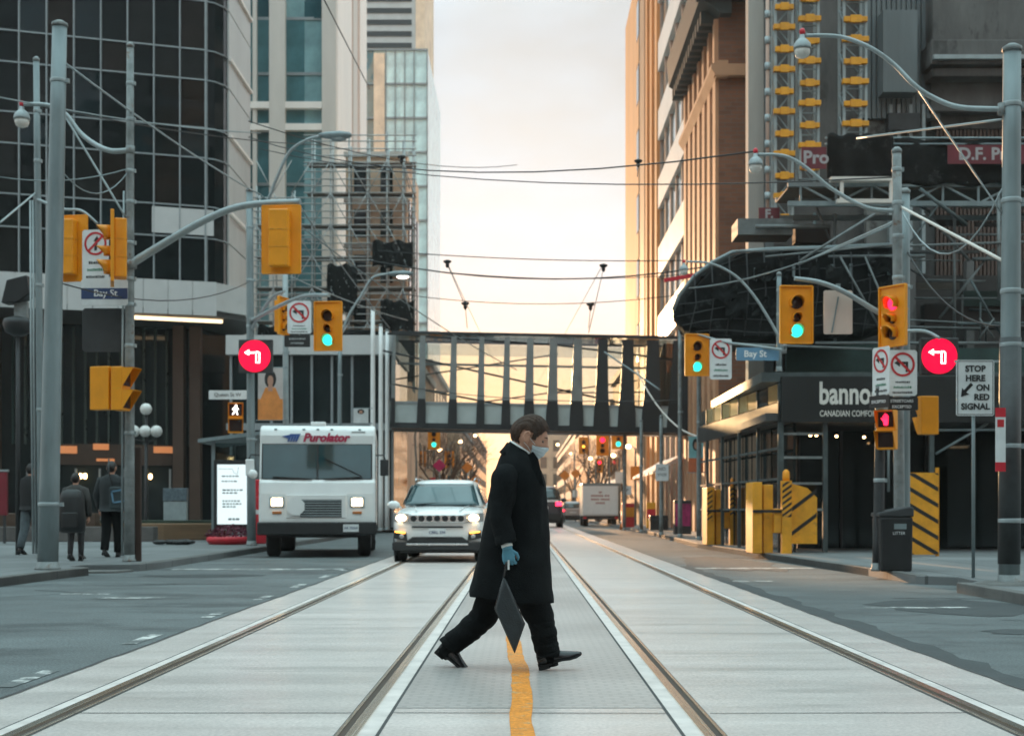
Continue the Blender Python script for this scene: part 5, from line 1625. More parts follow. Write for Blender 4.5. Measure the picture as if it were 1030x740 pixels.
bell('bell street lamp at the far left behind the slim pole', [P(131, 151, 24.75), P(112, 152, 24.8), P(95, 145, 24.9), P(80, 133, 25.0), P(66, 115, 25.0), P(48, 106, 25.0), P(24, 105, 25.0)], 0.05, 0.28, P(22, 117, 25.0))
def cobra(label, pts, lit):
    pts = [Vector(p) for p in pts]
    t = arm(label, pts, 0.045, 'steel_lt', 'street_lamp', 'street lamp')
    e = pts[-1] - pts[0]
    MB().loft([[(e.x + x, e.y + hw * c_, e.z + 0.02 + hz * s_) for c_, s_ in [(math.cos(a * 0.7854), math.sin(a * 0.7854)) for a in range(8)]] for x, hw, hz in ((-0.1, 0.06, 0.05), (0.1, 0.13, 0.09), (0.4, 0.16, 0.11), (0.62, 0.12, 0.08), (0.7, 0.05, 0.04))]).build('lamp_head', M['steel'], t)
    MB().ell((e.x + 0.38, e.y, e.z - 0.07), (0.2, 0.11, 0.07), 12, 8).build('lens', M['led_white'] if lit else M['steel_lt'], t)
cobra('cobra head street lamp standing out against the pale stone tower', [P(254, 205, 35.7), P(268, 203, 35.6), P(278, 180, 35.4), P(291, 153, 35.2), P(310, 140, 35), P(325, 137, 35)], False)
cobra('lit cobra head street lamp in front of the scaffolding', [P(342, 338, 45), P(352, 315, 45), P(364, 296, 45), P(374, 280, 45), P(386, 276, 45), P(393, 276, 45)], True)
# four-globe lamp post and floodlight post on the plaza
gl_ = thing('globe_lamp_post', 'black lamp post with white globes in front of the lobby', 'lamp post', (P(147, 0, 46).x, 46, 0.12))
zc = P(147, 412, 46).z - 0.12
MB().tube([(0, 0, 0), (0, 0, 0.8), (0, 0, zc)], [0.1, 0.06, 0.05], 10).build('post', M['black'], gl_)
gw = mat('white globe', (0.62, 0.62, 0.60), 0.3)
for x, z in ((0, zc), (-0.36, zc - 0.72), (0.0, zc - 0.72), (0.36, zc - 0.72)):
    MB().ell((x, -0.02 if z == zc else -0.12, z + 0.02), (0.19, 0.19, 0.19), 16, 12).build('globe', gw, gl_)
MB().tube([(-0.36, -0.1, zc - 0.95), (0, 0, zc - 1.05), (0.36, -0.1, zc - 0.95)], 0.03, 8).build('crossarm', M['black'], gl_)
fl = thing('floodlight_post', 'black floodlight and bowl lamp on a thin dark post at the far left', 'floodlight', (P(18, 0, 28.5).x, 28.5, 0.12))
zq = lambda py: P(18, py, 28.5).z - 0.12
MB().tube([(0, 0, 0), (0, 0, zq(300))], [0.05, 0.04], 8).build('post', M['dark'], fl)
MB().prism([(-0.27, zq(306)), (-0.16, zq(283)), (0.24, zq(278)), (0.30, zq(297)), (0.05, zq(305))], -0.2, 0.2, 'y').build('flood_box', M['black'], fl, bev=0.02)
MB().lathe([(0.1, zq(338)), (0.25, zq(334)), (0.29, zq(326)), (0.27, zq(321)), (0.06, zq(318))], 16).build('bowl_lamp', M['black'], fl)
MB().box(-0.06, 0.2, -0.06, 0.06, zq(321), zq(304)).build('bracket', M['steel_old'], fl)

# ---------------------------------------------------------------- sidewalk things, left
bsx = thing('bus_shelter', 'glass bus shelter with a grey frame left of the delivery van', 'bus shelter', (P(214, 0, 39.5).x, 39.5, 0.12))
MB().prism([(-0.35, 2.75), (1.5, 2.98), (1.5, 3.08), (-0.35, 2.85)], -0.3, 3.0, 'y').build('roof', M['steel'], bsx)
gs = glass('shelter glass', (0.55, 0.62, 0.62), 0.9)
for x, yy in ((0.02, 0), (1.25, 0), (0.02, 2.8), (1.25, 2.8)):
    MB().box(x - 0.05, x + 0.05, yy - 0.04, yy + 0.04, 0, 2.85).build('post', M['steel'], bsx)
MB().box(0.07, 1.2, -0.01, 0.01, 2.1, 2.75).build('pane', gs, bsx)
MB().box(0.03, 0.05, 0.05, 2.75, 0.3, 2.5).build('pane', gs, bsx)
ps = thing('poster_case', 'backlit white poster in a black case on the bus shelter end', 'poster', P(234, 497, 39.1))
w, h = px_size(31, 60, 39.1)
MB().box(-w / 2 - 0.1, w / 2 + 0.1, 0.01, 0.16, -h / 2 - 0.15, h / 2 + 0.12).build('case', M['black'], ps, bev=0.01)
MB().at(FACE).box(-w / 2, w / 2, -h / 2, h / 2, -0.008, 0.003).build('poster', M['poster'], ps)
mb = MB().at(FACE)
for x0, y0, l, t_ in ((-.3, .5, .45, .02), (-.3, .36, .4, .02), (-.28, .12, .5, .022), (-.28, .04, .42, .022), (-.28, -.18, .46, .022), (-.28, -.26, .52, .022), (-.28, -.34, .36, .022), (-.12, -.68, .28, .03)):
    x = x0
    while x < x0 + l:
        d = random.uniform(0.04, 0.1)
        mb.box(x, x + d, y0 - t_, y0 + t_, 0.003, 0.005)
        x += d + 0.025
for a, b in (((-0.4, 0.7), (0.0, 0.7)), ((0.0, 0.7), (0.03, 0.6)), ((0.03, 0.6), (0.13, 0.55)), ((0.13, 0.55), (0.16, 0.75))):
    mb.bar((a[0], a[1], 0.005), (b[0], b[1], 0.005), 0.012, 0.004)
mb.build('print', mat('poster print', (0.25, 0.3, 0.3), 0.6), ps)
fb = thing('flower_bed', 'round bush of dark red flowers in a planter under the bus shelter poster', 'planter', (P(231, 0, 37).x, 37, 0.12))
MB().lathe([(0.52, 0), (0.6, 0.1), (0.6, 0.2), (0.5, 0.2)], 20).build('planter', M['red'], fb)
bu = MB()
for k in range(420):
    a, e_ = random.uniform(0, 6.283), math.asin(random.uniform(0.0, 1))
    rr = random.uniform(0.75, 1.05)
    c = Vector((0.62 * rr * math.cos(a) * math.cos(e_), 0.5 * rr * math.sin(a) * math.cos(e_), 0.16 + 0.34 * rr * math.sin(e_)))
    d = Vector((random.uniform(-1, 1), random.uniform(-1, 1), random.uniform(-1, 1))).normalized()
    u = d.orthogonal().normalized() * 0.05
    v = d.cross(u).normalized() * 0.035
    bu.add([c - u, c + v, c + u, c - v], [(0, 1, 2, 3)])
bu.build('blossoms', mat('dark red blossoms', (0.11, 0.025, 0.045), 0.8, 0, 0.6, 12), fb, fix=False)
rb = thing('newspaper_box', 'red upright box with a white band between the pole and the van', 'newspaper box', (P(259, 0, 37.5).x, 37.5, 0.12))
MB().box(-0.16, 0.22, 0, 0.4, 0, 1.25).build('body', M['red'], rb, bev=0.03)
MB().box(-0.165, 0.225, -0.006, 0.1, 0.78, 0.9).build('band', M['sign_white'], rb)
MB().box(-0.1, 0.16, 0.1, 0.3, 1.25, 1.7).build('upper_case', M['red'], rb, bev=0.03)
gb_ = thing('rubbish_bag', 'flattened black bag lying on the pavement left of the flower planter', 'bag', (P(177, 0, 36.5).x, 36.5, 0.12))
gm = MB()
for k in range(9):
    gm.ell((random.uniform(-0.4, 0.4), random.uniform(-0.15, 0.15), 0.07), (random.uniform(0.12, 0.22), 0.15, random.uniform(0.05, 0.1)), 8, 6)
gm.build('bag', M['black'], gb_)
pl_ = thing('info_pillar', 'grey information pillar with a dark map head in the plaza', 'information pillar', (P(176, 0, 43).x, 43, 0.12))
MB().box(-0.35, 0.35, 0, 0.2, 0, 1.15).build('body', M['steel_lt'], pl_, bev=0.01)
MB().box(-0.36, 0.36, -0.02, 0.22, 1.16, 1.55).build('head', mat('map panel', (0.09, 0.12, 0.14), 0.4, 0, 0.5, 8), pl_, bev=0.01)
be = thing('planter_wall', 'long low planter wall with wooden edge running in front of the lobby', 'planter', (P(150, 0, 42).x, 42, 0.12))
MB().prism([(-2.6, 0), (-2.4, 1.6), (2.0, 1.9), (2.4, 1.0), (2.2, 0.2), (0.5, -0.3)], 0, 0.5).build('wall', mat('brown timber', (0.16, 0.09, 0.045), 0.7, 0, 0.3, 2, stretch=(0.3, 1, 6)), be, bev=0.04)
MB().prism([(-2.5, 0.05), (-2.3, 1.5), (1.95, 1.8), (2.3, 1.0), (2.1, 0.3), (0.5, -0.2)], 0.5, 0.58).build('soil', mat('dark hedge soil', (0.03, 0.045, 0.03), 0.9, 0, 0.5, 6, 0.5, 20), be)
lw_ = thing('low_wall', 'low stepped stone wall behind the three pedestrians at left', 'wall', (P(40, 0, 40).x, 40, 0.12))
MB().box(-5, 3.2, 0, 0.5, 0, 0.42).build('wall', mat('dark stone', (0.10, 0.09, 0.085), 0.8, 0, 0.3, 2), lw_, bev=0.02)
MB().box(-5, 1.2, 1.2, 1.7, 0, 0.8).build('wall', M['bronze'], lw_, bev=0.02)
rp_ = thing('display_panel', 'dark red sign panel at the left edge of the plaza', 'sign', (P(2, 0, 38).x, 38, 0.12))
MB().box(-0.9, 0.12, 0, 0.12, 0.75, 1.9).build('panel', mat('deep red panel', (0.16, 0.01, 0.02), 0.5), rp_, bev=0.01)
MB().box(-0.9, 0.15, 0.0, 0.12, 1.92, 1.97).build('frame', M['steel_lt'], rp_)
for x in (-0.8, 0.05):
    MB().box(x - 0.03, x + 0.03, 0.02, 0.08, 0, 0.75).build('leg', M['dark'], rp_)

# ---------------------------------------------------------------- sidewalk things, right
bn = thing('litter_bin', 'tall black litter bin with a sloped lid at the right kerb', 'litter bin', (P(897, 0, 21.0).x, 21.0, 0.12))
MB().loft([[(-0.22, -0.24, z), (0.24, -0.24, z), (0.24, 0.24, z), (-0.22, 0.24, z)] for z in (0.0, 0.05)] + [[(-0.235, -0.25, 0.80), (0.25, -0.25, 0.80), (0.25, 0.25, 0.80), (-0.235, 0.25, 0.80)]], smooth=False).build('body', M['black'], bn, bev=0.03)
MB().prism([(-0.25, 0.80), (0.26, 0.80), (0.26, 0.93), (0.2, 0.95), (-0.25, 0.86)], -0.26, 0.26, 'y').build('lid', M['dark'], bn, bev=0.02)
MB().at(Matrix.Translation((0.06, -0.248, 0.66)) @ FACE).box(-0.09, 0.09, -0.04, 0.04, 0, 0.004).build('label_plate', M['steel'], bn)
mb = MB().at(Matrix.Translation((0.04, -0.246, 0.56)) @ FACE)
mb.text('LITTER', 0.06, (0.0, 0), 0.002)
mb.build('lettering', M['sign_white'], bn)
pn = thing('warning_panel', 'tall yellow panel with black diagonal stripes right of the litter bin', 'barrier panel', (P(928, 0, 27.6).x, 27.6, 0.12))
w, h = px_size(32, 84, 27.6)
def stripes(mb, x0, x1, z0, z1, n, th, slope, y):
    """diagonal bands clipped to the rectangle"""
    for k in range(-2, n + 3):
        c0 = z0 + (z1 - z0) * k / n
        poly = [(x0, c0), (x1, c0 + slope), (x1, c0 + slope + th), (x0, c0 + th)]
        def clip(p, f, lim, up):
            out = []
            for i in range(len(p)):
                a, b = p[i], p[(i + 1) % len(p)]
                ia, ib = (a[1] <= lim) == up, (b[1] <= lim) == up
                if ia:
                    out.append(a)
                if ia != ib:
                    u = (lim - a[1]) / (b[1] - a[1])
                    out.append((a[0] + (b[0] - a[0]) * u, lim))
            return out
        poly = clip(poly, 0, z1, True)
        if len(poly) > 2:
            poly = clip(poly, 0, z0, False)
        if len(poly) > 2:
            mb.prism(poly, y - 0.004, y, 'y')
pm = MB().box(-w / 2, w / 2, 0, 0.06, 0.03, h)
pm.mat(1)
stripes(pm, -w / 2 + 0.005, w / 2 - 0.005, 0.04, h - 0.01, 5, 0.085, -0.36, 0.0)
pm.build('panel', [M['byellow'], M['ink']], pn)
for x in (-w / 2, w / 2):
    MB().box(x - 0.03, x + 0.03, 0.06, 0.12, 0, h + 0.1).build('post', M['byellow'], pn)
def barrier(label, x, y, L_, gap):
    t = thing('yellow_barrier', label, 'barrier', (x, y, 0.12), 0, 'yellow steel barriers at the shed')
    hgt = 1.42
    # first block: two tall plates
    MB().box(0, 0.2, 0, 0.9, 0, hgt + 0.05).build('end_block', M['byellow'], t, bev=0.015)
    MB().box(0.24, 0.44, 0.1, 0.7, 0, hgt).build('end_block', M['byellow'], t, bev=0.015)
    MB().box(0.44, L_ - 0.2, 0.0, 0.3, 0.42, 0.92).build('beam', M['byellow'], t, bev=0.015)
    MB().box(0.0, L_ - 0.2, -0.03, 0.0, 0.84, 0.90).build('edge_strip', M['ink'], t)
    pst = MB().box(L_ - 0.2, L_, -0.05, 0.15, -0.05, 1.5)
    pst.mat(1)
    stripes(pst, L_ - 0.195, L_ - 0.005, 0.75, 1.48, 6, 0.055, 0.14, -0.05)
    pst.build('post', [M['byellow'], M['ink']], t)
    MB().lathe([(0.07, 1.5), (0.075, 1.56), (0.07, 1.68), (0.03, 1.73)], 12, (L_ - 0.1, 0.05, 0)).build('warning_lamp', M['yellow'], t)
    return t
b1 = barrier('nearer yellow steel barrier with a striped post below the bannock sign corner', P(757, 0, 29.3).x, 29.3, 0.80, 0)
pm = MB()
wz = 0.55
pm.prism([(0.80, 0.2), (0.80 + wz, 0.2), (0.80 + wz, 1.15), (0.80 + wz - 0.2, 1.35), (0.80, 1.45)], 0.1, 0.14, 'y')
pm.mat(1)
for a in (0.35, 0.85):
    pm.prism([(0.81, a), (1.34, a + 0.40), (1.34, a + 0.49), (0.81, a + 0.09)], 0.092, 0.098, 'y')
pm.build('striped_panel', [M['byellow'], M['ink']], b1)
b2 = barrier('farther yellow steel barrier with a striped edge at the end of the shed', P(711, 0, 36.3).x, 36.3, 0.78, 0)
pm = MB().box(0.0, 0.15, -0.02, 0.0, 0.6, 1.42)
pm.mat(1)
stripes(pm, 0.005, 0.145, 0.62, 1.4, 6, 0.05, 0.1, -0.02)
pm.build('striped_panel', [M['byellow'], M['ink']], b2)
MB().box(0.78, 1.2, 0.1, 0.3, 0.4, 0.92).build('beam', M['byellow'], b2, bev=0.01)
def smallbox(name, label, cat, px, py0, py1, wpx, Y, m, extra=None):
    t = thing(name, label, cat, (P(px, 0, Y).x, Y, 0.12))
    w, h = px_size(wpx, py1 - py0, Y)
    z0 = max(0, P(px, py1, Y).z - 0.12)
    MB().box(-w / 2, w / 2, 0, w * 0.8, z0, z0 + h).build('body', M[m], t, bev=0.02)
    return t, w, h, z0
t, w, h, z0 = smallbox('poster_box', 'magenta poster on a dark box near the far end of the shed', 'poster box', 687, 503, 537, 17, 47, 'dark')
MB().box(-w / 2 + 0.03, w / 2 - 0.03, -0.02, 0.0, h * 0.32, h * 0.98).build('poster', mat('magenta poster', (0.35, 0.02, 0.12), 0.5, 0, 0.6, 7), t)
t, w, h, z0 = smallbox('planter_box', 'dark planter box at the foot of the white sign pole', 'planter box', 663, 518, 533, 18, 50, 'black')
MB().box(-w / 2 - 0.02, w / 2 + 0.02, -0.02, w * 0.82, h, h + 0.06).build('rim', M['dark'], t)
plate('parking_sign', 'white parking sign on the grey sign pole beyond the shed', 'sign', P(666, 475, 49.8), *px_size(13, 17, 49.8), 'sign_white', [('NO', 0.16, 0, 0.12, 0), ('STOP', 0.13, 0, -0.08, 0)], 0, 'ink')
plate('parking_sign', 'small white sign low on the pole right of the white truck', 'sign', P(631, 493, 62), *px_size(8, 9, 62), 'sign_white', [('P', 0.2, 0, 0, 0)], 0, 'ink')
t, w, h, z0 = smallbox('newspaper_box', 'red and orange box at the kerb right of the white truck', 'newspaper box', 632, 506, 530, 12, 66, 'red')
MB().box(-w / 2, w / 2, -0.02, 0, h * 0.5, h * 0.9).build('window', M['byellow'], t)
t, w, h, z0 = smallbox('newspaper_box', 'orange box at the kerb left of the white sign pole', 'newspaper box', 655, 505, 531, 9, 56, 'byellow')
MB().box(-w / 2, w / 2, -0.02, 0, h * 0.55, h * 0.9).build('window', M['red'], t)

# far signals and signs under the bridge
for px, py, Y, lit, H_, lab in ((606, 447, 98, 0, 1.5, 'far red signal under the right half of the footbridge'), (622, 440, 94, 2, 1.5, 'far green signal under the right half of the footbridge'), (587, 448, 128, 1, 1.5, 'far amber signal right of the walking man'), (436.5, 441, 88, 2, 1.3, 'far green signal under the left half of the footbridge'), (452, 462, 120, -1, 1.4, 'far unlit signal above the white car at left'), (603, 468, 130, 0, 1.3, 'lower far red signal above the white truck')):
    tr = signal(lab, P(px, py, Y), 0, H_, lit)
    g = P(px, py, Y)
    side_ = 1 if px > 524 else -1
    xp = max(5.9, g.x + 0.5) if side_ > 0 else min(-6.5, g.x - 0.5)
    arm('arm and post of the ' + lab, [Vector((xp, Y + 0.3, 0.1)), Vector((xp, Y + 0.3, g.z * 0.7)), Vector((xp, Y + 0.3, g.z + 0.6)), g + Vector((0, 0.3, H_ * 0.62)), g + Vector((0, 0.25, H_ * 0.3))], 0.07, 'steel_old')
M['orange'] = mat('construction orange', (0.75, 0.24, 0.02), 0.55, 0, 0.15, 3)
for px, py, Y, lab in ((568, 478, 110, 'orange construction sign right behind the walking man'), (579, 476, 118, 'second orange construction sign farther down the street'), (478, 484, 100, 'orange construction sign just left of the walking man'), (470, 470, 105, 'orange sign high on a post above the white car'), (442, 468, 90, 'magenta sign above the left white car')):
    t = thing('construction_sign', lab, 'sign', (P(px, 0, Y).x, Y, 0.0), 0, 'far construction signs')
    z = P(px, py, Y).z
    MB().at(Matrix.Translation((0, 0, z)) @ FACE).prism([(0, -0.42), (0.42, 0), (0, 0.42), (-0.42, 0)], -0.02, 0.02).build('panel', M['orange'] if 'orange' in lab else mat('magenta sign', (0.55, 0.02, 0.14), 0.5), t)
    MB().tube([(0, 0.05, 0), (0, 0.05, z)], 0.05, 6).build('post', M['steel_old'], t)
far_lamp_spots = [(442, 452, 100, 'above the white SUV roof'), (463, 444, 116, 'left of the walking man, above the SUV'), (478, 438, 140, 'close behind the head of the walking man'), (561, 447, 150, 'in front of the walking man at mask height'), (574, 456, 170, 'over the dark SUV'), (594, 461, 110, 'over the white truck'), (617, 458, 92, 'right of the white truck'), (632, 449, 80, 'at the right end under the footbridge')]
for px, py, Y, where in far_lamp_spots:
    q = P(px, py, Y)
    sx2 = -1 if px < 524 else 1
    xp = sx2 * max(5.7, abs(q.x) + 0.4)
    t = thing('far_street_lamp', 'small warm far street lamp ' + where, 'street lamp', (xp, Y, 0.1), 0, 'far street lamps')
    MB().tube([(0, 0, 0), (0, 0, q.z - 0.2), (q.x - xp, 0, q.z)], [0.07, 0.05, 0.03], 6).build('post', M['steel_old'], t)
    MB().ell((q.x - xp, 0, q.z - 0.1), (0.16, 0.16, 0.13), 10, 8).build('lamp_head', M['lamp_warm'], t)
    MB().box(-0.28, 0.28, -0.06, -0.03, 2.2 + 0.2 * (px % 3), 2.95 + 0.2 * (px % 3)).build('sign_panel', M[('orange', 'sign_white', 'red', 'byellow')[px % 4]], t)
def cone(x, y, lab):
    t = thing('traffic_cone', lab, 'traffic cone', (x, y, 0.02), 0, 'traffic cones')
    MB().box(-0.18, 0.18, -0.18, 0.18, 0, 0.04).build('base', M['rubber'], t)
    MB().lathe([(0.15, 0.04), (0.035, 0.75)], 14).build('cone', M['orange'], t)
    MB().lathe([(0.112, 0.3), (0.088, 0.45)], 14).build('band', M['white'], t)
cone(-2.95, 62, 'orange traffic cone between the delivery van and the white car')
cone(5.0, 70, 'orange traffic cone at the right kerb beyond the white truck')

# ---------------------------------------------------------------- overhead wires
def wire(label, pts, r=0.011, sag=0.0, m='black'):
    pts = [Vector(p) for p in pts]
    if len(pts) == 2:
        a, b = pts
        pts = [a.lerp(b, i / 10) - Vector((0, 0, sag * 4 * (i / 10) * (1 - i / 10))) for i in range(11)]
    ob = MB().tube([p - pts[0] for p in pts], r, 5).build('overhead_wire', M[m])
    ob.location = pts[0]
    return tag(ob, label, 'wire', 'overhead wires')
wl_ = [('wire from the thick pale pole sloping down to the red sign pole', P(66, 64, 21.5), P(262, 196, 35), 0.1, 0.018, 'steel_lt'),
       ('wire crossing the dark tower from the left edge to the right', P(0, 98, 24), P(262, 134, 35), 0.1, 0.014, 'steel_lt'),
       ('wire over the dark tower, just below the first long one', P(44, 108, 26), P(330, 146, 45), 0.15, 0.014, 'black'),
       ('upper long wire across the open sky to the bell lamp', P(250, 138, 40), P(762, 152, 22), 0.62, 0.014, 'black'),
       ('lower long wire across the open sky beside the bell lamp', P(262, 150, 40), P(905, 178, 21.6), 0.45, 0.012, 'black'),
       ('highest of the wires crossing low in the sky above the footbridge', P(380, 252, 45), P(690, 262, 45), 0.12, 0.016, 'black'),
       ('sagging wire with a hanging insulator above the footbridge', P(372, 262, 42), P(745, 262, 42), 0.55, 0.022, 'black'),
       ('third wire low in the sky, just below the sagging one', P(400, 268, 50), P(700, 275, 50), 0.3, 0.014, 'black'),
       ('lowest sky wire, running just above the footbridge roof', P(405, 296, 60), P(700, 294, 60), 0.45, 0.018, 'black'),
       ('bright thick wire from the rusty pole to the right edge pole', P(906, 208, 21.6), P(1012, 264, 17.3), 0.0, 0.022, 'pier'),
       ('loose loop of cable beside the top of the pale blue-grey pole', P(908, 214, 21.8), P(1008, 190, 19), 0.75, 0.012, 'steel_lt'),
       ('thin wire falling from the top right lamp arm to the pole', P(920, 85, 17.4), P(1008, 215, 17.2), 0.0, 0.012, 'steel_lt'),
       ('pale stay rod from the right edge pole towards the netted platform', P(1010, 120, 17.2), P(862, 139, 22), 0.0, 0.016, 'steel_lt'),
       ('wire from the rusty pole down to the black net canopy', P(902, 222, 21.6), P(803, 266, 32), 0.0, 0.022, 'steel_lt'),
       ('long thin wire from the rusty pole down to the footbridge end', P(902, 224, 21.6), P(690, 290, 34), 0.2, 0.014, 'steel'),
       ('slack black cable from the pale blue-grey pole to the right edge pole', P(912, 252, 22.4), P(1008, 328, 17.2), 0.3, 0.012, 'black'),
       ('slack cable under the dark panel between the left poles', P(62, 285, 21.5), P(250, 284, 35), 0.35, 0.012, 'black'),
       ('faint wire crossing the dark tower above the edge-on signal', P(0, 178, 22), P(128, 170, 24.7), 0.12, 0.01, 'steel'),
       ('loose hanging cable between the thick pale pole and the clamped pole', P(62, 172, 21.5), P(128, 174, 24.7), 0.35, 0.01, 'steel'),
       ('slanted brace wire at the left edge rising to the slim pole', P(0, 224, 24), P(36, 194, 26), 0.0, 0.018, 'steel_lt'),
       ('straight brace rod crossing from the lamp arm down to the no-turn sign', P(66, 118, 25), P(126, 218, 24.7), 0.0, 0.02, 'steel_lt'),
       ('wire slanting down across the scaffolding to the footbridge', P(262, 196, 35), P(520, 372, 60), 0.3, 0.018, 'steel'),
       ('pair wire slanting steeply across the scaffolding', P(300, 205, 40), P(392, 330, 55), 0.1, 0.018, 'steel_lt'),
       ('upper wire from the left signals across to the scaffolding', P(292, 278, 36), P(410, 322, 60), 0.1, 0.02, 'steel_lt'),
       ('steep wire at the top left falling past the pale stone tower', P(326, 0, 40), P(372, 90, 60), 0.0, 0.02, 'black'),
       ('wire crossing from the pale tower to the scaffold top', P(250, 122, 36), P(520, 166, 60), 0.5, 0.014, 'black'),
       ('fine wire low over the street from podium to shed', P(392, 386, 60), P(690, 402, 46), 0.3, 0.016, 'black'),
       ('drooping cable at the right end of the footbridge', P(640, 372, 50), P(712, 440, 44), 0.6, 0.03, 'pier'),
       ('slanted cable across the right part of the footbridge', P(608, 354, 50), P(664, 392, 48), 0.0, 0.03, 'steel')]
for lab, a, b, sag, r, m in wl_:
    wire(lab, [a, b], r, sag, m)
for k, (px, x) in enumerate(((450, -1.6), (607, 1.6))):
    q0 = P(px, 265, 45)
    wire('streetcar feed wire running down the street from the ' + ('left' if k == 0 else 'right') + ' insulator', [q0, (x, 150, 14.0), (x, 300, 9.0)], 0.012, 0, 'steel')
for px, py, px2, py2, Y, lab in ((607, 267, 592, 335, 42, 'insulator on a slanted hanger at the right side of the open sky'), (594, 306, 592, 330, 60, 'lower insulator on a short hanger right of centre sky'), (450, 263, 466, 303, 45, 'insulator on a slanted hanger at the left side of the open sky'), (468, 305, 470, 330, 60, 'lower insulator on a short hanger left of centre sky'), (642, 162, 641, 178, 26, 'insulator in front of the tan tower'), (404, 158, 412, 190, 60, 'insulator in front of the pale glass block')):
    t = thing('insulator', 'small dark wire ' + lab, 'insulator', P(px, py, Y), 0, 'wire insulators')
    k = Y / 45
    MB().lathe([(0.02, 0.06 * k), (0.13 * k, 0.02 * k), (0.13 * k, -0.02 * k), (0.05 * k, -0.08 * k), (0.07 * k, -0.12 * k), (0.03 * k, -0.2 * k)], 12).build('insulator_body', M['black'], t)
    e_ = P(px2, py2, Y) - P(px, py, Y)
    MB().tube([(0, 0, -0.1 * k), tuple(e_)], 0.014 * k, 5).build('hanger', M['steel_old'], t)
# ---------------------------------------------------------------- vehicles
M['car_white'] = mat('white car paint', (0.80, 0.81, 0.80), 0.28, 0, 0.03, 2, coat=0.6)
M['van_white'] = mat('white van paint', (0.76, 0.77, 0.76), 0.42, 0, 0.06, 1.5, dirt=((0.60, 0.60, 0.57), 1.3, 0.62))
M['car_dark'] = mat('dark blue car paint', (0.02, 0.03, 0.045), 0.3, 0, 0.1, 2, coat=0.5)
M['wind'] = facade_glass('windscreen', (0.022, 0.062, 0.07), 0.05, 0.8, 0.004)
M['trim'] = mat('black plastic trim', (0.018, 0.019, 0.02), 0.6, 0, 0.2, 8)
M['chrome'] = mat('satin chrome', (0.55, 0.56, 0.56), 0.25, 0.9, 0.05, 5)
M['head'] = glow('lit headlamp', (1.0, 0.72, 0.42), 5.0)
M['head_case'] = mat('headlamp case', (0.42, 0.42, 0.42), 0.15, 0.3, 0.2, 9)
M['amber'] = glow('amber running lamp', (1.0, 0.42, 0.06), 2.0)
M['tail'] = glow('lit tail lamp', (1.0, 0.02, 0.06), 3.0)
M['rimm'] = mat('alloy rim', (0.3, 0.31, 0.32), 0.35, 0.7, 0.1, 5)

def wheel(root, x, y, r, w, name='wheel'):
    t = MB().lathe([(r * 0.62, -w / 2), (r * 0.9, -w / 2), (r, -w * 0.36), (r, w * 0.36), (r * 0.9, w / 2), (r * 0.62, w / 2)], 26, (0, 0, 0), 'x').build('wheel', M['rubber'], root)
    t.location = (x, y, r)
    s_ = 1 if x > 0 else -1
    rm = MB().lathe([(r * 0.63, -w * 0.4), (r * 0.63, s_ * w * 0.4), (r * 0.5, s_ * w * 0.46), (r * 0.12, s_ * w * 0.4), (0.001, s_ * w * 0.42)], 20, (0, 0, 0), 'x')
    for k in range(5):
        a = k * 1.2566
        rm.bar((s_ * w * 0.47, 0, 0), (s_ * w * 0.47, r * 0.58 * math.cos(a), r * 0.58 * math.sin(a)), r * 0.14, 0.02)
    rm.build('rim', M['rimm'], t)
    return t

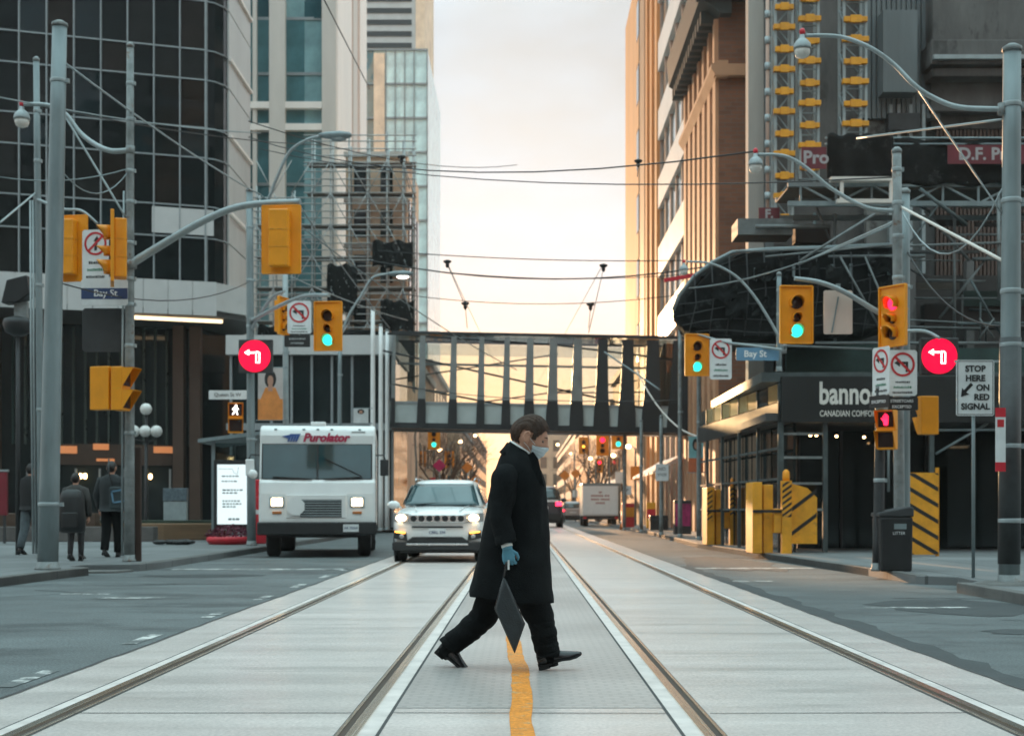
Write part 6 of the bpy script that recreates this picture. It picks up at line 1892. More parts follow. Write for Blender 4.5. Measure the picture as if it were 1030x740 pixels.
def suv(name, label, loc, rz, paint, front=True, lit=True, cat='car'):
    """local: nose at y=0 pointing to -y, length 4.4, width 1.82, height 1.64"""
    t = thing(name, label, cat, loc, rz)
    st = [  # y, bottom z, half width at sill, half width at shoulder, shoulder z, hood z edge, hood z centre
        (0.00, 0.36, 0.62, 0.70, 0.62, 0.80, 0.84),
        (0.05, 0.28, 0.74, 0.80, 0.66, 0.90, 0.94),
        (0.22, 0.25, 0.84, 0.885, 0.72, 0.97, 1.02),
        (0.60, 0.24, 0.87, 0.91, 0.78, 1.03, 1.07),
        (1.15, 0.24, 0.87, 0.91, 0.80, 1.08, 1.11),
        (2.20, 0.24, 0.87, 0.91, 0.82, 1.09, 1.10),
        (3.40, 0.24, 0.87, 0.91, 0.84, 1.11, 1.12),
        (4.10, 0.28, 0.84, 0.89, 0.86, 1.12, 1.13),
        (4.36, 0.34, 0.78, 0.83, 0.84, 1.10, 1.11),
        (4.42, 0.42, 0.70, 0.76, 0.82, 1.02, 1.04)]
    rings = []
    for y, zb, ws, wsh, zs, ze, zc in st:
        h = [(ws * 0.6, zb), (ws, zb + 0.05), (wsh * 0.985, zb + 0.22), (wsh, zs - 0.05), (wsh * 0.985, zs + 0.1), (wsh * 0.93, ze - 0.06), (wsh * 0.85, ze), (wsh * 0.5, zc - 0.008), (wsh * 0.2, zc)]
        rings.append([(x, y, z) for x, z in h] + [(-x, y, z) for x, z in reversed(h)])
    b = MB().loft(rings).build('body', paint, t, bev=0.0)
    sd_ = b.modifiers.new('Subdivision', 'SUBSURF')
    sd_.levels = sd_.render_levels = 2
    # cabin: stacked rounded outlines
    def outline(y0, y1, w, z, k=0.18):
        return [(-w + k, y0, z), (0, y0 - 0.05, z), (w - k, y0, z), (w, y0 + k * 1.2, z), (w, (y0 + y1) / 2, z), (w, y1 - k, z), (w - k, y1, z), (0, y1 + 0.03, z), (-w + k, y1, z), (-w, y1 - k, z), (-w, (y0 + y1) / 2, z), (-w, y0 + k * 1.2, z)]
    cb = MB().loft([outline(1.02, 4.25, 0.84, 1.04), outline(1.12, 4.24, 0.83, 1.10), outline(1.56, 4.10, 0.72, 1.42), outline(1.80, 4.00, 0.655, 1.575), outline(1.95, 3.9, 0.58, 1.63), outline(2.3, 3.6, 0.35, 1.655)])
    c_ = cb.build('cabin', paint, t)
    sd_ = c_.modifiers.new('Subdivision', 'SUBSURF')
    sd_.levels = sd_.render_levels = 2
    # windscreen: a bowed sheet just ahead of the cabin front
    def sheetg(nu, nv, f, name, m):
        vs = [f(i / nu, j / nv) for j in range(nv + 1) for i in range(nu + 1)]
        g = MB().add(vs, [(j * (nu + 1) + i, j * (nu + 1) + i + 1, (j + 1) * (nu + 1) + i + 1, (j + 1) * (nu + 1) + i) for j in range(nv) for i in range(nu)], True)
        return solid(g.build(name, m, t), 0.01)
    def ws_(u, v):
        w = 0.755 * (1 - v) + 0.60 * v
        x = (2 * u - 1) * w
        return (x, 1.085 + 0.66 * v + 0.10 * (x / 0.75) ** 2 - 0.062, 1.115 + 0.44 * v)
    sheetg(10, 6, ws_, 'windscreen', M['wind'])
    def rw(u, v):
        w = 0.70 * (1 - v) + 0.58 * v
        x = (2 * u - 1) * w
        return (x, 4.285 - 0.17 * v - 0.05 * (x / 0.7) ** 2, 1.14 + 0.38 * v)
    sheetg(8, 5, rw, 'rear_window', M['wind'])
    for s_ in (-1, 1):
        def sw(u, v, s_=s_):
            return (s_ * (0.832 - 0.165 * v + 0.012), 1.62 + 0.25 * v + (2.25 - 0.35 * v) * u, 1.13 + 0.40 * v)
        sheetg(8, 4, sw, 'side_window', M['wind'])
        mr = MB().ell((s_ * 1.0, 1.38, 1.12), (0.13, 0.07, 0.085), 12, 8)
        mr.bar((s_ * 0.84, 1.4, 1.06), (s_ * 0.95, 1.38, 1.09), 0.06, 0.04)
        mr.build('mirror', paint, t)
        MB().tube([(s_ * 0.60, 1.95, 1.62), (s_ * 0.62, 2.2, 1.68), (s_ * 0.62, 3.6, 1.68), (s_ * 0.6, 3.8, 1.62)], 0.018, 6).build('roof_rail', M['chrome'], t)
        for y in (0.85, 3.55):
            wheel(t, s_ * 0.79, y, 0.345, 0.225)
            MB().lathe([(0.36, -0.02), (0.43, -0.01), (0.43, 0.02), (0.36, 0.03)], 26, (s_ * 0.885, y, 0.36), 'x').build('wheel_arch', M['trim'], t)
        if front:
            hc = MB().loft([[(s_ * x, y + dy, z + dz) for dy, dz in ((0, -0.09), (0, 0.085), (0.1, 0.08), (0.1, -0.08))] for x, y, z in ((0.50, -0.025, 0.855), (0.66, 0.0, 0.865), (0.80, 0.09, 0.87), (0.875, 0.26, 0.885))], smooth=False)
            hc.build('headlight', M['head_case'], t, bev=0.012)
            MB().ell((s_ * 0.70, 0.0, 0.865), (0.105, 0.06, 0.068), 12, 8).build('headlight', M['head'] if lit else M['head_case'], t)
            MB().prism([(s_ * 0.58, 0.42), (s_ * 0.84, 0.47), (s_ * 0.84, 0.62), (s_ * 0.60, 0.58)], -0.012, 0.14, 'y').build('fog_lamp_pocket', M['trim'], t)
            MB().bar((s_ * 0.62, -0.02, 0.575), (s_ * 0.82, 0.0, 0.60), 0.03, 0.03).build('running_lamp', M['amber'], t)
            MB().lathe([(0.001, -0.03), (0.045, -0.02), (0.05, 0.0)], 14, (s_ * 0.69, 0.0, 0.51), 'y').build('fog_lamp', M['head_case'], t)
        MB().box(min(s_ * 0.58, s_ * 0.84), max(s_ * 0.58, s_ * 0.84), 4.33, 4.45, 0.86, 1.02).build('tail_light', M['tail'], t, bev=0.015)
    # front face
    MB().prism([(-0.55, 0.78), (0.55, 0.78), (0.58, 0.84), (0.56, 0.925), (-0.56, 0.925), (-0.58, 0.84)], -0.055, 0.1, 'y').build('grille_surround', M['chrome'], t, bev=0.012)
    for k in range(7):
        x = (k - 3) * 0.152
        g = MB().prism([(x + 0.062 * math.cos(a * 0.5236) * (1.0 if abs(math.cos(a * 0.5236)) < 0.9 else 0.95), 0.853 + 0.058 * math.sin(a * 0.5236)) for a in range(12)], -0.062, -0.05, 'y')
        g.build('grille_slot', M['black'], t)
    MB().prism([(-0.5, 0.675), (0.5, 0.675), (0.48, 0.705), (-0.48, 0.705)], -0.03, 0.08, 'y').build('upper_intake', M['black'], t)
    MB().prism([(-0.87, 0.24), (0.87, 0.24), (0.87, 0.40), (0.62, 0.40), (0.48, 0.50), (-0.48, 0.50), (-0.62, 0.40), (-0.87, 0.40)], -0.05, 0.22, 'y').build('lower_bumper', M['trim'], t, bev=0.02)
    MB().box(-0.6, 0.6, -0.065, 0.0, 0.335, 0.375).build('skid_strip', M['chrome'], t, bev=0.008)
    npl = MB().at(Matrix.Translation((0, -0.075, 0.585)) @ FACE)
    npl.box(-0.165, 0.165, -0.08, 0.08, 0, 0.012)
    npl.mat(1).text('CBKL 204', 0.075, (0, 0), 0.014, bold=0.001)
    npl.build('number_plate', [M['sign_white'], M['sign_blue']], t)
    for s_ in (-1, 1):
        MB().tube([(s_ * 0.42, 0.12, 1.0), (s_ * 0.48, 0.6, 1.066), (s_ * 0.55, 1.05, 1.10)], 0.012, 6).build('bonnet_crease', paint, t)
    MB().box(-0.5, 0.5, 1.0, 1.12, 1.09, 1.105).build('cowl', M['trim'], t)
    MB().bar((-0.55, 1.03, 1.125), (0.05, 1.12, 1.17), 0.015, 0.015).build('wiper', M['trim'], t)
    MB().box(-0.75, 0.75, 0.3, 4.2, 0.18, 0.3).build('underbody', M['black'], t)
    if not front:
        MB().box(-0.7, 0.7, 4.40, 4.45, 1.02, 1.10).build('rear_band', M['white'], t)
        MB().box(-0.8, 0.8, 4.36, 4.46, 0.3, 0.55).build('rear_bumper', M['trim'], t, bev=0.02)
        MB().box(-0.26, 0.26, 4.44, 4.46, 0.72, 0.86).build('number_plate', M['sign_white'], t)
    return t
suv('suv', 'white SUV with lit headlights waiting behind the walking man', (P(440, 0, 27.4).x, 27.4, 0.0), R(-1.2), M['car_white'])
suv('suv', 'dark SUV with a pale band and red tail lamp, right of the walking man', (P(547, 0, 82).x, 80.0, 0), R(180), M['car_dark'], False, False).location = (P(545, 0, 80).x, 86.0, 0)
bpy.data.objects['suv.001'].scale = (1.35, 1.35, 1.42)
suv('parked_car', 'pale car far down the street between dark SUV and white truck', (P(576, 0, 112).x, 116.0, 0), R(180), mat('silver car paint', (0.4, 0.4, 0.4), 0.35, 0.2, 0.05), False, False)

# step van
VYF = 30.4
v = thing('delivery_van', 'boxy white delivery van with Purolator lettering over a wide windscreen', 'van', (P(319, 0, VYF).x, VYF, 0), R(5.4))
hw = 1.235
prof = [(0.02, 0.60), (0.0, 0.80), (0.02, 1.36), (0.06, 1.60), (0.14, 1.68), (0.30, 2.44), (0.29, 2.62), (0.34, 2.76), (0.50, 2.84), (6.4, 2.84), (6.5, 2.74), (6.5, 0.60)]
b = MB()
b.prism(prof, -hw, hw, 'x')
b.build('body', M['van_white'], v, bev=0.045)
wsx = [(-1.16, -0.02), (0.02, 1.14)]
MB().loft([[(-1.19, 0.124, 1.67), (1.17, 0.124, 1.67), (1.17, 0.17, 1.67), (-1.19, 0.17, 1.67)], [(-1.19, 0.283, 2.44), (1.17, 0.283, 2.44), (1.17, 0.33, 2.44), (-1.19, 0.33, 2.44)]], smooth=False).build('windscreen_seal', M['trim'], v)
for x0, x1 in wsx:
    g = MB()
    g.loft([[(x0, 0.115, 1.69), (x1, 0.115, 1.69), (x1, 0.16, 1.69), (x0, 0.16, 1.69)], [(x0, 0.268, 2.42), (x1, 0.268, 2.42), (x1, 0.32, 2.42), (x0, 0.32, 2.42)]], smooth=False)
    g.build('windscreen', M['wind'], v)
MB().bar((0.0, 0.115, 1.68), (0.0, 0.27, 2.43), 0.035, 0.03).build('windscreen_bar', M['trim'], v)
for x0, x1 in ((-0.95, -0.12), (0.95, 0.15)):
    w_ = MB().bar((x1, 0.095, 1.68), (x0, 0.105, 1.72), 0.03, 0.025)
    w_.build('wiper', M['trim'], v)
MB().bar((0.95, 0.11, 1.74), (0.15, 0.185, 2.12), 0.02, 0.02).build('wiper', M['trim'], v)
mb = MB().at(Matrix.Translation((0.11, 0.288, 2.57)) @ FACE)
mb.text('Purolator', 0.25, (0.06, 0.0), 0.012, bold=0.011, shear=0.28)
mb.mat(1)
for k in range(4):
    x = -0.76 + k * 0.055
    mb.prism([(x, -0.085), (x + 0.035, -0.085), (x + 0.12, 0.085), (x + 0.06, 0.085)], 0.008, 0.014)
mb.prism([(-0.88, 0.03), (-0.66, 0.075), (-0.62, 0.055), (-0.74, -0.02)], 0.008, 0.0135)
mb.build('lettering', [mat('van red lettering', (0.42, 0.02, 0.07), 0.5), mat('van blue logo', (0.05, 0.10, 0.30), 0.5)], v)
MB().box(0.72, 1.02, 0.30, 0.33, 2.695, 2.71).build('small_print', M['steel'], v)
for x in (-0.9, 0.0, 0.3, 0.9, -0.3):
    MB().ell((x, 0.345, 2.755), (0.035, 0.03, 0.02), 8, 6).build('marker_lamp', M['steel'], v)
MB().box(-0.16, 0.16, 0.5, 0.7, 2.842, 2.93).build('roof_vent', M['van_white'], v, bev=0.02)
gr = MB().box(-0.66, 0.62, -0.012, 0.05, 0.84, 1.34)
gr.build('grille_frame', M['van_white'], v, bev=0.01)
gi = MB().box(-0.36, 0.52, -0.02, 0.0, 0.86, 1.24)
gi.build('grille_recess', M['black'], v)
for k in range(7):
    z = 0.885 + k * 0.054
    MB().box(-0.36, 0.52, -0.034, -0.018, z, z + 0.022).build('grille_slat', M['steel_lt'], v)
MB().at(Matrix.Translation((-0.45, -0.06, 1.09)) @ FACE).prism([(0.2 * math.cos(R(22.5 + 45 * k)), 0.2 * math.sin(R(22.5 + 45 * k))) for k in range(8)], -0.02, 0).build('octagon_plate', M['van_white'], v)
for s_ in (-1, 1):
    MB().box(s_ * 0.85 - 0.155, s_ * 0.85 + 0.155, -0.02, 0.03, 1.07, 1.30).build('headlight_frame', M['steel_lt'], v, bev=0.02)
    MB().box(s_ * 0.85 - 0.115, s_ * 0.85 + 0.115, -0.045, 0.0, 1.10, 1.27).build('headlight', M['head'], v, bev=0.03)
    MB().box(s_ * 0.85 - 0.10, s_ * 0.85 + 0.10, -0.02, 0.03, 0.93, 0.985).build('turn_lamp', mat('dull amber lens', (0.42, 0.13, 0.02), 0.3), v, bev=0.01)
    for y in (1.0, 4.9):
        wheel(v, s_ * 0.99, y, 0.40, 0.28 if y < 2 else 0.42)
    MB().tube([(s_ * 1.24, 0.45, 2.2), (s_ * 1.42, 0.2, 2.2), (s_ * 1.45, 0.12, 2.1)], 0.015, 6).build('mirror_arm', M['trim'], v)
    MB().box(s_ * 1.43 - 0.09, s_ * 1.43 + 0.09, 0.08, 0.14, 1.75, 2.1).build('mirror', M['trim'] if s_ > 0 else M['van_white'], v, bev=0.02)
    MB().prism([(0.5, 1.7), (1.3, 1.7), (1.3, 2.4), (0.42, 2.4)], s_ * (hw + 0.002) - 0.006, s_ * (hw + 0.002) + 0.006, 'x').build('side_window', M['wind'], v)
    MB().box(s_ * (hw + 0.004) - 0.006, s_ * (hw + 0.004) + 0.006, 1.35, 1.38, 0.62, 2.6).build('door_seam', M['trim'], v)
MB().ell((-1.36, 0.05, 1.78), (0.1, 0.07, 0.1), 12, 8).build('round_mirror', M['van_white'], v)
MB().box(-hw - 0.03, hw + 0.03, -0.10, 0.25, 0.48, 0.76).build('bumper', M['black'], v, bev=0.03)
MB().box(-1.1, 1.1, 0.3, 6.3, 0.42, 0.62).build('underbody', M['black'], v)
npl = MB().at(Matrix.Translation((0.72, -0.108, 0.63)) @ FACE)
npl.box(-0.165, 0.165, -0.08, 0.08, 0, 0.01)
npl.mat(1).text('AK 70364', 0.07, (0, 0), 0.012, bold=0.001)
npl.build('number_plate', [M['sign_white'], M['sign_blue']], v)

# far white box truck seen from behind
TYF = 86.0
tk = thing('box_truck', 'white box truck with three lines of red lettering seen from behind under the bridge', 'truck', (P(604, 0, TYF).x, TYF, 0))
w, h = px_size(36, 36, TYF)
MB().box(-w / 2, w / 2, 0, 4.4, 0.62, 2.62).build('box_body', M['van_white'], tk, bev=0.05)
MB().box(-w / 2 + 0.1, w / 2 - 0.1, -0.02, 0.0, 0.72, 2.45).build('rear_door', M['white'], tk)
MB().box(-w / 2 - 0.02, w / 2 + 0.02, -0.03, 0.1, 2.45, 2.62).build('door_header', M['steel'], tk)
MB().box(-w / 2, w / 2, -0.1, 0.4, 0.42, 0.64).build('bumper', M['black'], tk, bev=0.02)
MB().box(-0.95, 0.95, 4.4, 5.9, 0.6, 2.1).build('cab', M['van_white'], tk, bev=0.08)
mb = MB().at(Matrix.Translation((0, -0.022, 1.75)) @ FACE)
for y_, ws_ in ((0.3, (0.2,)), (0.1, (0.75, 0.3)), (-0.12, (0.5, 0.55)), (-0.34, (0.55,))):
    x = -sum(ws_) / 2 - 0.04 * (len(ws_) - 1)
    for w_ in ws_:
        n = max(2, int(w_ / 0.11))
        for k in range(n):
            mb.box(x + k * w_ / n, x + (k + 0.72) * w_ / n, y_ - 0.05, y_ + 0.05, 0, 0.004)
        x += w_ + 0.08
mb.build('lettering', mat('faded red lettering', (0.38, 0.12, 0.10), 0.6), tk)
for s_ in (-1, 1):
    for y in (0.9, 5.0):
        wheel(tk, s_ * 0.86, y, 0.38, 0.3)
    MB().box(s_ * 0.95 - 0.09, s_ * 0.95 + 0.09, -0.12, -0.09, 0.46, 0.58).build('tail_light', M['red'], tk)
# ---------------------------------------------------------------- people
M['skin'] = mat('skin', (0.48, 0.25, 0.17), 0.55, 0, 0.08, 20)
M['hair'] = mat('brown hair', (0.045, 0.020, 0.010), 0.75, 0, 0.4, 30, 0.4, 60, stretch=(1, 1, 0.25))
M['hair_dk'] = mat('dark hair', (0.015, 0.011, 0.01), 0.6, 0, 0.4, 30)
M['coat'] = mat('black wool coat', (0.0075, 0.009, 0.0098), 0.92, 0, 0.4, 9, 0.5, 140, spec=0.12)
M['trouser'] = mat('black trousers', (0.0065, 0.0075, 0.008), 0.88, 0, 0.3, 9, 0.3, 90, spec=0.12)
M['leather'] = mat('polished black leather', (0.012, 0.012, 0.013), 0.25, 0, 0.3, 9)
M['mask'] = mat('pale blue face mask', (0.50, 0.58, 0.62), 0.8, 0, 0.06, 12)
M['glove'] = mat('blue latex glove', (0.075, 0.24, 0.33), 0.45, 0, 0.1, 20)
M['bagm'] = mat('dark woven bag', (0.016, 0.022, 0.026), 0.6, 0, 0.4, 16, 0.4, 120)
M['shirt'] = mat('white shirt', (0.72, 0.72, 0.70), 0.8, 0, 0.04, 9)

def head_pt(d, nose=1.0):
    """unit direction -> point on a head that looks along +x, z up; about 0.24 tall"""
    x, y, z = d
    px, py, pz = x * 0.094, y * 0.073, z * 0.118
    if z < 0:
        k = -z
        py *= 1 - 0.28 * k * k
        px *= 1 - 0.22 * k * k
        px += 0.022 * k                                       # jaw set forward of the skull
    if x > 0:
        px += 0.012 * math.exp(-((z + 0.80) / 0.22) ** 2 - (y / 0.35) ** 2)          # chin
        px += nose * 0.024 * math.exp(-((z + 0.20) / 0.17) ** 2 - (y / 0.16) ** 2)          # nose
        px += 0.010 * math.exp(-((z + 0.02) / 0.22) ** 2 - (y / 0.12) ** 2)
        px += 0.006 * math.exp(-((z - 0.22) / 0.14) ** 2 - (y / 0.6) ** 2)           # brow
        px -= 0.008 * math.exp(-((z - 0.02) / 0.10) ** 2 - ((abs(y) - 0.42) / 0.16) ** 2)  # sockets
        px += 0.008 * math.exp(-((z + 0.52) / 0.10) ** 2 - (y / 0.28) ** 2)          # lips
    else:
        px += -0.012 * math.exp(-((z - 0.25) / 0.5) ** 2)                            # back of the skull
        if z < -0.35:
            px *= 1 - 0.45 * min(1, (-0.35 - z) / 0.5)
    return Vector((px, py, pz))
def dirs(n=40, m=30):
    for i in range(m + 1):
        a = math.pi * i / m
        for j in range(n):
            b = 2 * math.pi * j / n
            yield i, j, Vector((math.sin(a) * math.cos(b), math.sin(a) * math.sin(b), math.cos(a)))
def head_shell(keep, off, n=56, m=44, jit=0.0, nose=1.0):
    vs, idx, fs = [], {}, []
    for i, j, d in dirs(n, m):
        p = head_pt(d, nose)
        idx[(i, j)] = len(vs)
        o = off(d) if callable(off) else off
        vs.append(p + d * (o + random.uniform(-jit, jit)))
    for i in range(m):
        for j in range(n):
            k = (j + 1) % n
            a = math.pi * (i + 0.5) / m
            b = 2 * math.pi * (j + 0.5) / n
            d = Vector((math.sin(a) * math.cos(b), math.sin(a) * math.sin(b), math.cos(a)))
            if keep(d):
                f = [idx[(i, j)], idx[(i + 1, j)], idx[(i + 1, k)], idx[(i, k)]]
                if i == 0:
                    f = f[:1] + f[1:3]
                elif i == m - 1:
                    f = [f[0], f[1], f[3]]
                fs.append(f)
    return vs, fs
def ear(mb, H, s_):
    mb.at(H)
    mb.ell((-0.006, s_ * 0.078, -0.010), (0.020, 0.013, 0.034), 12, 9, Matrix.Rotation(R(-12), 3, 'Y'))
    mb.tube([(0.006, s_ * 0.084, 0.012), (-0.006, s_ * 0.091, 0.026), (-0.022, s_ * 0.092, 0.014), (-0.022, s_ * 0.090, -0.012), (-0.008, s_ * 0.086, -0.036)], 0.0065, 8)
    mb.ell((0.0, s_ * 0.077, -0.036), (0.010, 0.007, 0.012), 8, 6)
def hairline(d):
    az = math.atan2(abs(d.y), d.x)                            # 0 front .. pi back
    if az < 0.65:
        lim = 0.52
    elif az < 1.15:
        lim = 0.52 - (az - 0.65) / 0.5 * 0.42
    elif az < 1.40:
        lim = -0.05
    elif az < 1.9:
        lim = 0.24
    elif az < 2.15:
        lim = 0.2 - (az - 1.9) * 2.0
    else:
        lim = -0.42 - (az - 2.15) * 0.30
    return d.z > lim
def fuse(mb, name, m, voxel, parent=None, smooth=6):
    """make one continuous skin out of overlapping limbs"""
    me = mb.mesh('raw', m)
    ob = bpy.data.objects.new('raw', me)
    COL.objects.link(ob)
    r = ob.modifiers.new('r', 'REMESH')
    r.mode = 'VOXEL'
    r.voxel_size = voxel
    s_ = ob.modifiers.new('s', 'SMOOTH')
    s_.iterations = smooth
    s_.factor = 0.5
    dg = bpy.context.evaluated_depsgraph_get()
    out = bpy.data.meshes.new_from_object(ob.evaluated_get(dg))
    bpy.data.objects.remove(ob)
    out.name = name
    out.polygons.foreach_set('use_smooth', [True] * len(out.polygons))
    if not out.materials:
        out.materials.append(m)
    o = bpy.data.objects.new(name, out)
    COL.objects.link(o)
    if parent:
        o.parent = parent
    return o
def hand(mb, wrist, d, palm_n, s=1.0, curl=1.0, side=1):
    """palm and five bent fingers; d runs from the wrist to the knuckles, palm_n points out of the palm"""
    mb.at(Matrix())
    wrist, d, pn = Vector(wrist), Vector(d).normalized(), Vector(palm_n).normalized()
    sd2 = d.cross(pn).normalized() * side
    mb.loft([[wrist + d * l + sd2 * (w * math.cos(a)) + pn * (t * math.sin(a)) for a in [k * 0.6283 for k in range(10)]] for l, w, t in ((-0.02, 0.026 * s, 0.02 * s), (0.02 * s, 0.032 * s, 0.019 * s), (0.055 * s, 0.041 * s, 0.017 * s), (0.09 * s, 0.042 * s, 0.014 * s), (0.1 * s, 0.036 * s, 0.010 * s))])
    for k, (off, ln, r) in enumerate(((0.033, 0.072, 0.0095), (0.011, 0.082, 0.010), (-0.011, 0.076, 0.0095), (-0.032, 0.060, 0.0085))):
        p = wrist + d * 0.085 * s + sd2 * off * s
        pts, a = [p], 0.0
        for seg, (fl, bend) in enumerate(((0.45, 0.55), (0.32, 0.95), (0.23, 0.6))):
            a += bend * curl
            v = d * math.cos(a) + pn * math.sin(a)
            pts.append(pts[-1] + v * ln * fl * s)
        mb.tube([p - d * 0.02 * s] + pts, [r * s, r * s, r * s * 0.95, r * s * 0.85, r * s * 0.7], 8)
    p = wrist + d * 0.03 * s + sd2 * 0.03 * s
    mb.tube([p - sd2 * 0.01 * s, p + sd2 * 0.022 * s + d * 0.025 * s + pn * 0.012 * s, p + sd2 * 0.026 * s + d * 0.05 * s + pn * 0.028 * s, p + sd2 * 0.016 * s + d * 0.066 * s + pn * 0.04 * s], [0.013 * s, 0.012 * s, 0.010 * s, 0.008 * s], 8)
def shoe(parent, M_, m, L_=0.29):
    """toe along +x, heel at x=0, sole on z=0"""
    k = L_ / 0.29
    sec = [(0.0, 0.028, 0.012, 0.085), (0.02, 0.036, 0.0, 0.105), (0.07, 0.038, 0.0, 0.115), (0.11, 0.037, 0.008, 0.095), (0.16, 0.044, 0.010, 0.07), (0.21, 0.047, 0.004, 0.056), (0.255, 0.042, 0.006, 0.044), (0.285, 0.026, 0.014, 0.034), (0.295, 0.012, 0.02, 0.028)]
    rings = []
    for x, w, zb, zt in sec:
        x *= k
        rings.append([(x, -w * 0.95, zb), (x, w * 0.95, zb), (x, w, zb + (zt - zb) * 0.35), (x, w * 0.82, zb + (zt - zb) * 0.75), (x, w * 0.35, zt), (x, -w * 0.35, zt), (x, -w * 0.82, zb + (zt - zb) * 0.75), (x, -w, zb + (zt - zb) * 0.35)])
    ob = MB().at(M_).loft(rings).build('shoe', m, parent)
    sb2 = ob.modifiers.new('Subdivision', 'SUBSURF')
    sb2.levels = sb2.render_levels = 2
    so = MB().at(M_)
    so.loft([[(x * k, -w * 1.06, zb - 0.006), (x * k, w * 1.06, zb - 0.006), (x * k, w * 1.06, zb + 0.008), (x * k, -w * 1.06, zb + 0.008)] for x, w, zb, zt in sec], smooth=False)
    so.box(0.0, 0.075 * k, -0.036, 0.036, -0.022, 0.0)
    so.build('sole', M['rubber'], ob)
    return ob
def oval(c, rx, ry, n=20, sq=2.4, wob=0.0, ph=0.0):
    out = []
    for k in range(n):
        a = 2 * math.pi * k / n
        ca, sa = math.cos(a), math.sin(a)
        e = 2 / sq
        w = 1 + wob * math.sin(5 * a + ph)
        out.append((c[0] + rx * w * math.copysign(abs(ca) ** e, ca), c[1] + ry * w * math.copysign(abs(sa) ** e, sa), c[2]))
    return out

# --- the man crossing the street; local frame: origin on the ground, x = walking direction, z up
MYP = 9.15
ppm = F / MYP
ox = 524.0
def mp2(px, py, y=0.0):
    """local point of the man from the photograph (his walking plane is at distance MYP)"""
    return Vector(((px - ox) / F * (MYP + y), y, CH - (py - VY) / F * (MYP + y)))
man_loc = Vector((0, MYP, 0))
body = MB()
hs = 1.15
hc = mp2(533.0, 440.0)
HM = Matrix.Translation(hc) @ Matrix.Rotation(R(21), 4, 'Y') @ Matrix.Rotation(R(-6), 4, 'Z') @ Matrix.Scale(hs, 4)
vs, fs = head_shell(lambda d: True, 0.0)
body.at(HM).add(vs, fs, True)
ear(body, HM, -1)
ear(body, HM, 1)
body.at(Matrix())
hipL, hipR = mp2(513, 572, 0.09), mp2(521, 572, -0.09)
kneeL, kneeR = mp2(484, 622, 0.11), mp2(543, 622, -0.08)
ankL, ankR = mp2(449, 654, 0.11), mp2(553, 662, -0.07)
neck0, neck1 = mp2(516, 466), mp2(524, 447)
body.tube([mp2(517, 578), mp2(517, 560), mp2(518, 530), mp2(519, 500), mp2(516, 480), neck0, neck1, mp2(527, 440)], [0.13, 0.145, 0.135, 0.15, 0.14, 0.075, 0.062, 0.058], 16)
for hp, kn, an, y in ((hipL, kneeL, ankL, 0.1), (hipR, kneeR, ankR, -0.08)):
    body.tube([hp + Vector((0, 0, 0.05)), hp.lerp(kn, 0.5), kn, kn.lerp(an, 0.35), an], [0.085, 0.075, 0.058, 0.055, 0.04], 12)
shR, elR, wrR = mp2(508, 481, -0.2), mp2(503, 522, -0.25), mp2(510, 549, -0.27)
shL, elL, wrL = mp2(512, 481, 0.2), mp2(517, 522, 0.25), mp2(532, 548, 0.24)
for a, b, c in ((shR, elR, wrR), (shL, elL, wrL)):
    body.tube([mp2(515, 478, a.y * 0.5), a, a.lerp(b, 0.5), b, c], [0.06, 0.06, 0.05, 0.042, 0.03], 10)
hand(body, wrR, (0.12, 0, -1), (0.25, 0.9, 0), 0.86, 0.95, 1)
hand(body, wrL, (0.3, 0, -1), (0.2, -0.9, 0), 0.86, 0.65, -1)
man = fuse(body, 'person', M['skin'], 0.0048, None, 2)
man.location = man_loc
tag(man, 'masked man in a long black coat striding across the tracks with a dark bag', 'person')
# hair
vs, fs = head_shell(hairline, lambda d: 0.008 + 0.007 * max(0, d.z) + 0.0015 * math.sin(d.y * 40 + d.x * 9) + 0.006 * max(0, -d.x) * (1 - abs(d.z)) + 0.0016 * math.sin(d.z * 55 + 14 * math.sin(d.y * 6)) * math.sin(d.x * 38 + 5 * d.y), 150, 120, jit=0.0004)
hr = solid(MB().at(HM).add(vs, fs, True).build('hair', M['hair'], man), 0.010)
hm_ = MB()
for k in range(420):                                        # loose strands that break the outline
    while True:
        d = Vector((random.uniform(-1, 1), random.uniform(-1, 1), random.uniform(-0.6, 1))).normalized()
        if hairline(d):
            break
    p = HM @ (head_pt(d) + d * 0.011)
    tdir = Vector((-0.5 + random.uniform(-0.6, 0.4), random.uniform(-0.4, 0.4), -0.35 + random.uniform(-0.4, 0.4)))
    tdir = (tdir - d * tdir.dot(d)).normalized()
    hm_.tube([p, p + tdir * 0.018 + d * 0.002, p + tdir * 0.036 + d * 0.001], [0.0014, 0.0012, 0.0004], 4)
hm_.build('strands', M['hair'], hr)
# mask
def mk(d):
    return d.x > 0.30 and -0.90 < d.z < -0.13 - 0.18 * abs(d.y) and d.x > 0.30 + 0.25 * max(0, -0.62 - d.z)
vs, fs = head_shell(mk, lambda d: 0.006 + 0.007 * max(0, d.x) * math.exp(-((d.z + 0.40) / 0.30) ** 2) + 0.0008 * math.sin(d.z * 42), 160, 130, nose=0.35)
mskk = solid(MB().at(HM).add(vs, fs, True).build('face_mask', M['mask'], man), 0.004)
lp_ = MB().at(HM)
for s_ in (-1, 1):
    lp_.tube([(0.05, s_ * 0.066, -0.03), (0.02, s_ * 0.077, -0.012), (-0.012, s_ * 0.085, 0.012)], 0.0016, 5)
    lp_.tube([(0.045, s_ * 0.056, -0.08), (0.018, s_ * 0.074, -0.055), (-0.012, s_ * 0.083, -0.04)], 0.0016, 5)
lp_.build('ear_loop', M['shirt'], mskk)
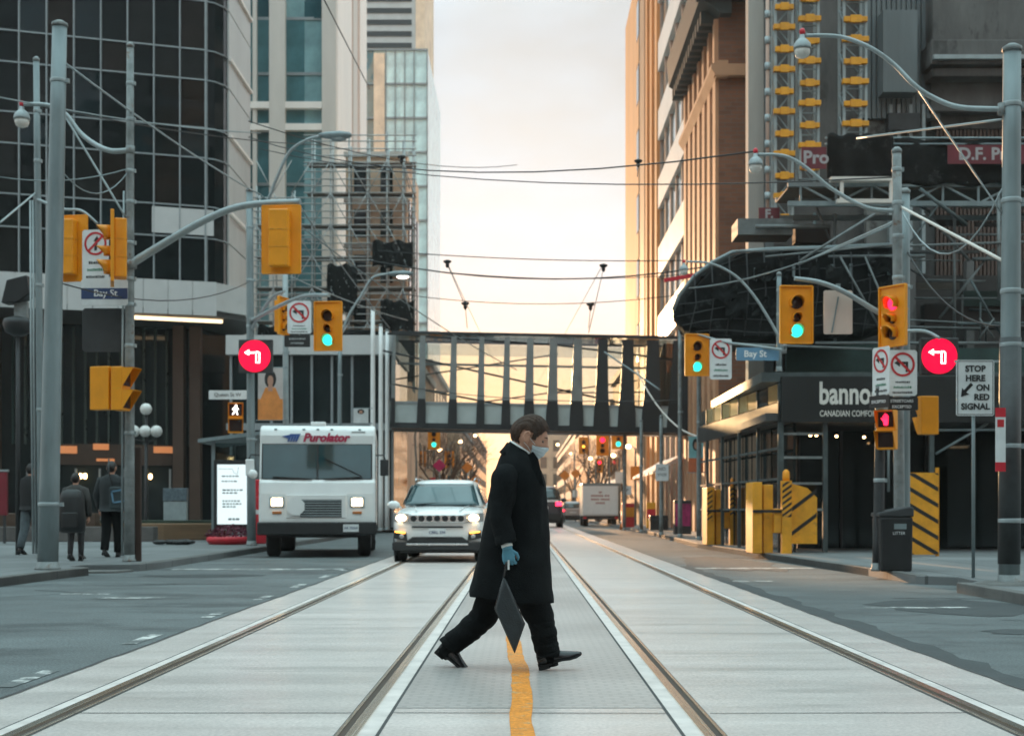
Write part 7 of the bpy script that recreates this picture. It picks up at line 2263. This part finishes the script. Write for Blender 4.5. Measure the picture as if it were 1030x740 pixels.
for s_ in (-1, 1):
    MB().at(HM).ell((0.0755, s_ * 0.031, 0.003), (0.0105, 0.012, 0.008), 10, 8).build('eye', mat('shaded eye', (0.16, 0.11, 0.09), 0.25), man)
    MB().at(HM).ell((0.0835, s_ * 0.031, 0.001), (0.0035, 0.005, 0.005), 8, 6).build('eye', M['ink'], man)
    MB().at(HM).tube([(0.092, s_ * 0.012, 0.026), (0.094, s_ * 0.03, 0.031), (0.082, s_ * 0.052, 0.026)], [0.0028, 0.0032, 0.0015], 6).build('eyebrow', M['hair'], man)
# collar and coat
def tip(ring, deg):
    cx_ = sum(p[0] for p in ring) / len(ring)
    return [(x, y, z - (x - cx_) * math.tan(R(deg))) for x, y, z in ring]
MB().loft([tip(oval(mp2(523, 464), 0.087, 0.085), 28), tip(oval(mp2(523.5, 456), 0.080, 0.078), 30), tip(oval(mp2(524.5, 449.5), 0.076, 0.072), 32), tip(oval(mp2(524.5, 449.5), 0.068, 0.064), 32), tip(oval(mp2(523, 461), 0.07, 0.07), 28)], cap=False).build('shirt_collar', M['shirt'], man)
MB().loft([oval(mp2(533, 470), 0.045, 0.06), oval(mp2(532.5, 458), 0.035, 0.04), oval(mp2(531, 452), 0.025, 0.03)]).build('scarf', mat('brown scarf', (0.10, 0.045, 0.03), 0.8), man)
sec = [  # py, back px, front px, half depth
    (450, 512, 531.5, 0.088), (454, 509.5, 536, 0.10), (460, 505, 540.5, 0.145), (467, 501, 543, 0.19), (475, 497.5, 545.5, 0.214), (486, 494, 548.5, 0.228), (500, 491, 550, 0.225), (520, 487.5, 551, 0.215), (540, 484.5, 552, 0.215), (556, 481, 553, 0.22), (572, 477.5, 554, 0.225), (588, 473.5, 555.2, 0.23), (598, 471, 556, 0.235), (605.5, 471.3, 556.6, 0.236)]
rings = []
for i, (py, b0, f0, hd) in enumerate(sec):
    t_ = i / (len(sec) - 1)
    c = mp2((b0 + f0) / 2, py)
    rx = (f0 - b0) / 2 / F * MYP
    ring = tip(oval(c, rx, hd, 40, 2.25 + 0.3 * (1 - t_), 0.018 * t_, 1.3), (34, 30, 22, 12, 5)[i] if i < 5 else 0)
    if i >= len(sec) - 2:                                   # the hem hangs lower at the front
        ring = [(x, y, z + (0.042 if i == len(sec) - 1 else 0.012) * max(0, min(1, (c.x + rx * 0.25 - x) / rx))) for x, y, z in ring]
    if 3 < i < len(sec) - 3:                                # soft folds
        ring = [(x + random.uniform(-0.0035, 0.0035), y + random.uniform(-0.006, 0.006), z) for x, y, z in ring]
    rings.append(ring)
fold = bpy.data.textures.new('cloth folds', 'CLOUDS')
fold.noise_scale = 0.16
fold.noise_depth = 1
def folds(ob, s=0.022):
    d = ob.modifiers.new('Displace', 'DISPLACE')
    d.texture = fold
    d.strength = s
    d.mid_level = 0.5
ct = MB().loft(rings, cap=False).build('coat', M['coat'], man)
sb2 = ct.modifiers.new('Subdivision', 'SUBSURF')
sb2.levels = sb2.render_levels = 2
folds(ct)
solid(ct, 0.012)
for a, b, c, sgn in ((shR, elR, wrR, -1), (shL, elL, wrL, 1)):
    up = a + Vector((0.02, -sgn * 0.07, 0.035))
    cuff = b.lerp(c, 0.93)
    pts = [up, a + Vector((0, 0, 0.01)), a.lerp(b, 0.3), a.lerp(b, 0.65), b, b.lerp(c, 0.4), b.lerp(c, 0.75), cuff]
    rr = [0.07, 0.088, 0.086, 0.079, 0.073, 0.069, 0.067, 0.066]
    fine, fr_ = [], []
    for i in range(len(pts) - 1):
        for q in range(3):
            u = q / 3
            fine.append(pts[i].lerp(pts[i + 1], u) + Vector((random.uniform(-0.003, 0.003),) * 3))
            fr_.append((rr[i] + (rr[i + 1] - rr[i]) * u) * random.uniform(0.965, 1.035))
    fine.append(pts[-1])
    fr_.append(rr[-1])
    s2 = MB().tube(fine, fr_, 14).build('sleeve', M['coat'], man)
    sb2 = s2.modifiers.new('Subdivision', 'SUBSURF')
    sb2.levels = sb2.render_levels = 2
    folds(s2, 0.02)
    MB().tube([cuff - (c - b) * 0.02, c + (c - b) * 0.03], [0.038, 0.036], 12).build('cuff', M['shirt'], man)
cl = MB().loft([tip(oval(mp2(522, 466), 0.128, 0.15, 24), 30), tip(oval(mp2(522.5, 459), 0.101, 0.108, 24), 32), tip(oval(mp2(523.5, 453.5), 0.086, 0.088, 24), 34)], cap=False).build('coat_collar', M['coat'], man)
solid(cl, 0.014)
lapel = MB()
lapel.prism([(mp2(541, 462).x, mp2(541, 462).z), (mp2(536, 455).x, mp2(536, 455).z), (mp2(531, 458).x, mp2(531, 458).z), (mp2(540, 484).x, mp2(540, 484).z), (mp2(547, 490).x, mp2(547, 490).z)], -0.16, -0.15, 'y')
lapel.build('lapel', M['coat'], man)
MB().box(mp2(506, 0).x, mp2(520, 0).x, -0.236, -0.224, mp2(0, 530).z - 0.05, mp2(0, 530).z - 0.028).build('pocket_flap', M['coat'], man)
# trousers with creases at knee and hem
def trouser(h, k, a, rs):
    h, k, a = Vector(h), Vector(k), Vector(a)
    pts = [h + Vector((0, 0, 0.06)), h.lerp(k, 0.35), h.lerp(k, 0.7), k, k.lerp(a, 0.3), k.lerp(a, 0.6), k.lerp(a, 0.85), a]
    fine, fr_ = [], []
    for i in range(len(pts) - 1):
        for q in range(4):
            u = q / 4
            fine.append(pts[i].lerp(pts[i + 1], u) + Vector((random.uniform(-0.004, 0.004), 0, random.uniform(-0.004, 0.004))))
            w_ = rs[i] + (rs[i + 1] - rs[i]) * u
            fr_.append(w_ * random.uniform(0.95, 1.05))
    fine.append(pts[-1])
    fr_.append(rs[-1])
    ob = MB().tube(fine, fr_, 16).build('trouser_leg', M['trouser'], man)
    sb2 = ob.modifiers.new('Subdivision', 'SUBSURF')
    sb2.levels = sb2.render_levels = 2
    folds(ob, 0.026)
trouser(hipL, kneeL, mp2(451, 651, 0.11), [0.115, 0.11, 0.1, 0.089, 0.085, 0.081, 0.078, 0.08])
trouser(hipR, kneeR, mp2(552, 660, -0.075), [0.115, 0.112, 0.102, 0.09, 0.086, 0.08, 0.076, 0.078])
h0 = mp2(439, 650, 0.11)
t0 = mp2(467, 673.5, 0.11)
ang = math.atan2(-(t0.z - h0.z), t0.x - h0.x)
shoe(man, Matrix.Translation(h0 + Vector((0.0, 0, -0.02))) @ Matrix.Rotation(ang, 4, 'Y'), M['leather'], 0.275)
h0 = mp2(541.5, 671.3, -0.075)
shoe(man, Matrix.Translation(Vector((h0.x, h0.y, 0.024))) @ Matrix.Rotation(R(-14), 4, 'Y'), M['leather'], 0.285)
for k_, a_2 in ((kneeL, ankL), (kneeR, ankR)):
    MB().tube([k_.lerp(a_2, 0.75), a_2 + Vector((0, 0, 0.01)), a_2 + (a_2 - k_).normalized() * 0.05], [0.058, 0.05, 0.046], 12).build('sock', M['trouser'], man)
# blue gloves over both hands
for w_, d_, pn, cu, sd_2 in ((wrR, (0.12, 0, -1), (0.25, 0.9, 0), 0.9, 1), (wrL, (0.3, 0, -1), (0.2, -0.9, 0), 0.6, -1)):
    g = MB()
    hand(g, w_ - Vector(d_).normalized() * 0.002, d_, pn, 1.0, cu * 1.12, sd_2)
    g.tube([w_ - Vector(d_).normalized() * 0.035, w_ + Vector(d_).normalized() * 0.02], [0.036, 0.033], 12)
    fuse(g, 'glove', M['glove'], 0.0032, man, 2)
# flat bag hanging from the near hand
bgp = [(507, 580), (527.5, 627), (518, 656), (498, 611)]
bl = mp2(511, 585, -0.28)
bag = thing('carried_bag', 'flat dark woven bag hanging tilted from the gloved hand of the walking man', 'bag', man_loc + bl)
q = [mp2(*p, -0.28) - bl for p in bgp]
def inset(k):
    c = sum(q, Vector()) / 4
    return [(v + (c - v) * k) for v in q]
a_, b_ = inset(0.0), inset(0.12)
bgm = MB().loft([[v + Vector((0, 0.032, 0)) for v in b_], [v + Vector((0, 0.018, 0)) for v in a_], [v + Vector((0, -0.018, 0)) for v in a_], [v + Vector((0, -0.034, 0)) for v in b_]], smooth=False)
bgm.build('pouch', M['bagm'], bag, bev=0.006)
MB().tube([a_[0], a_[1], a_[2], a_[3], a_[0]], 0.006, 6).build('piping', M['leather'], bag)
hp = mp2(510, 562, -0.27) - bl
MB().tube([a_[0] + Vector((0, -0.004, 0)), hp + Vector((0.004, 0, 0.0)), hp + Vector((0.0, 0.012, 0.012)), a_[0].lerp(a_[3], 0.12)], 0.006, 6).build('handle', M['leather'], bag)
MB().at(Matrix.Translation(hp + Vector((0.01, -0.03, -0.035)))).box(-0.006, 0.006, -0.003, 0.003, -0.03, 0.03).build('tag', M['sign_white'], bag)

# --- three pedestrians seen from behind on the left sidewalk
def walker(label, px, Y, H_, rz, stride, coat, trous, hair, shoes, top_len=0.46, bare=False, shoulder=0.215, hood=False):
    """local frame: faces -x rotated by rz... x = walking direction; built for height 1.75 and scaled"""
    k = H_ / 1.75
    loc = Vector((P(px, 0, Y).x, Y, 0.12))
    b = MB()
    S_ = Matrix.Scale(k, 4)
    hd = Matrix.Translation((0.02 * k, 0, 1.615 * k)) @ Matrix.Scale(k, 4)
    vs, fs = head_shell(lambda d: True, 0.0, 28, 20)
    b.at(hd).add(vs, fs, True)
    for s_ in (-1, 1):
        ear(b, hd, s_)
    b.at(S_)
    b.tube([(0, 0, 0.86), (0, 0, 1.0), (0, 0, 1.2), (0, 0, 1.38), (0, 0, 1.46), (0.01, 0, 1.52), (0.015, 0, 1.58)], [0.11, 0.11, 0.105, 0.095, 0.06, 0.054, 0.054], 14)
    legs = []
    for s_, st_ in ((-1, stride), (1, -stride)):
        h_, kn, an = Vector((0, s_ * 0.085, 0.9)), Vector((st_ * 0.5 + 0.04, s_ * 0.09, 0.48)), Vector((st_ * 0.95, s_ * 0.09, 0.1 + (0.05 if st_ < 0 else 0)))
        legs.append((h_, kn, an))
        b.tube([h_, h_.lerp(kn, 0.5), kn, kn.lerp(an, 0.35), an], [0.085, 0.075, 0.056, 0.053, 0.038], 10)
        sh_, el_, wr_ = Vector((0, s_ * (shoulder - 0.02), 1.40)), Vector((-0.03 - st_ * 0.2, s_ * (shoulder + 0.06), 1.12)), Vector((0.06 - st_ * 0.35, s_ * (shoulder + 0.05), 0.88))
        legs[-1] += (sh_, el_, wr_)
        b.tube([(0, s_ * 0.08, 1.41), sh_, sh_.lerp(el_, 0.5), el_, wr_], [0.055, 0.056, 0.048, 0.04, 0.028], 10)
    b2 = MB()
    for s_, lg in zip((-1, 1), legs):
        hand(b2, lg[5], (0.1, 0, -1), (0.2, -s_ * 0.9, 0), 1.0, 0.6, s_)
    b.at(S_).add(b2.v, b2.f, True)
    p = fuse(b, 'person', M['skin'], 0.011, None, 3)
    p.location = loc
    p.rotation_euler = (0, 0, rz)
    tag(p, label, 'person')
    vs, fs = head_shell(hairline if not hood else (lambda d: d.z > -0.75 and d.x < 0.72), 0.014 if not hood else 0.022, 36, 28, jit=0.002)
    solid(MB().at(hd).add(vs, fs, True).build('hair', hair, p), 0.012)
    cr = []
    z0 = 1.48 - (1.48 - top_len)
    for z, rx, ry in ((1.505, 0.075, 0.08), (1.47, 0.10, 0.14), (1.42, 0.125, shoulder), (1.3, 0.145, shoulder + 0.01), (1.1, 0.15, shoulder - 0.01), (0.95, 0.155, shoulder), (max(top_len, 0.8), 0.16, shoulder + 0.005), (top_len, 0.165, shoulder + 0.01)):
        cr.append([tuple(S_ @ Vector(v)) for v in oval((0, 0, z), rx, ry, 24, 2.4, 0.012, z * 9)])
    solid(MB().loft(cr, cap=False).build('coat', coat, p), 0.012)
    for s_, lg in zip((-1, 1), legs):
        h_, kn, an, sh_, el_, wr_ = lg
        MB().at(S_).tube([sh_ + Vector((0, -s_ * 0.05, 0.02)), sh_, sh_.lerp(el_, 0.5), el_, el_.lerp(wr_, 0.5), el_.lerp(wr_, 0.96)], [0.06, 0.078, 0.074, 0.066, 0.06, 0.055], 12).build('sleeve', coat, p)
        MB().at(S_).tube([h_ + Vector((0, 0, 0.05)), h_.lerp(kn, 0.5), kn, kn.lerp(an, 0.5), an - Vector((0, 0, 0.01))], [0.105, 0.1, 0.085, 0.078, 0.074] if not bare else [0.095, 0.085, 0.066, 0.058, 0.05], 12).build('trouser_leg', trous, p)
        rr_ = R(-6) if an.x > 0 else R(18)
        shoe(p, Matrix.Translation((an.x * k - 0.06, an.y * k, 0.018 + (0.06 if an.x < 0 and stride else 0))) @ Matrix.Rotation(rr_, 4, 'Y'), shoes, 0.27)
    return p
wc = mat('charcoal jacket', (0.010, 0.010, 0.011), 0.85, 0, 0.3, 8)
wg = mat('grey green jacket', (0.020, 0.025, 0.027), 0.85, 0, 0.3, 8)
wj = mat('blue grey jeans', (0.07, 0.09, 0.10), 0.85, 0, 0.3, 8)
wk = mat('dark grey trousers', (0.04, 0.04, 0.042), 0.85, 0, 0.3, 8)
wl2 = mat('grey coat', (0.045, 0.043, 0.041), 0.85, 0, 0.3, 8)
walker('pedestrian in a dark jacket and grey jeans at the far left', 31, 28.5, 1.84, R(75), 0.22, wc, wj, M['hair_dk'], M['leather'], 0.86)
w2 = walker('pedestrian with a long black backpack over a greyish coat between the poles', 76, 25.0, 1.56, R(92), 0.06, wl2, wk, M['hair_dk'], M['leather'], 0.80, True, 0.2)
walker('tall pedestrian in a grey green jacket and black trousers beside the clamped pole', 112, 27.0, 1.83, R(84), 0.1, wg, M['trouser'], M['hair_dk'], mat('dark trainers', (0.05, 0.05, 0.05), 0.6), 0.84)
bp = thing('backpack', 'long black backpack on the shorter pedestrian between the poles', 'backpack', (w2.location.x, 24.8, 0.62))
MB().loft([oval((0.0, 0, z), rx, ry, 20, 3) for z, rx, ry in ((0, 0.16, 0.06), (0.03, 0.225, 0.11), (0.3, 0.23, 0.13), (0.6, 0.21, 0.12), (0.72, 0.17, 0.09), (0.76, 0.08, 0.04))]).build('bag', M['black'], bp)
MB().box(-0.14, 0.14, -0.15, -0.1, 0.08, 0.36).build('pocket', M['black'], bp, bev=0.03)
MB().tube([(-0.12, 0.06, 0.7), (-0.13, 0.2, 0.74), (-0.13, 0.3, 0.6)], 0.018, 6).build('strap', M['black'], bp)
MB().tube([(0.12, 0.06, 0.7), (0.13, 0.2, 0.74), (0.13, 0.3, 0.6)], 0.018, 6).build('strap', M['black'], bp)
sg = thing('shoulder_bag', 'dark shoulder bag with a pale outlined square on the tall pedestrian', 'bag', (P(119, 500, 26.6).x, 26.6, P(119, 500, 26.6).z))
MB().box(-0.16, 0.16, -0.05, 0.06, -0.22, 0.2).build('pouch', mat('dark teal bag', (0.03, 0.045, 0.05), 0.8), sg, bev=0.03)
mk_ = MB().at(Matrix.Translation((0, -0.055, 0.02)) @ Matrix.Rotation(R(-10), 4, 'Y') @ FACE)
for (x0, x1, y0, y1) in ((-0.11, 0.12, 0.09, 0.12), (-0.11, 0.12, -0.12, -0.09), (-0.11, -0.08, -0.12, 0.12)):
    mk_.box(x0, x1, y0, y1, 0, 0.004)
mk_.build('print', M['sign_ltblue'], sg)
MB().tube([(-0.1, 0, 0.2), (-0.2, 0.05, 0.5), (-0.22, 0.15, 0.72)], 0.015, 6).build('strap', M['black'], sg)
